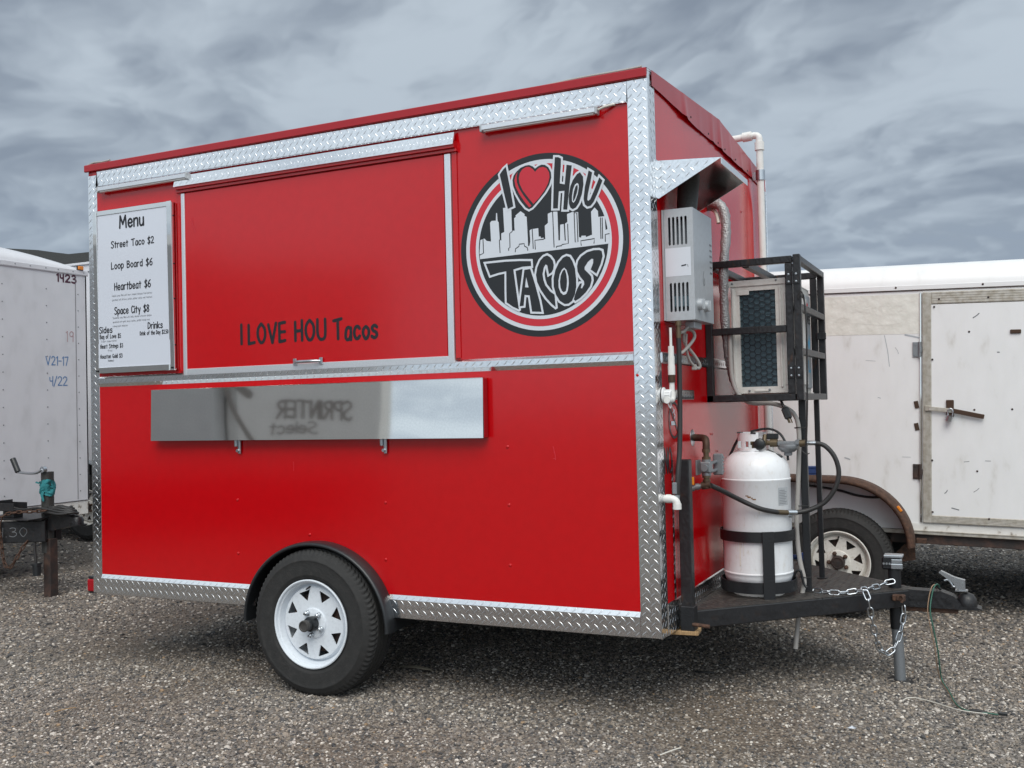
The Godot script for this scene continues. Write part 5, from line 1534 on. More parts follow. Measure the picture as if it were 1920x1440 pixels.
	for z in [-0.225, -0.330]:
		g = Geo.new()
		g.lathe([Vector2(0.026, 0), Vector2(0.025, 0.018), Vector2(0.021, 0.021), Vector2(0, 0.021)], Vector3(0.140, 1.784, z), Basis(Vector3(0, 1, 0), Vector3(1, 0, 0), Vector3(0, 0, -1)), 20)
		g.box(Vector3(0.163, 1.784, z), Vector3(0.010, 0.046, 0.010), 0.002)
		part(wh, "knob", g, M.heater_grey)
	g = Geo.new()
	g.t = side_at(0, 0, -0.163)
	g.face(rect(0.013, 1.908, 0.127, 2.033), 0.0006)
	var lab := part(wh, "paper_label", g, M.white_vinyl, "worn white paper label, mostly blank")
	g = Geo.new()
	g.t = side_at(0, 0, -0.163)
	stroke(g, [Vector2(0.086, 1.952), Vector2(0.104, 1.955)], 0.006, 0.0009)
	stroke(g, [Vector2(0.112, 1.956), Vector2(0.114, 1.946)], 0.002, 0.0009)
	part(lab, "print", g, M.ink)
	g = Geo.new()
	g.t = front_at(0.1405, 1.90, -0.325)
	stroke(g, smooth2([Vector2(0.0, 0.04), Vector2(-0.014, 0.012), Vector2(-0.006, -0.022), Vector2(0.012, -0.012), Vector2(0.006, 0.008)], 4), 0.005, 0.0004)
	for k in 6: stroke(g, [Vector2(0.112, 0.045 + k * 0.026), Vector2(0.145, 0.045 + k * 0.026)], 0.009, 0.0004)
	part(wh, "front_print", g, M.grey_mark)
	g = Geo.new()
	g.box(Vector3(0.09, 1.698, -0.31), Vector3(0.045, 0.030, 0.12), 0.003)
	part(wh, "battery_box", g, M.heater_grey)

	# ---- gas line of the heater: brass end and a straight black hose
	var hh := thing("heater_hose", "straight black hose hanging below the grey water heater", "hose", Vector3(0.055, 0.97, -0.17))
	g = Geo.new()
	g.tube(smooth3([Vector3(0.062, 1.640, -0.165), Vector3(0.062, 1.50, -0.163), Vector3(0.062, 1.32, -0.155), Vector3(0.060, 1.15, -0.140), Vector3(0.056, 1.04, -0.118), Vector3(0.052, 0.955, -0.110)], 6), 0.0112, 10)
	part(hh, "tube", g, M.hose_black)
	g = Geo.new()
	for q in [[1.712, 1.690, 0.014], [1.690, 1.668, 0.010], [1.668, 1.636, 0.0125]]: g.cyl(Vector3(0.062, q[0], -0.165), Vector3(0.062, q[1], -0.165), q[2], -1.0, 12)
	part(hh, "brass_fitting", g, M.brass)
	g = Geo.new()
	g.cyl(Vector3(0.052, 0.955, -0.110), Vector3(0.050, 0.925, -0.108), 0.013, -1.0, 10)
	g.box(Vector3(0.045, 0.985, -0.10), Vector3(0.02, 0.05, 0.012), 0.003)
	part(hh, "end_fitting", g, M.cast_zinc)
	var wl := Geo.new()
	wl.tube(smooth3([Vector3(0.085, 1.690, -0.24), Vector3(0.07, 1.668, -0.22), Vector3(0.055, 1.655, -0.20), Vector3(0.05, 1.600, -0.19), Vector3(0.055, 1.570, -0.20), Vector3(0.075, 1.600, -0.26), Vector3(0.09, 1.645, -0.32), Vector3(0.085, 1.675, -0.31), Vector3(0.07, 1.680, -0.27), Vector3(0.06, 1.660, -0.26), Vector3(0.06, 1.620, -0.27), Vector3(0.085, 1.565, -0.33), Vector3(0.10, 1.525, -0.36), Vector3(0.095, 1.508, -0.36), Vector3(0.08, 1.515, -0.34)], 6), 0.0075, 8)
	wl.tube(smooth3([Vector3(0.07, 1.66, -0.26), Vector3(0.065, 1.60, -0.27), Vector3(0.07, 1.545, -0.30), Vector3(0.08, 1.520, -0.33)], 6), 0.006, 8)
	wl.box(Vector3(0.082, 1.512, -0.335), Vector3(0.022, 0.026, 0.016), 0.003)
	single("coiled_wire", wl, M.hose_grey, "grey wire looped under the water heater", "wire")

	# ---- wrapped refrigerant line
	var fl := thing("refrigerant_line", "foil wrapped grey pipe bundle arching from the wall beside the heater to the air conditioner", "pipe", Vector3(0.08, 1.38, -0.92))
	g = Geo.new()
	var path := smooth3([Vector3(0.005, 2.365, -0.985), Vector3(0.035, 2.372, -0.955), Vector3(0.080, 2.345, -0.935), Vector3(0.100, 2.285, -0.930), Vector3(0.104, 2.19, -0.915), Vector3(0.096, 2.03, -0.885), Vector3(0.090, 1.87, -0.895), Vector3(0.092, 1.70, -0.905), Vector3(0.098, 1.58, -0.925), Vector3(0.108, 1.49, -0.945), Vector3(0.122, 1.43, -0.96)], 8)
	var rad := []
	for k in path.size(): rad.append(0.0275 * (1.0 + 0.07 * sin(k * 1.7) + 0.05 * sin(k * 0.6 + 1.0)) * (1.0 - 0.3 * float(k) / path.size()))
	g.tube(path, 0.027, 14, false, rad)
	part(fl, "wrapping", g, M.foil_wrap)
	g = Geo.new()
	g.tube(smooth3([Vector3(0.006, 2.355, -1.005), Vector3(0.045, 2.325, -0.955), Vector3(0.060, 2.29, -0.935), Vector3(0.066, 2.26, -0.925)], 5), 0.010, 8)
	part(fl, "inner_tube", g, M.wire_white)
	# ---- condensate hose: under the cage, down the leg, through the deck
	var dh := thing("drain_hose", "thin grey drain hose tied to the cage leg and ending above the gravel", "hose", Vector3(0.42, 0.10, -0.93))
	g = Geo.new()
	g.tube(smooth3([Vector3(0.118, 1.70, -0.885), Vector3(0.118, 1.55, -0.885), Vector3(0.125, 1.46, -0.885), Vector3(0.150, 1.39, -0.890), Vector3(0.205, 1.345, -0.910), Vector3(0.31, 1.338, -0.93), Vector3(0.385, 1.307, -0.945), Vector3(0.418, 1.262, -0.955), Vector3(0.428, 1.19, -0.955), Vector3(0.424, 1.07, -0.955), Vector3(0.418, 0.96, -0.955), Vector3(0.410, 0.84, -0.955), Vector3(0.404, 0.71, -0.955), Vector3(0.414, 0.57, -0.955), Vector3(0.432, 0.47, -0.955), Vector3(0.424, 0.415, -0.95), Vector3(0.405, 0.30, -0.93), Vector3(0.388, 0.14, -0.915)], 6), 0.0115, 10)
	part(dh, "tube", g, M.hose_grey)
	for y in [1.215, 0.83, 0.482]:
		g = Geo.new()
		var ring := []
		for k in 16: ring.append(Vector3(0.434 + cos(TAU * k / 16) * 0.030, y + 0.004 * sin(TAU * k / 16), -0.976 + sin(TAU * k / 16) * 0.036))
		g.tube(ring, 0.0022, 5, true)
		part(dh, "cable_tie", g, M.hose_black)
	# ---- power lead of the air conditioner
	var cord := thing("power_lead", "black power lead with three pin plug dangling under the cage", "cable", Vector3(0.40, 1.25, -0.87))
	g = Geo.new()
	g.tube(smooth3([Vector3(0.352, 1.385, -0.90), Vector3(0.36, 1.352, -0.885), Vector3(0.372, 1.325, -0.875), Vector3(0.378, 1.308, -0.872)], 4), 0.007, 8)
	part(cord, "lead", g, M.hose_black)
	g = Geo.new()
	g.bar(Vector3(0.376, 1.318, -0.872), Vector3(0.398, 1.262, -0.870), 0.034, 0.030, Vector3(0, 0, 1), 0.007)
	part(cord, "plug", g, M.black_plastic)
	for q in [[-0.008, 0.0], [0.008, 0.0], [0.0, 0.010]]:
		g = Geo.new()
		g.bar(Vector3(0.397 + q[0], 1.266, -0.870 + q[1]), Vector3(0.405 + q[0], 1.243, -0.869 + q[1]), 0.006, 0.0018, Vector3(0, 0, 1), 0.0)
		part(cord, "pin", g, M.brass)
	var bg := Geo.new()
	bg.tube(smooth3([Vector3(0.480, 1.845, -0.835), Vector3(0.486, 1.860, -0.84), Vector3(0.490, 1.835, -0.845), Vector3(0.494, 1.80, -0.84), Vector3(0.498, 1.70, -0.838), Vector3(0.496, 1.55, -0.838), Vector3(0.492, 1.36, -0.838), Vector3(0.484, 1.20, -0.84), Vector3(0.478, 1.125, -0.842)], 6), 0.0045, 8)
	bg.tube(smooth3([Vector3(0.478, 1.130, -0.842), Vector3(0.462, 1.128, -0.842), Vector3(0.458, 1.112, -0.842), Vector3(0.468, 1.100, -0.842), Vector3(0.482, 1.092, -0.842), Vector3(0.494, 1.098, -0.842)], 5), 0.0025, 6)
	bg.tube(smooth3([Vector3(0.462, 1.842, -0.846), Vector3(0.470, 1.872, -0.846), Vector3(0.480, 1.872, -0.846), Vector3(0.486, 1.842, -0.846)], 5), 0.004, 6)
	single("bungee_cord", bg, M.hose_black, "thin black cord with a hook hanging from the cage gate", "cord")
	# ---- menu board
	var mb := thing("menu_board", "white menu board in a bright steel frame at the left end of the trailer", "menu board", Vector3(-2.96, 1.59, 0.02))
	g = Geo.new()
	g.box(Vector3(-2.960, 2.051, 0.021), Vector3(0.582, 0.905, 0.034), 0.001)
	part(mb, "back_box", g, M.steel_mirror)
	g = Geo.new()
	g.box(Vector3(-2.962, 2.056, 0.0385), Vector3(0.535, 0.866, 0.002), 0.0003)
	var sheet := part(mb, "sheet", g, M.board_white)
	for q in [[-3.254, 1.594, -3.225, 2.508], [-2.700, 1.594, -2.666, 2.508], [-3.2248, 2.482, -2.7002, 2.508], [-3.2248, 1.594, -2.7002, 1.626]]:
		g = Geo.new()
		g.box(Vector3((q[0] + q[2]) * 0.5, (q[1] + q[3]) * 0.5, 0.0405), Vector3(q[2] - q[0], q[3] - q[1], 0.005), 0.0015, Basis(Vector3(1, 0, 0), 0.012))
		part(mb, "frame", g, M.steel_mirror)
	for q in [[-3.242, 2.495], [-2.682, 2.495], [-3.240, 1.607], [-2.682, 1.607]]: screw(mb, side_at(q[0], q[1], 0.043), 0.006, "dark_inside")
	for y in [2.43, 2.17, 1.98, 1.73]: screw(mb, front_at(-2.668, y, 0.028), 0.0045, "dark_inside")
	var lines := [["Menu", -3.052, 2.398, 0.066, 0.178, 0.0118], ["Street Taco $2", -3.119, 2.292, 0.036, 0.318, 0.0064], ["Loop Board $6", -3.120, 2.173, 0.037, 0.305, 0.0064], ["Heartbeat $6", -3.098, 2.054, 0.040, 0.268, 0.0066], ["Space City $8", -3.100, 1.920, 0.038, 0.256, 0.0064],
		["Sides", -3.220, 1.820, 0.033, 0.098, 0.0060], ["Drinks", -2.852, 1.826, 0.034, 0.105, 0.0060], ["Bag of Love $5", -3.217, 1.788, 0.023, 0.160, 0.0040], ["Drink of the Day $2.50", -2.912, 1.793, 0.021, 0.206, 0.0037], ["Heart Strings $3", -3.214, 1.734, 0.022, 0.172, 0.0039], ["Houston Gold $3", -3.215, 1.678, 0.021, 0.168, 0.0039],
		["Falafel wrap filled with heart shaped chickpea fried patties,", -3.118, 2.018, 0.0105, 0.300, 0.0007], ["garnished with lettuce, pickles, pickled turnips and tomatoes", -3.118, 1.995, 0.0105, 0.300, 0.0007],
		["Shawarma wrap filled with thinly shaved rotisserie chicken,", -3.115, 1.895, 0.0105, 0.292, 0.0007], ["garnished with garlic mayo, pickles, pickled turnips and", -3.115, 1.872, 0.0105, 0.275, 0.0007], ["pomegranate molasses", -3.115, 1.849, 0.0105, 0.112, 0.0007], ["(5 heart shaped falafel)", -3.208, 1.768, 0.010, 0.118, 0.0007], ["(Fries)", -3.155, 1.715, 0.010, 0.032, 0.0007], ["(Hummus)", -3.156, 1.659, 0.010, 0.044, 0.0012]]
	for q in lines:
		g = Geo.new()
		g.t = side_at(0, 0, 0.0396)
		write(g, q[0], q[1], q[2], q[3], q[4], q[5])
		part(sheet, "menu_line", g, M.ink)
	# ---- safety chain
	var sc := thing("safety_chain", "bright zinc safety chain lying over the draw bar and hanging in a loop", "chain", Vector3(0.76, 0.12, -1.06))
	var lay := [Vector3(0.470, 0.418, -0.985), Vector3(0.53, 0.418, -0.955), Vector3(0.598, 0.418, -0.950), Vector3(0.650, 0.420, -0.985), Vector3(0.700, 0.432, -0.985), Vector3(0.722, 0.412, -0.970), Vector3(0.730, 0.355, -0.975), Vector3(0.740, 0.275, -0.988), Vector3(0.752, 0.195, -1.005), Vector3(0.768, 0.140, -1.025), Vector3(0.790, 0.118, -1.048), Vector3(0.820, 0.135, -1.075), Vector3(0.845, 0.185, -1.098), Vector3(0.864, 0.26, -1.115), Vector3(0.873, 0.325, -1.122), Vector3(0.862, 0.372, -1.116)]
	chain(sc, lay, 0.044, 0.0160, 0.0044, "zinc")
	chain(sc, [Vector3(0.690, 0.424, -1.03), Vector3(0.735, 0.424, -1.11), Vector3(0.775, 0.432, -1.16), Vector3(0.810, 0.452, -1.185), Vector3(0.846, 0.430, -1.19)], 0.044, 0.0160, 0.0044, "zinc")
	off = FOOD_AT
	g = Geo.new()
	g.tube([Vector3(0.845, 0.372, -1.108), Vector3(0.850, 0.390, -1.108), Vector3(0.865, 0.393, -1.112), Vector3(0.872, 0.375, -1.112), Vector3(0.862, 0.358, -1.110)], 0.007, 8)
	g.box(Vector3(0.850, 0.378, -1.128), Vector3(0.06, 0.03, 0.03), 0.004)
	part(food, "chain_eye", g, M.rust_steel)
	# ---- gas hose with its regulator
	var gh := thing("gas_hose", "black gas hose looping from the regulator on the bottle to the wall valve", "hose", Vector3(0.45, 0.80, -0.85))
	g = Geo.new()
	g.tube(smooth3([Vector3(0.512, 1.144, -0.885), Vector3(0.560, 1.130, -0.885), Vector3(0.604, 1.075, -0.885), Vector3(0.620, 0.998, -0.885), Vector3(0.598, 0.922, -0.88), Vector3(0.548, 0.858, -0.875), Vector3(0.476, 0.822, -0.86), Vector3(0.42, 0.812, -0.84)], 8), 0.0115, 10)
	part(gh, "tube", g, M.hose_black)
	g = Geo.new()
	g.tube(smooth3([Vector3(0.352, 0.819, -0.768), Vector3(0.28, 0.842, -0.700), Vector3(0.19, 0.890, -0.655), Vector3(0.135, 0.938, -0.56), Vector3(0.105, 0.968, -0.475)], 8), 0.0115, 10)
	part(gh, "tube", g, M.hose_black)
	g = Geo.new()
	g.cyl(Vector3(0.425, 0.812, -0.842), Vector3(0.385, 0.815, -0.815), 0.0125, -1.0, 12)
	g.cyl(Vector3(0.40, 0.795, -0.86), Vector3(0.365, 0.790, -0.86), 0.010, -1.0, 8)
	g.cyl(Vector3(0.478, 1.144, -0.885), Vector3(0.518, 1.144, -0.885), 0.0115, -1.0, 12)
	part(gh, "ferrule", g, M.zinc)
	g = Geo.new()
	g.cyl(Vector3(0.388, 0.814, -0.812), Vector3(0.348, 0.820, -0.765), 0.0120, -1.0, 12)
	g.cyl(Vector3(0.442, 1.142, -0.885), Vector3(0.468, 1.143, -0.885), 0.018, -1.0, 12)
	g.cyl(Vector3(0.468, 1.143, -0.885), Vector3(0.480, 1.144, -0.885), 0.012, -1.0, 6)
	part(gh, "brass_fitting", g, M.brass)
	g = Geo.new()
	g.box(Vector3(0.39, 1.143, -0.89), Vector3(0.11, 0.022, 0.035), 0.006)
	g.lathe([Vector2(0.0, -0.034), Vector2(0.030, -0.031), Vector2(0.046, -0.016), Vector2(0.048, -0.008), Vector2(0.048, 0.0), Vector2(0.040, 0.008), Vector2(0.02, 0.012)], Vector3(0.385, 1.132, -0.89), Basis(), 26)
	g.box(Vector3(0.385, 1.093, -0.89), Vector3(0.036, 0.020, 0.03), 0.004)
	g.cyl(Vector3(0.432, 1.150, -0.87), Vector3(0.432, 1.150, -0.92), 0.012, -1.0, 8)
	part(gh, "regulator", g, M.cast_zinc, "grey cast gas regulator")

func chain(root: Node3D, way: Array, pitch: float, halfw: float, wire: float, m: String) -> void:
	var c := Curve3D.new()
	c.bake_interval = 0.004
	for k in way.size():
		var d: Vector3 = (way[min(k + 1, way.size() - 1)] - way[max(k - 1, 0)]) / 6.0
		c.add_point(way[k], -d, d)
	var total := c.get_baked_length()
	var n := int(total / pitch)
	for k in n:
		var p0 := c.sample_baked(pitch * k)
		var p1 := c.sample_baked(min(pitch * (k + 1), total))
		var mid := (p0 + p1) * 0.5
		var f := (p1 - p0).normalized()
		var s := f.cross(Vector3(0.2, 0.75, 0.6)).normalized()
		var u := f.cross(s)
		var w := (s * 0.92 + u * 0.38).normalized() if k % 2 == 0 else (u * 0.92 - s * 0.38).normalized()
		var hl := pitch * 0.5 + wire * 0.75 - halfw + wire
		var ring := []
		for j in 7: ring.append(mid + f * hl + (f * sin(-PI * 0.5 + PI * j / 6.0 + PI * 0.5) + w * -cos(PI * j / 6.0)) * (halfw - wire))
		for j in 7: ring.append(mid - f * hl + (f * -sin(PI * j / 6.0) + w * cos(PI * j / 6.0)) * (halfw - wire))
		var g := Geo.new()
		g.tube(ring, wire, 6, true)
		part(root, "link", g, M[m])

# ---------------------------------------------------------------- gas bottle
func build_tank() -> void:
	var c := Vector3(0.225, 0.409, -0.89)
	var t := thing("gas_bottle", "tall white propane bottle strapped in black rings on the draw bar", "gas bottle", c)
	var g := Geo.new()
	var r := 0.165
	g.lathe([Vector2(0.11, 0.045), Vector2(0.138, 0.052), Vector2(0.156, 0.068), Vector2(r - 0.001, 0.092), Vector2(r, 0.105), Vector2(r + 0.003, 0.108), Vector2(r + 0.003, 0.113), Vector2(r, 0.116), Vector2(r, 0.555), Vector2(r + 0.0025, 0.558), Vector2(r + 0.0025, 0.564), Vector2(r - 0.001, 0.567), Vector2(r - 0.002, 0.60), Vector2(0.156, 0.635), Vector2(0.138, 0.666), Vector2(0.110, 0.688), Vector2(0.075, 0.700), Vector2(0.03, 0.705), Vector2(0.0, 0.706)], c, Basis(), 64)
	var body := part(t, "bottle", g, M.tank_white)
	g = Geo.new()
	g.lathe([Vector2(0.120, 0.0), Vector2(0.123, 0.0), Vector2(0.123, 0.050), Vector2(0.120, 0.050), Vector2(0.120, 0.0)], c, Basis(), 40)
	part(t, "foot_ring", g, M.pvc)
	# collar: a curved plate with two windows and an open side
	g = Geo.new()
	var rc := 0.083
	var bits := [[66.0, 300.0, 0.748, 0.790], [66.0, 300.0, 0.700, 0.714], [66.0, 78.0, 0.714, 0.748], [112.0, 128.0, 0.714, 0.748], [170.0, 200.0, 0.714, 0.748], [235.0, 300.0, 0.714, 0.748], [80.0, 96.0, 0.690, 0.700], [160.0, 176.0, 0.690, 0.700]]
	for q in bits:
		var n: int = max(2, int((q[1] - q[0]) / 6.0))
		for k in n:
			var a0 := deg_to_rad(lerp(q[0], q[1], float(k) / n))
			var a1 := deg_to_rad(lerp(q[0], q[1], float(k + 1) / n))
			var d0 := Vector3(cos(a0), 0, sin(a0))
			var d1 := Vector3(cos(a1), 0, sin(a1))
			var lo := c + Vector3(0, q[2], 0)
			var hi := c + Vector3(0, q[3], 0)
			for rr in [[rc, 1.0], [rc - 0.004, -1.0]]:
				g.tri(lo + d0 * rr[0], lo + d1 * rr[0], hi + d1 * rr[0], d0 * rr[1], d1 * rr[1], d1 * rr[1])
				g.tri(lo + d0 * rr[0], hi + d1 * rr[0], hi + d0 * rr[0], d0 * rr[1], d1 * rr[1], d0 * rr[1])
			g.quad(hi + d0 * rc, hi + d1 * rc, hi + d1 * (rc - 0.004), hi + d0 * (rc - 0.004), Vector3.UP)
			g.quad(lo + d0 * rc, lo + d1 * rc, lo + d1 * (rc - 0.004), lo + d0 * (rc - 0.004), Vector3.DOWN)
			for e in [[k == 0, d0, -1.0], [k == n - 1, d1, 1.0]]:
				if e[0]: g.quad(lo + e[1] * rc, hi + e[1] * rc, hi + e[1] * (rc - 0.004), lo + e[1] * (rc - 0.004), Vector3(-e[1].z, 0, e[1].x) * e[2])
	var collar := part(t, "collar", g, M.tank_white)
	g = Geo.new()
	g.box(c + Vector3(-0.06, 0.791, 0.055), Vector3(0.03, 0.006, 0.008), 0.001, Basis(Vector3.UP, 0.7))
	g.box(c + Vector3(0.01, 0.788, 0.082), Vector3(0.025, 0.008, 0.006), 0.001)
	part(collar, "rubber_bumper", g, M.black_plastic)
	g = Geo.new()
	g.cyl(c + Vector3(0.0, 0.70, 0), c + Vector3(0.0, 0.755, 0), 0.016, -1.0, 12)
	g.cyl(c + Vector3(-0.02, 0.738, 0), c + Vector3(0.135, 0.736, 0), 0.0125, -1.0, 12)
	g.cyl(c + Vector3(0.075, 0.736, 0), c + Vector3(0.11, 0.736, 0), 0.020, -1.0, 12)
	g.cyl(c + Vector3(0.05, 0.725, 0.03), c + Vector3(0.05, 0.775, 0.0), 0.011, -1.0, 12)
	var valve := part(t, "valve", g, M.brass)
	g = Geo.new()
	g.lathe([Vector2(0.0, 0.030), Vector2(0.020, 0.030), Vector2(0.028, 0.024), Vector2(0.029, 0.0), Vector2(0.0, 0.0)], c + Vector3(0.036, 0.733, 0.055), Basis(Vector3(1, 0, 0), Vector3(0, 0, 1), Vector3(0, -1, 0)), 16)
	part(valve, "hand_wheel", g, M.black_plastic)
	g = Geo.new()
	g.box(c + Vector3(0.085, 0.768, -0.01), Vector3(0.055, 0.028, 0.03), 0.004)
	g.tube(smooth3([c + Vector3(-0.03, 0.792, -0.05), c + Vector3(0.05, 0.805, -0.05), c + Vector3(0.11, 0.785, -0.04), c + Vector3(0.145, 0.73, -0.03), c + Vector3(0.155, 0.65, -0.02)], 6), 0.006, 8)
	g.bar(c + Vector3(0.06, 0.70, 0.02), c + Vector3(0.135, 0.665, 0.03), 0.02, 0.018, Vector3.UP, 0.004)
	g.tube(smooth3([c + Vector3(-0.085, 0.76, -0.02), c + Vector3(-0.11, 0.72, -0.03), c + Vector3(-0.145, 0.65, -0.04)], 5), 0.007, 8)
	part(t, "leash_strap", g, M.black_plastic)
	# printed label and rust runs bonded to the shell
	g = Geo.new()
	curved(g, c, r + 0.0012, 16.0, 40.0, 0.44, 0.525)
	var lab := part(t, "paper_label", g, M.heater_grey, "grey printed safety label")
	g = Geo.new()
	for k in 9: curved(g, c, r + 0.0018, 22.0 - 3.0 * sin(k * 2.1), 38.0, 0.448 + k * 0.0078, 0.4502 + k * 0.0078)
	part(lab, "print", g, M.grey_mark)
	g = Geo.new()
	curved(g, c, r + 0.001, 84.0, 86.5, 0.475, 0.482); curved(g, c, r + 0.001, 87.0, 92.5, 0.480, 0.487); curved(g, c, r + 0.001, 91.0, 96.0, 0.487, 0.492); curved(g, c, r + 0.001, 79.0, 84.5, 0.470, 0.476)
	part(body, "rust_chip", g, M.rust_stain)
	g = Geo.new()
	for q in [[107.0, 109.5, 0.15, 0.30], [101.0, 102.2, 0.20, 0.31], [112.0, 113.0, 0.22, 0.29], [104.5, 106.0, 0.24, 0.30], [98.0, 98.7, 0.26, 0.31], [117.0, 117.7, 0.23, 0.30]]: curved(g, c, r + 0.0008, q[0], q[1], q[2], q[3])
	part(body, "rust_run", g, M.rim_dirty)
func curved(g: Geo, c: Vector3, r: float, a0: float, a1: float, y0: float, y1: float) -> void:
	var n: int = max(1, int((a1 - a0) / 3.0))
	for k in n:
		var p := deg_to_rad(lerp(a0, a1, float(k) / n))
		var q := deg_to_rad(lerp(a0, a1, float(k + 1) / n))
		var d0 := Vector3(cos(p), 0, sin(p))
		var d1 := Vector3(cos(q), 0, sin(q))
		g.tri(c + d0 * r + Vector3(0, y0, 0), c + d1 * r + Vector3(0, y0, 0), c + d1 * r + Vector3(0, y1, 0), d0, d1, d1)
		g.tri(c + d0 * r + Vector3(0, y0, 0), c + d1 * r + Vector3(0, y1, 0), c + d0 * r + Vector3(0, y1, 0), d0, d1, d0)

# ---------------------------------------------------------------- the white trailer on the right
func build_right_trailer() -> void:
	var t := thing("cargo_trailer", "old scuffed white cargo trailer with side door and rusty fender right of the red trailer", "cargo trailer", Vector3(0.331, -0.014, -2.75))
	t.rotation.z = -0.028
	off = Vector3.ZERO
	var x0 := -1.75
	var x1 := 3.3
	var g := Geo.new()
	g.plate(rect(x0, 0.542, x1, 2.10), -0.02, 0.0)
	var side := part(t, "side_wall", g, M.old_white)
	g = Geo.new()
	g.box(Vector3((x0 + x1) * 0.5, 1.30, -2.15), Vector3(x1 - x0, 1.56, 0.02), 0.002)
	for x in [x0 + 0.01, x1 - 0.01]: g.box(Vector3(x, 1.30, -1.08), Vector3(0.02, 1.56, 2.1), 0.002)
	part(t, "wall", g, M.old_white)
	g = Geo.new()
	var prof := []
	for k in 9:
		var an := PI * 0.5 * k / 8.0
		prof.append(Vector2(-0.20 + cos(an) * 0.208, 2.085 + sin(an) * 0.165))
	prof.append(Vector2(-1.08, 2.30))
	for k in 9:
		var an2 := PI * 0.5 * (8 - k) / 8.0
		prof.append(Vector2(-1.96 - cos(an2) * 0.208, 2.085 + sin(an2) * 0.165))
	var rows := []
	for x in [x0, x1]:
		var row := []
		for p in prof: row.append(Vector3(x, p.y, p.x))
		rows.append(row)
	g.grid(rows)
	for k in range(1, prof.size() - 1):
		for x in [x0, x1]: g.ftri(Vector3(x, prof[0].y, prof[0].x), Vector3(x, prof[k].y, prof[k].x), Vector3(x, prof[k + 1].y, prof[k + 1].x), Vector3(-1 if x == x0 else 1, 0, 0))
	var roof := part(t, "roof", g, M.old_white)
	g = Geo.new()
	g.box(Vector3((x0 + x1) * 0.5, 2.080, 0.006), Vector3(x1 - x0, 0.030, 0.008), 0.002)
	part(roof, "roof_trim", g, M.old_white)
	g = Geo.new()
	g.box(Vector3((x0 + x1) * 0.5, 2.063, 0.004), Vector3(x1 - x0, 0.007, 0.006), 0.001)
	part(roof, "sealant_line", g, M.brown_frame)
	for x in [-0.12, 0.365, 0.87, 1.30]:
		screw(roof, side_at(x, 2.083, 0.010), 0.007, "brown_frame")
	g = Geo.new()
	g.plate(rect(-0.36, 1.786, 0.53, 2.040), 0.0, 0.0012)
	part(side, "patch_panel", g, M.cream_panel, "cream rectangle where an old sign was peeled off")
	g = Geo.new()
	g.t = side_at(0, 0, 0.0014)
	write(g, "ELECTRIC", 0.10, 1.935, 0.034, 0.30, 0.004)
	stroke(g, smooth2([Vector2(0.10, 1.865), Vector2(0.20, 1.855), Vector2(0.31, 1.845), Vector2(0.40, 1.86)], 4), 0.004, 0.0006)
	stroke(g, smooth2([Vector2(-0.02, 1.87), Vector2(0.03, 1.90), Vector2(0.07, 1.89)], 4), 0.003, 0.0006)
	part(side, "sign_ghost", g, M.cream_panel)
	# scratches and small holes
	for q in [[0.295, 1.78, 0.325, 1.58, 0.004], [0.05, 0.985, 0.08, 0.975, 0.008], [0.255, 1.38, 0.27, 1.375, 0.004], [0.40, 1.0, 0.45, 1.0, 0.003], [0.18, 1.62, 0.24, 1.615, 0.002], [0.42, 1.78, 0.50, 1.76, 0.010], [0.36, 1.70, 0.38, 1.66, 0.003]]:
		g = Geo.new()
		g.t = side_at(0, 0, 0.0005)
		stroke(g, [Vector2(q[0], q[1]), Vector2((q[0] + q[2]) * 0.5 + 0.004, (q[1] + q[3]) * 0.5), Vector2(q[2], q[3])], q[4], 0.0005)
		part(side, "scratch", g, M.heater_grey)
	for q in [[0.486, 1.335], [0.487, 1.195]]:
		g = Geo.new()
		g.box(Vector3(q[0], q[1], 0.003), Vector3(0.026, 0.046, 0.006), 0.002, Basis(Vector3(0, 0, 1), 0.2))
		part(side, "tape_piece", g, M.brown_iron)
	g = Geo.new()
	g.box(Vector3(-0.212, 1.2, 0.002), Vector3(0.006, 1.70, 0.004), 0.001)
	part(side, "panel_seam", g, M.frame_tan)
	# door
	g = Geo.new()
	g.box(Vector3(1.05, 1.302, 0.010), Vector3(0.96, 1.33, 0.012), 0.002)
	var door := part(t, "side_door", g, M.old_white, "white side door in a tan ribbed aluminium frame")
	for q in [[0.523, 0.590, 0.575, 2.046], [1.53, 0.590, 1.585, 2.046]]:
		g = Geo.new()
		g.box(Vector3((q[0] + q[2]) * 0.5, (q[1] + q[3]) * 0.5, 0.009), Vector3(q[2] - q[0], q[3] - q[1], 0.020), 0.003)
		for k in 5: g.box(Vector3(q[0] + 0.010 + k * 0.008, (q[1] + q[3]) * 0.5, 0.0195), Vector3(0.003, q[3] - q[1] - 0.08, 0.003), 0.001)
		part(door, "door_frame", g, M.frame_tan)
	for q in [[0.590, 0.640], [1.970, 2.046]]:
		g = Geo.new()
		g.box(Vector3(1.0525, (q[0] + q[1]) * 0.5, 0.0088), Vector3(0.955, q[1] - q[0], 0.0195), 0.003)
		for k in 5: g.box(Vector3(1.0525, q[0] + 0.008 + k * (q[1] - q[0] - 0.016) / 4.0, 0.019), Vector3(0.94, 0.0035, 0.003), 0.001)
		part(door, "door_frame", g, M.frame_tan)
	g = Geo.new()
	g.box(Vector3(0.512, 1.318, 0.006), Vector3(0.012, 1.456, 0.014), 0.003)
	part(door, "door_edge", g, M.steel_mirror)
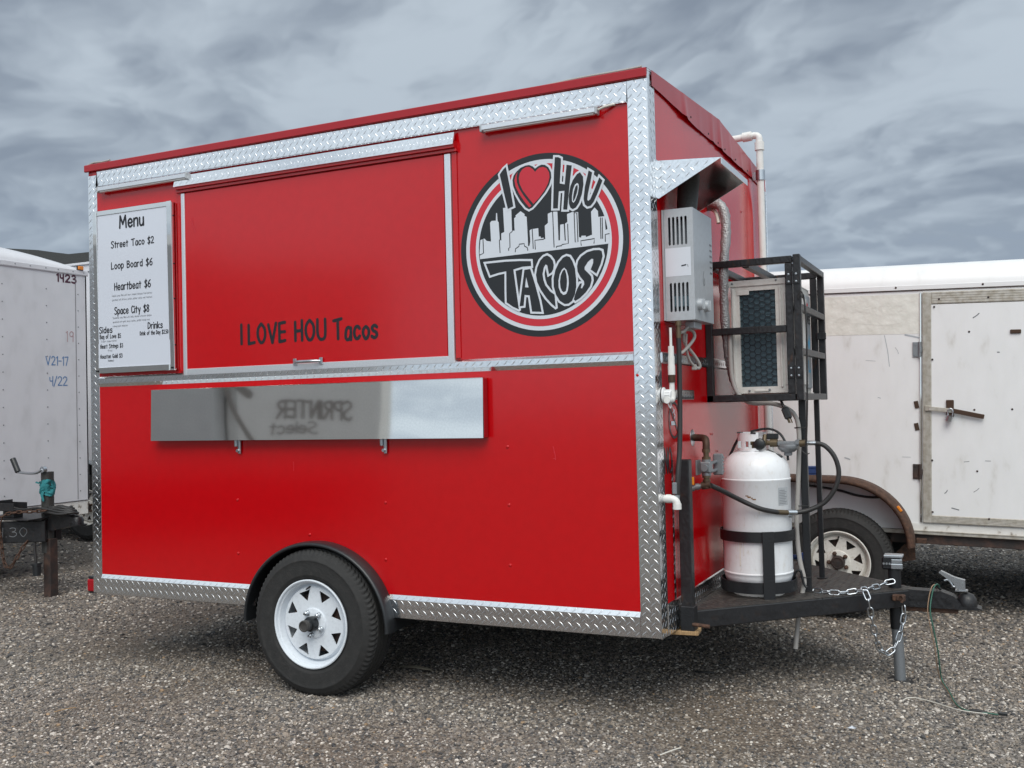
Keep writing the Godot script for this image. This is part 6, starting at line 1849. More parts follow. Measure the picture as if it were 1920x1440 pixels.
	for y in [1.685, 0.910]:
		g = Geo.new()
		g.box(Vector3(0.482, y, 0.005), Vector3(0.036, 0.095, 0.008), 0.004)
		g.cyl(Vector3(0.507, y - 0.048, 0.014), Vector3(0.507, y - 0.016, 0.014), 0.010, -1.0, 12)
		g.cyl(Vector3(0.507, y + 0.016, 0.014), Vector3(0.507, y + 0.048, 0.014), 0.010, -1.0, 12)
		g.cyl(Vector3(0.509, y - 0.016, 0.014), Vector3(0.509, y + 0.016, 0.014), 0.012, -1.0, 12)
		for dy in [-0.033, 0.033]: g.cyl(Vector3(0.479, y + dy, 0.008), Vector3(0.479, y + dy, 0.012), 0.007, -1.0, 10)
		part(door, "hinge", g, M.cast_zinc if y > 1.2 else M.brown_frame)
	g = Geo.new()
	g.box(Vector3(0.555, 1.312, 0.026), Vector3(0.036, 0.034, 0.010), 0.003)
	g.bar(Vector3(0.56, 1.312, 0.036), Vector3(0.70, 1.298, 0.036), 0.026, 0.008, Vector3(0, 0, 1), 0.002)
	var bar_ := part(door, "latch_bar", g, M.frame_tan)
	g = Geo.new()
	g.bar(Vector3(0.70, 1.298, 0.037), Vector3(0.875, 1.262, 0.037), 0.028, 0.010, Vector3(0, 0, 1), 0.003)
	g.box(Vector3(0.682, 1.313, 0.024), Vector3(0.044, 0.105, 0.012), 0.010)
	part(bar_, "latch_handle", g, M.brown_iron)
	g = Geo.new()
	g.cyl(Vector3(0.672, 1.236, 0.048), Vector3(0.683, 1.268, 0.052), 0.021, -1.0, 16)
	g.tube(smooth3([Vector3(0.672, 1.265, 0.050), Vector3(0.670, 1.298, 0.050), Vector3(0.684, 1.312, 0.050), Vector3(0.698, 1.298, 0.050), Vector3(0.696, 1.265, 0.050)], 4), 0.0045, 8)
	part(bar_, "padlock", g, M.zinc)
	for q in [[0.815, 1.876, 0.848, 1.902, 0.006], [0.76, 0.98, 0.79, 0.985, 0.003], [0.815, 0.795, 0.845, 0.82, 0.003], [0.88, 0.99, 0.91, 0.99, 0.003], [0.69, 0.69, 0.73, 0.68, 0.006], [0.65, 0.78, 0.665, 0.80, 0.005], [0.95, 1.66, 0.96, 1.66, 0.006]]:
		g = Geo.new()
		g.t = side_at(0, 0, 0.0165)
		stroke(g, [Vector2(q[0], q[1]), Vector2((q[0] + q[2]) * 0.5 + 0.003, (q[1] + q[3]) * 0.5), Vector2(q[2], q[3])], q[4], 0.0005)
		part(door, "scratch", g, M.chalk)
	for q in [[0.792, 1.79], [0.82, 1.305], [1.03, 1.31], [0.835, 0.925], [0.592, 1.952], [0.58, 0.660], [0.90, 0.634], [0.62, 2.0], [0.90, 2.0], [0.581, 1.62], [0.578, 0.985]]: screw(door, side_at(q[0], q[1], 0.0165 if q[0] > 0.6 and q[1] < 1.9 and q[1] > 0.65 else 0.0205), 0.0065, "brown_frame")
	g = Geo.new()
	g.box(Vector3(1.05, 1.785, 0.020), Vector3(0.06, 0.024, 0.014), 0.004)
	part(door, "door_lock", g, M.brown_iron)
	g = Geo.new()
	g.box(Vector3(0.44 + (x1 - 0.44) * 0.5, 0.5605, 0.002), Vector3(x1 - 0.46, 0.048, 0.004), 0.001)
	part(side, "dirty_edge", g, M.old_white_lower)
	for seg in [[x0, x1]]:
		g = Geo.new()
		g.box(Vector3((seg[0] + seg[1]) * 0.5, 0.525, 0.006), Vector3(seg[1] - seg[0], 0.022, 0.014), 0.003)
		g.box(Vector3((seg[0] + seg[1]) * 0.5, 0.537, 0.012), Vector3(seg[1] - seg[0], 0.006, 0.012), 0.002)
		part(side, "bottom_trim", g, M.frame_tan)
	# frame, well, flare
	g = Geo.new()
	g.box(Vector3((x0 + x1) * 0.5, 0.484, -0.04), Vector3(x1 - x0, 0.064, 0.05), 0.003)
	part(t, "frame_rail", g, M.brown_frame, "rusty brown frame rail under the door")
	g = Geo.new()
	g.box(Vector3(0.30, 0.40, -0.03), Vector3(0.07, 0.22, 0.03), 0.003)
	g.box(Vector3((x0 + x1) * 0.5, 0.50, -1.1), Vector3(x1 - x0 - 0.1, 0.06, 1.5), 0.003)
	g.box(Vector3((x0 + x1) * 0.5, 0.484, -2.1), Vector3(x1 - x0, 0.075, 0.05), 0.003)
	g.cyl(Vector3(0.0, 0.30, -0.25), Vector3(0.0, 0.30, -2.0), 0.035)
	g.cyl(Vector3(-0.80, 0.30, -0.25), Vector3(-0.80, 0.30, -2.0), 0.035)
	part(t, "underframe", g, M.brown_frame)
	g = Geo.new()
	var fan := [[0.030, -0.001], [0.036, 0.03], [0.042, 0.17], [0.036, 0.205], [0.022, 0.222], [0.006, 0.222], [-0.004, 0.208], [0.004, 0.17], [0.016, 0.0]]
	rows = []
	for q in fan:
		var row2 := []
		for k in 15: row2.append(Vector3(-0.77 - cos(PI * 0.5 * k / 14.0) * (0.43 + q[0]), 0.452 + sin(PI * 0.5 * k / 14.0) * (0.382 + q[0]), q[1]))
		for k in 23: row2.append(Vector3(0.03 + sin(PI * 0.5 * k / 22.0) * (0.415 + q[0]), 0.452 + cos(PI * 0.5 * k / 22.0) * (0.382 + q[0]), q[1]))
		rows.append(row2)
	g.grid(rows)
	var fen := part(t, "fender_flare", g, M.rust_steel, "rusty brown fender flare round the wheels")
	g = Geo.new()
	g.box(Vector3(0.400, 0.690, 0.212), Vector3(0.040, 0.018, 0.016), 0.005, Basis(Vector3(0, 0, 1), -0.95))
	part(fen, "marker_light", g, M.amber_lens)
	g = Geo.new()
	g.t = Transform3D(Basis(Vector3.UP, 0.25), Vector3(0, 0, 0.0))
	g.plate(PackedVector2Array([Vector2(0.470, 0.455), Vector2(0.475, 0.34), Vector2(0.40, 0.325), Vector2(0.345, 0.37), Vector2(0.41, 0.44)]), 0.05, 0.056)
	part(fen, "mud_flap", g, M.rust_steel)
	g = Geo.new()
	g.box(Vector3(0.515, 0.475, 0.02), Vector3(0.06, 0.03, 0.05), 0.003)
	part(fen, "fender_bracket", g, M.rust_steel)
	g = Geo.new()
	g.tube(smooth3([Vector3(-0.2, 0.80, 0.03), Vector3(0.0, 0.775, 0.02), Vector3(0.12, 0.745, 0.015), Vector3(0.22, 0.735, 0.015), Vector3(0.30, 0.745, 0.015)], 5), 0.008, 6)
	part(t, "brake_cable", g, M.hose_black)
	var w := make_wheel("rim_dirty", 0.334, 0.200, 0.190, false)
	w.position = Vector3(0.030, 0.336 - 0.014 + 0.006, 0.196)
	w.rotation.z = 0.21
	w.set_meta("label", "worn tyre on a rust stained white spoked wheel")
	t.add_child(w)
	var w2 := w.duplicate()
	w2.name = "wheel_001"
	w2.position = Vector3(-0.77, 0.345, 0.196)
	w2.rotation.z = 0.9
	t.add_child(w2)
	for k in 2:
		var w3 := w.duplicate()
		w3.name = "wheel_%03d" % (k + 2)
		w3.position = Vector3(0.03 - 0.80 * k, 0.33, -2.37)
		w3.rotation = Vector3(0, PI, 0.4)
		t.add_child(w3)
	# a nose jack outside the frame keeps the far end up
	g = Geo.new()
	g.cyl(Vector3(x1 + 0.5, 0.10, -1.08), Vector3(x1 + 0.5, 0.55, -1.08), 0.03)
	g.bar(Vector3(x1 - 0.05, 0.47, -0.5), Vector3(x1 + 0.55, 0.47, -1.06), 0.05, 0.08)
	g.bar(Vector3(x1 - 0.05, 0.47, -1.66), Vector3(x1 + 0.55, 0.47, -1.10), 0.05, 0.08)
	part(t, "draw_bar", g, M.brown_frame)
	# the blue box on the flare
	var bx := Geo.new()
	bx.t = Transform3D(Basis(Vector3.UP, 0.35), Vector3(0.210, 0.868, -2.640))
	bx.box(Vector3(0, 0.022, 0), Vector3(0.066, 0.040, 0.045), 0.006)
	bx.box(Vector3(0, 0.046, 0), Vector3(0.072, 0.014, 0.050), 0.005)
	bx.box(Vector3(0.012, 0.0, 0), Vector3(0.10, 0.006, 0.05), 0.002)
	single("blue_box", bx, M.blue_plastic, "small dark blue box sitting on the rusty fender behind the cage legs", "box")

# ---------------------------------------------------------------- the white trailer on the left, nose towards us
func build_left_trailer() -> void:
	var X := -6.25
	var t := thing("nose_trailer", "white riveted cargo trailer numbered 1423 whose nose and hitch point right", "cargo trailer", Vector3(X, 0, -1.40))
	var z0 := -0.26
	var z1 := -2.54
	var g := Geo.new()
	g.box(Vector3(X - 0.01, 1.64, -1.40), Vector3(0.02, 2.10, 2.28), 0.004)
	var nose := part(t, "nose_wall", g, M.fresh_white)
	g = Geo.new()
	for z in [z0 - 0.01, z1 + 0.01]: g.box(Vector3(X - 2.0, 1.64, z), Vector3(4.0, 2.10, 0.02), 0.003)
	g.box(Vector3(X - 4.0, 1.64, -1.40), Vector3(0.02, 2.10, 2.26), 0.003)
	part(t, "wall", g, M.fresh_white)
	g = Geo.new()
	var rows := []
	for i in 10:
		var a := PI * 0.5 * i / 9.0
		var row := []
		for j in 25:
			var s: float = lerp(-1.0, 1.0, j / 24.0)
			var crown: float = 2.742 + 0.140 * pow(maxf(0.0, 1.0 - pow(absf(s), 2.4)), 0.9)
			row.append(Vector3(X + 0.003 - (1.0 - cos(a)) * 0.42, lerp(2.695, crown, sin(a)), -1.40 + s * 1.142))
		rows.append(row)
	var last := []
	for p in rows[9]: last.append(p + Vector3(-3.6, 0, 0))
	rows.append(last)
	g.grid(rows)
	var roof := part(t, "roof", g, M.fresh_white, "rolled white roof with a crowned front")
	g = Geo.new()
	g.box(Vector3(X + 0.006, 2.682, -1.40), Vector3(0.012, 0.042, 2.30), 0.003)
	g.box(Vector3(X + 0.004, 2.659, -1.40), Vector3(0.010, 0.006, 2.30), 0.002)
	part(roof, "drip_trim", g, M.fresh_white)
	for z in [-2.50, -2.38, -2.22, -2.09, -1.93, -1.78, -1.63]: screw(roof, front_at(X + 0.012, 2.684, z), 0.006, "cast_zinc")
	g = Geo.new()
	g.box(Vector3(X + 0.006, 2.722, -2.462), Vector3(0.012, 0.046, 0.070), 0.004)
	var ml := part(roof, "marker_light", g, M.black_plastic)
	g = Geo.new()
	g.box(Vector3(X + 0.016, 2.723, -2.462), Vector3(0.020, 0.034, 0.054), 0.007)
	part(ml, "amber_lens", g, M.amber_lens)
	g = Geo.new()
	g.box(Vector3(X + 0.002, 1.63, -2.412), Vector3(0.003, 2.05, 0.005), 0.001)
	g.box(Vector3(X + 0.002, 0.592, -1.40), Vector3(0.006, 0.006, 2.28), 0.001)
	part(nose, "panel_seam", g, M.grey_mark)
	for z in [-2.440, -2.10, -1.66]:
		for k in 13: screw(nose, front_at(X + 0.001, 0.68 + k * 0.150 + (0.02 if z > -2.2 else 0.0), z), 0.0058, "cast_zinc")
	g = Geo.new()
	g.t = front_at(X + 0.0012, 2.580, -2.214)
	write(g, "1423", 0, 0, 0.066, 0.205, 0.0155, 0.0005, 1.6)
	part(nose, "number_print", g, M.maroon_print, "maroon number 1423")
	g = Geo.new()
	g.t = front_at(X + 0.0012, 1.822, -2.087)
	write(g, "V21-17", 0, 0, 0.078, 0.235, 0.0085, 0.0005, 1.2)
	g.t = front_at(X + 0.0012, 1.640, -2.125)
	write(g, "4/22", 0, 0, 0.080, 0.185, 0.0085, 0.0005, 0.8)
	part(nose, "marker_writing", g, M.blue_marker, "blue marker writing V21-17 and 4/22")
	g = Geo.new()
	g.t = front_at(X + 0.0012, 2.040, -2.305)
	write(g, "19", 0, 0, 0.094, 0.078, 0.0065)
	part(nose, "marker_writing", g, M.red_marker, "faint red 19")
	g = Geo.new()
	g.box(Vector3(X - 0.02, 0.525, -1.40), Vector3(0.036, 0.128, 2.26), 0.006)
	part(t, "nose_sill", g, M.old_white_lower, "rust spotted white sill under the nose")
	# draw bar: two tall black rails meeting at the coupler
	for sd in [-1.0, 1.0]:
		g = Geo.new()
		g.bar(Vector3(X - 0.10, 0.475, -1.40 + sd * 0.62), Vector3(-5.36, 0.475, -1.40 + sd * 0.055), 0.05, 0.165, Vector3.UP, 0.005)
		part(t, "tongue_rail", g, M.black_steel)
	g = Geo.new()
	var f := (Vector3(-5.36, 0, -1.345) - Vector3(X - 0.10, 0, -0.78)).normalized()
	g.t = Transform3D(Basis(f, Vector3.UP, f.cross(Vector3.UP)), Vector3(-5.36, 0.44, -1.345) - f * 0.40 + f.cross(Vector3.UP) * 0.0262)
	write(g, "14.30", 0, 0, 0.070, 0.26, 0.0050)
	part(t, "chalk_writing", g, M.chalk, "chalked number on the draw bar")
	g = Geo.new()
	g.box(Vector3(-5.66, 0.575, -1.40), Vector3(0.62, 0.012, 0.46), 0.003)
	part(t, "tongue_plate", g, M.black_steel)
	g = Geo.new()
	g.t = side_at(0, 0, -1.40)
	g.plate(PackedVector2Array([Vector2(-5.42, 0.48), Vector2(-5.30, 0.478), Vector2(-5.14, 0.515), Vector2(-5.03, 0.522), Vector2(-5.03, 0.530), Vector2(-5.12, 0.535), Vector2(-5.06, 0.55), Vector2(-5.08, 0.582), Vector2(-5.16, 0.60), Vector2(-5.42, 0.60)]), -0.045, 0.045)
	g.t = Transform3D()
	g.lathe([Vector2(0.046, 0.0), Vector2(0.046, 0.03), Vector2(0.035, 0.055), Vector2(0.0, 0.066)], Vector3(-5.085, 0.53, -1.40), Basis(), 20)
	part(t, "coupler", g, M.black_steel)
	g = Geo.new()
	g.cyl(Vector3(-5.41, 0.30, -1.40), Vector3(-5.41, 0.93, -1.40), 0.047, -1.0, 20)
	var jack := part(t, "jack", g, M.grey_steel, "dark crank jack with a square leg")
	g = Geo.new()
	g.box(Vector3(-5.385, 0.18, -1.40), Vector3(0.075, 0.46, 0.075), 0.004)
	part(jack, "jack_leg", g, M.brown_frame)
	g = Geo.new()
	g.cyl(Vector3(-5.385, 0.952, -1.36), Vector3(-5.385, 0.952, -1.33), 0.024, -1.0, 14)
	g.tube(smooth3([Vector3(-5.385, 0.952, -1.335), Vector3(-5.45, 0.925, -1.33), Vector3(-5.55, 0.922, -1.33), Vector3(-5.655, 0.930, -1.33)], 5), 0.010, 8)
	var crank := part(jack, "crank", g, M.zinc)
	g = Geo.new()
	g.cyl(Vector3(-5.655, 0.932, -1.33), Vector3(-5.715, 1.035, -1.33), 0.022, -1.0, 12)
	part(jack, "crank_grip", g, M.black_plastic)
	# winch tray and cable heap on the tongue
	g = Geo.new()
	g.t = side_at(0, 0, -1.28)
	g.box(Vector3(-5.655, 0.640, 0), Vector3(0.17, 0.012, 0.13), 0.003)
	for z in [-0.06, 0.06]: g.box(Vector3(-5.655, 0.665, z), Vector3(0.17, 0.06, 0.006), 0.002)
	g.box(Vector3(-5.735, 0.675, 0), Vector3(0.006, 0.08, 0.12), 0.002)
	g.t = Transform3D()
	g.box(Vector3(-5.655, 0.608, -1.28), Vector3(0.12, 0.055, 0.09), 0.004)
	part(t, "hitch_tray", g, M.black_steel)
	off = Vector3.ZERO
	var cb := Geo.new()
	for k in 4:
		var loop := []
		for j in 20: loop.append(Vector3(-5.24 + cos(TAU * j / 20) * (0.17 - 0.02 * k), 0.618 + k * 0.013 + 0.006 * sin(j * 1.3 + k), -1.375 + sin(TAU * j / 20) * (0.075 - 0.01 * k)))
		cb.tube(loop, 0.011, 8, true)
	cb.tube(smooth3([Vector3(-5.24, 0.64, -1.31), Vector3(-5.40, 0.655, -1.30), Vector3(-5.55, 0.64, -1.29), Vector3(-5.66, 0.655, -1.28)], 5), 0.011, 8)
	single("cable_coil", cb, M.hose_black, "black cable coiled on the draw bar of the left trailer", "cable")
	var rc := thing("rusty_chain", "rusty brown chain draped over the draw bar of the left trailer", "chain", Vector3(-5.5, 0.2, -1.15))
	chain(rc, [Vector3(-5.30, 0.640, -1.29), Vector3(-5.42, 0.632, -1.26), Vector3(-5.54, 0.628, -1.20), Vector3(-5.62, 0.60, -1.155), Vector3(-5.62, 0.52, -1.13), Vector3(-5.60, 0.42, -1.13), Vector3(-5.58, 0.30, -1.13), Vector3(-5.55, 0.225, -1.13), Vector3(-5.50, 0.215, -1.13), Vector3(-5.46, 0.28, -1.15), Vector3(-5.45, 0.36, -1.20), Vector3(-5.44, 0.41, -1.24)], 0.040, 0.015, 0.0052, "rust_steel")
	var hk := Geo.new()
	hk.tube(smooth3([Vector3(-5.625, 0.618, -1.135), Vector3(-5.66, 0.59, -1.115), Vector3(-5.69, 0.54, -1.105), Vector3(-5.695, 0.515, -1.105), Vector3(-5.675, 0.52, -1.105), Vector3(-5.655, 0.555, -1.11)], 5), 0.0085, 8)
	var hkm := MeshInstance3D.new()
	hkm.name = "chain_hook"
	hkm.mesh = hk.mesh(off); hkm.material_override = M.rust_steel
	rc.add_child(hkm, true)
	var pl := thing("trailer_plug", "black trailer plug hanging on its lead under the left draw bar", "plug", Vector3(-5.40, 0.14, -1.28))
	g = Geo.new()
	g.tube(smooth3([Vector3(-5.43, 0.42, -1.30), Vector3(-5.425, 0.34, -1.29), Vector3(-5.41, 0.26, -1.285), Vector3(-5.405, 0.22, -1.285)], 5), 0.010, 8)
	part(pl, "lead", g, M.hose_black)
	g = Geo.new()
	g.cyl(Vector3(-5.405, 0.232, -1.285), Vector3(-5.403, 0.215, -1.285), 0.048, 0.032, 14)
	g.cyl(Vector3(-5.403, 0.216, -1.285), Vector3(-5.400, 0.135, -1.285), 0.031, 0.028, 14)
	part(pl, "plug_body", g, M.black_plastic)
	# the teal cloth knotted round the jack
	var cl := Geo.new()
	for q in [[0.835, 0.052, 0.030], [0.800, 0.055, 0.034], [0.775, 0.052, 0.026]]:
		rows = []
		for i in 6:
			var row3 := []
			for j in 28:
				var an := TAU * j / 27.0
				var rr: float = q[1] + 0.006 * sin(an * 3.0 + i * 1.1 + q[0] * 40.0) + 0.004 * sin(an * 7.0 + i)
				row3.append(Vector3(-5.41 + cos(an) * rr, q[0] + (i - 2.5) / 2.5 * q[2] + 0.010 * sin(an * 2.0 + q[0] * 30.0), -1.40 + sin(an) * rr))
			rows.append(row3)
		cl.grid(rows)
	cl.grid([[Vector3(-5.40, 0.785, -1.342), Vector3(-5.375, 0.78, -1.340)], [Vector3(-5.415, 0.755, -1.336), Vector3(-5.385, 0.75, -1.338)], [Vector3(-5.405, 0.725, -1.338), Vector3(-5.370, 0.715, -1.336)], [Vector3(-5.395, 0.705, -1.340), Vector3(-5.380, 0.700, -1.340)]])
	cl.grid([[Vector3(-5.45, 0.850, -1.355), Vector3(-5.45, 0.835, -1.355)], [Vector3(-5.475, 0.858, -1.350), Vector3(-5.478, 0.845, -1.35)], [Vector3(-5.488, 0.850, -1.352), Vector3(-5.486, 0.842, -1.352)]])
	single("knotted_cloth", cl, M.teal_cloth, "teal cloth knotted round the crank jack", "cloth")

# ---------------------------------------------------------------- the trailer between them, far back
func build_back_trailer() -> void:
	var t := thing("back_trailer", "tall white trailer with a dark loose roof sheet, half hidden behind the numbered trailer", "cargo trailer", Vector3(-8.6, 0, -5.0))
	var z := -3.9
	var g := Geo.new()
	var poly := PackedVector2Array([Vector2(-12.6, 0.50)])
	for q in arch(-7.86, 0.42, 0.50, 0.43, 0.501, 20): poly.append(q)
	poly.append_array([Vector2(-5.6, 0.50), Vector2(-5.6, 3.06), Vector2(-12.6, 3.06)])
	g.t = side_at(0, 0, z)
	g.plate(poly, -0.02, 0.0)
	var side := part(t, "side_wall", g, M.fresh_white)
	g = Geo.new()
	g.box(Vector3(-9.1, 1.78, z - 2.3), Vector3(7.0, 2.56, 0.02), 0.003)
	for x in [-12.59, -5.61]: g.box(Vector3(x, 1.78, z - 1.15), Vector3(0.02, 2.56, 2.26), 0.003)
	g.box(Vector3(-9.1, 0.52, z - 1.15), Vector3(6.9, 0.04, 2.2), 0.003)
	part(t, "wall", g, M.fresh_white)
	g = Geo.new()
	g.box(Vector3(-9.1, 3.07, z - 1.15), Vector3(7.0, 0.03, 2.34), 0.004)
	g.box(Vector3(-9.1, 3.135, z - 1.15), Vector3(6.8, 0.11, 2.1), 0.05)
	part(t, "roof", g, M.fresh_white)
	g = Geo.new()
	g.box(Vector3(-9.1, 2.975, z + 0.004), Vector3(7.0, 0.012, 0.008), 0.002)
	part(side, "drip_trim", g, M.grey_mark)
	g = Geo.new()
	g.t = side_at(0, 0, z)
	g.plate(PackedVector2Array([Vector2(-10.0, 3.47), Vector2(-8.55, 3.285), Vector2(-8.28, 3.235), Vector2(-8.05, 3.195), Vector2(-7.5, 3.185), Vector2(-7.5, 3.085), Vector2(-8.12, 3.085), Vector2(-8.45, 3.19), Vector2(-9.0, 3.30), Vector2(-10.0, 3.45)]), -1.9, 0.02)
	part(t, "roof_sheet", g, M.grey_steel, "dark loose roof sheet curling up")
	var w := make_wheel("rim_dirty", 0.38, 0.20, 0.22, false)
	w.position = Vector3(-7.86, 0.345, z - 0.02) - t.position
	t.add_child(w)
	var w2 := w.duplicate()
	w2.name = "wheel_001"
	w2.position = Vector3(-7.86, 0.345, z - 2.28) - t.position
	w2.rotation.y = PI
	t.add_child(w2)
	off = t.position
	g = Geo.new()
	var rows := []
	for q in [[0.50, 0.43, 0.0], [0.53, 0.46, 0.02], [0.53, 0.46, 0.05], [0.50, 0.43, 0.06]]:
		var row := []
		for p in arch(-7.86, 0.42, q[0], q[1], 0.42, 24): row.append(Vector3(p.x, p.y, z + q[2]))
		rows.append(row)
	g.grid(rows)
	part(t, "fender_flare", g, M.cast_zinc)
	g = Geo.new()
	g.box(Vector3(-9.1, 0.45, z - 1.15), Vector3(6.8, 0.10, 1.7), 0.004)
	g.cyl(Vector3(-5.9, -0.06, z - 0.4), Vector3(-5.9, 0.45, z - 0.4), 0.04)
	part(t, "underframe", g, M.brown_frame)

# ---------------------------------------------------------------- what the shiny panels mirror: two campers behind the photographer
func build_campers() -> void:
	for k in 2:
		var w: float = 1.95 if k == 0 else 2.5
		var top: float = 3.28 if k == 0 else 3.40
		var t := thing("camper", "grey camper with dark swooshes behind the photographer, seen mirrored in the shelf" if k == 0 else "darker grey camper left of the swooshed one, seen only mirrored in the shelf", "camper", Vector3(-5.28, -0.04, 6.3) if k == 0 else Vector3(-6.84, -0.04, 5.085))
		t.rotation.y = -0.66
		off = Vector3.ZERO
		var g := Geo.new()
		g.box(Vector3(-w * 0.5, (0.62 + top) * 0.5, 3.5), Vector3(w, top - 0.62, 7.0), 0.14)
		var shell := part(t, "shell", g, M.camper_grey if k == 0 else M.camper_dark)
		g = Geo.new()
		g.box(Vector3(-w * 0.5, 0.55, 3.5), Vector3(w - 0.3, 0.14, 6.8), 0.01)
		part(t, "chassis", g, M.under_floor)
		for z in [3.2, 4.1]:
			for x in [-w + 0.15, -0.15]:
				g = Geo.new()
				g.cyl(Vector3(x - 0.1, 0.36, z), Vector3(x + 0.1, 0.36, z), 0.36, -1.0, 24)
				part(t, "wheel", g, M.rubber)
		g = Geo.new()
		g.bar(Vector3(-w * 0.5, 0.50, -1.1), Vector3(-w * 0.5, 0.50, 0.3), 0.12, 0.12)
		g.cyl(Vector3(-w * 0.5, 0.0, -0.95), Vector3(-w * 0.5, 0.62, -0.95), 0.04)
		part(t, "draw_bar", g, M.under_floor)
		var fr := Transform3D(Basis(Vector3(-1, 0, 0), Vector3.UP, Vector3(0, 0, -1)), Vector3(-w * 0.5, 0, -0.002))
		if k == 0:
			for q in [["SPRINTER", -0.475, 1.62, 0.21, 0.84, 0.034], ["Select", -0.06, 1.43, 0.14, 0.49, 0.021]]:
				g = Geo.new()
				g.t = fr
				write(g, q[0], q[1], q[2], q[3], q[4], q[5], 0.001, 1.2)
				part(shell, "lettering", g, M.camper_stripe)
		for q in [[[Vector2(1.05, 2.2), Vector2(0.85, 1.65), Vector2(0.5, 1.25), Vector2(0.0, 1.05), Vector2(-0.5, 0.98), Vector2(-1.0, 1.05)], 0.06, 0.002], [[Vector2(1.05, 2.6), Vector2(0.9, 2.1), Vector2(0.7, 1.9)], 0.10, 0.003]]:
			g = Geo.new()
			g.t = fr
			stroke(g, smooth2(q[0], 5), q[1], q[2])
			part(shell, "swoosh_print", g, M.camper_stripe)

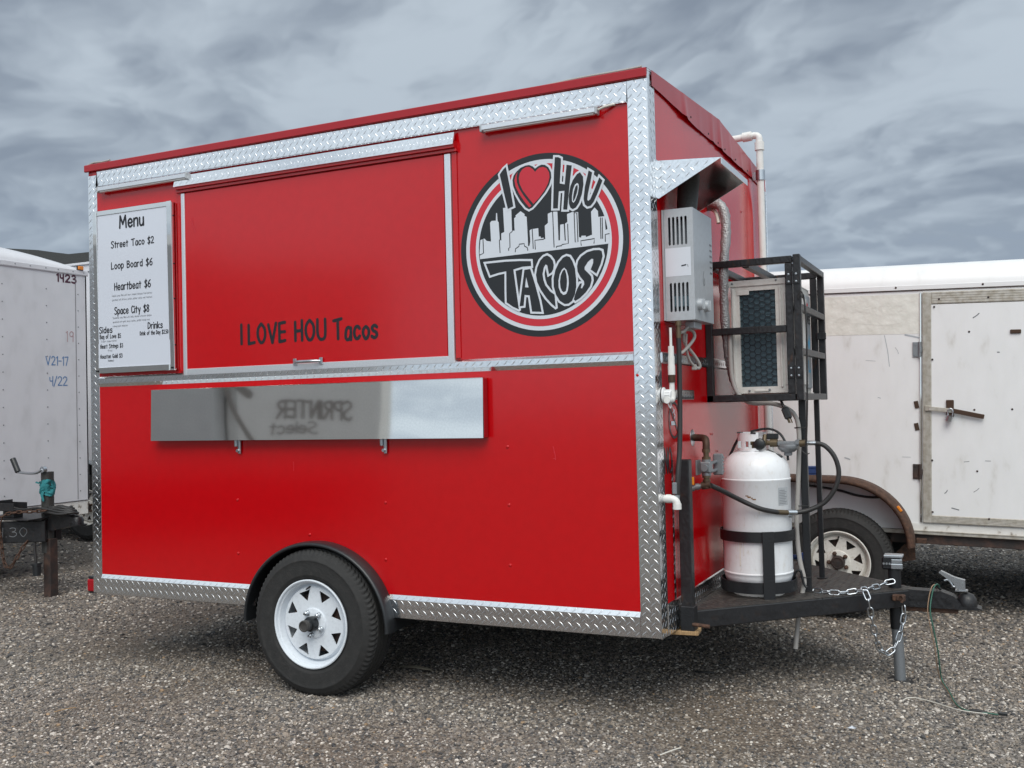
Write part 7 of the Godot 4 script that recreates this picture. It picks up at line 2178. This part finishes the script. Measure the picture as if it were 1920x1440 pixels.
# ---------------------------------------------------------------- small things on the ground
func build_litter() -> void:
	off = Vector3.ZERO
	var wl := thing("trailer_wiring", "tan and green trailer wires hanging over the coupler down to the gravel", "wire", Vector3(1.043, -0.034, -1.048))
	var w1 := [Vector3(1.018, 0.405, -1.237), Vector3(1.012, 0.436, -1.21), Vector3(0.998, 0.432, -1.165), Vector3(0.985, 0.385, -1.150), Vector3(0.978, 0.318, -1.135), Vector3(0.990, 0.235, -1.13), Vector3(1.005, 0.130, -1.15), Vector3(1.010, 0.035, -1.19), Vector3(1.024, -0.030, -1.213), Vector3(1.063, -0.032, -1.027), Vector3(1.096, -0.030, -0.842), Vector3(1.137, -0.028, -0.744), Vector3(1.185, -0.027, -0.729), Vector3(1.267, -0.026, -0.720)]
	var w2 := []
	for k in w1.size(): w2.append(w1[k] + Vector3(0.012 * (1.0 if k < 8 else 0.4), 0.004, 0.008 + 0.004 * sin(k * 2.0)))
	var g := Geo.new()
	g.tube(smooth3(w1, 6), 0.0026, 6)
	part(wl, "tan_wire", g, M.wire_tan)
	g = Geo.new()
	g.tube(smooth3(w2, 6), 0.0034, 6)
	part(wl, "green_wire", g, M.wire_green)
	g = Geo.new()
	g.tube(smooth3([Vector3(1.035, 0.412, -1.23), Vector3(1.022, 0.424, -1.215), Vector3(1.014, 0.434, -1.205)], 4), 0.006, 6)
	g.tube(smooth3([Vector3(1.161, -0.024, -0.729), Vector3(1.192, -0.020, -0.727), Vector3(1.223, -0.024, -0.724)], 4), 0.008, 8)
	part(wl, "tape_wrap", g, M.hose_black)
	g = Geo.new()
	g.box(Vector3(1.290, -0.020, -0.721), Vector3(0.035, 0.014, 0.016), 0.003)
	part(wl, "plug", g, M.black_plastic)
	g = Geo.new()
	g.tube(smooth3([Vector3(0.880, -0.030, -0.801), Vector3(0.894, -0.027, -0.842), Vector3(0.938, -0.026, -0.857), Vector3(1.020, -0.026, -0.809), Vector3(1.084, -0.025, -0.751), Vector3(1.135, -0.024, -0.720), Vector3(1.230, -0.024, -0.710)], 6), 0.0026, 6)
	part(wl, "white_wire", g, M.wire_white)
	# dry leaves, twigs, chips
	var lf := Geo.new()
	lf.grid([[Vector3(-1.605, -0.020, -0.461), Vector3(-1.572, -0.014, -0.449), Vector3(-1.500, -0.010, -0.442), Vector3(-1.439, -0.015, -0.449), Vector3(-1.397, -0.022, -0.469)], [Vector3(-1.605, -0.018, -0.467), Vector3(-1.572, -0.008, -0.469), Vector3(-1.500, -0.003, -0.469), Vector3(-1.439, -0.008, -0.471), Vector3(-1.395, -0.021, -0.472)], [Vector3(-1.605, -0.021, -0.477), Vector3(-1.572, -0.018, -0.494), Vector3(-1.500, -0.016, -0.500), Vector3(-1.439, -0.019, -0.492), Vector3(-1.397, -0.022, -0.475)]])
	single("dry_leaf", lf, M.dry_leaf, "long pale dry leaf lying just right of the wheel", "leaf")
	lf = Geo.new()
	lf.grid([[Vector3(-1.427, -0.022, -0.276), Vector3(-1.403, -0.016, -0.267), Vector3(-1.376, -0.022, -0.282)], [Vector3(-1.427, -0.023, -0.282), Vector3(-1.403, -0.021, -0.298), Vector3(-1.376, -0.023, -0.287)]])
	single("leaf_scrap", lf, M.wood, "small tan leaf scrap in front of the long pale leaf", "leaf")
	for q in [[Vector3(0.077, -0.024, 0.301), Vector3(0.133, -0.018, 0.208), 0.003, "pale straw lying at the bottom of the picture", "wire_white"], [Vector3(-2.715, -0.026, 0.790), Vector3(-2.659, -0.020, 0.713), 0.0022, "thin brown twig on the gravel left of the wheel", "wood"]]:
		var tw := Geo.new()
		tw.tube(smooth3([q[0], (q[0] + q[1]) * 0.5 + Vector3(0.004, 0.003, -0.003), q[1]], 4), q[2], 6)
		single("twig", tw, M[q[4]], q[3], "twig")
	var ch := Geo.new()
	ch.t = Transform3D(Basis(Vector3(0, 1, 0), 0.6).scaled(Vector3(0.022, 0.008, 0.015)), Vector3(0.718, -0.024, -0.310))
	for f in [[Vector3(-1, 0, 0.2), Vector3(0.2, 0.4, -1), Vector3(0.1, 1, 0)], [Vector3(0.2, 0.4, -1), Vector3(1, -0.2, 0.1), Vector3(0.1, 1, 0)], [Vector3(1, -0.2, 0.1), Vector3(0.1, 0, 0.9), Vector3(0.1, 1, 0)], [Vector3(0.1, 0, 0.9), Vector3(-1, 0, 0.2), Vector3(0.1, 1, 0)]]: ch.ftri(f[0], f[1], f[2], f[0] + f[1] + f[2])
	single("white_chip", ch, M.white_vinyl, "white chip of stone lying before the jack leg", "stone")
	var bk := Geo.new()
	bk.tube(smooth3([Vector3(-0.126, -0.026, -0.945), Vector3(-0.090, -0.022, -0.935), Vector3(-0.049, -0.023, -0.945), Vector3(-0.028, -0.026, -0.955)], 4), 0.005, 6)
	single("dark_scrap", bk, M.hose_black, "dark scrap lying in the shade under the front of the red trailer", "scrap")
	# the blue cap behind the bottle
	var bc := Geo.new()
	bc.cyl(Vector3(0.375, 0.556, -1.12), Vector3(0.405, 0.556, -1.12), 0.024, -1.0, 14)
	bc.cyl(Vector3(0.33, 0.556, -1.12), Vector3(0.375, 0.556, -1.12), 0.012, -1.0, 12)
	bc.cyl(Vector3(0.34, 0.409, -1.12), Vector3(0.34, 0.57, -1.12), 0.012, -1.0, 12)
	single("blue_valve", bc, M.blue_plastic, "blue capped stub just visible behind the white gas bottle", "valve")
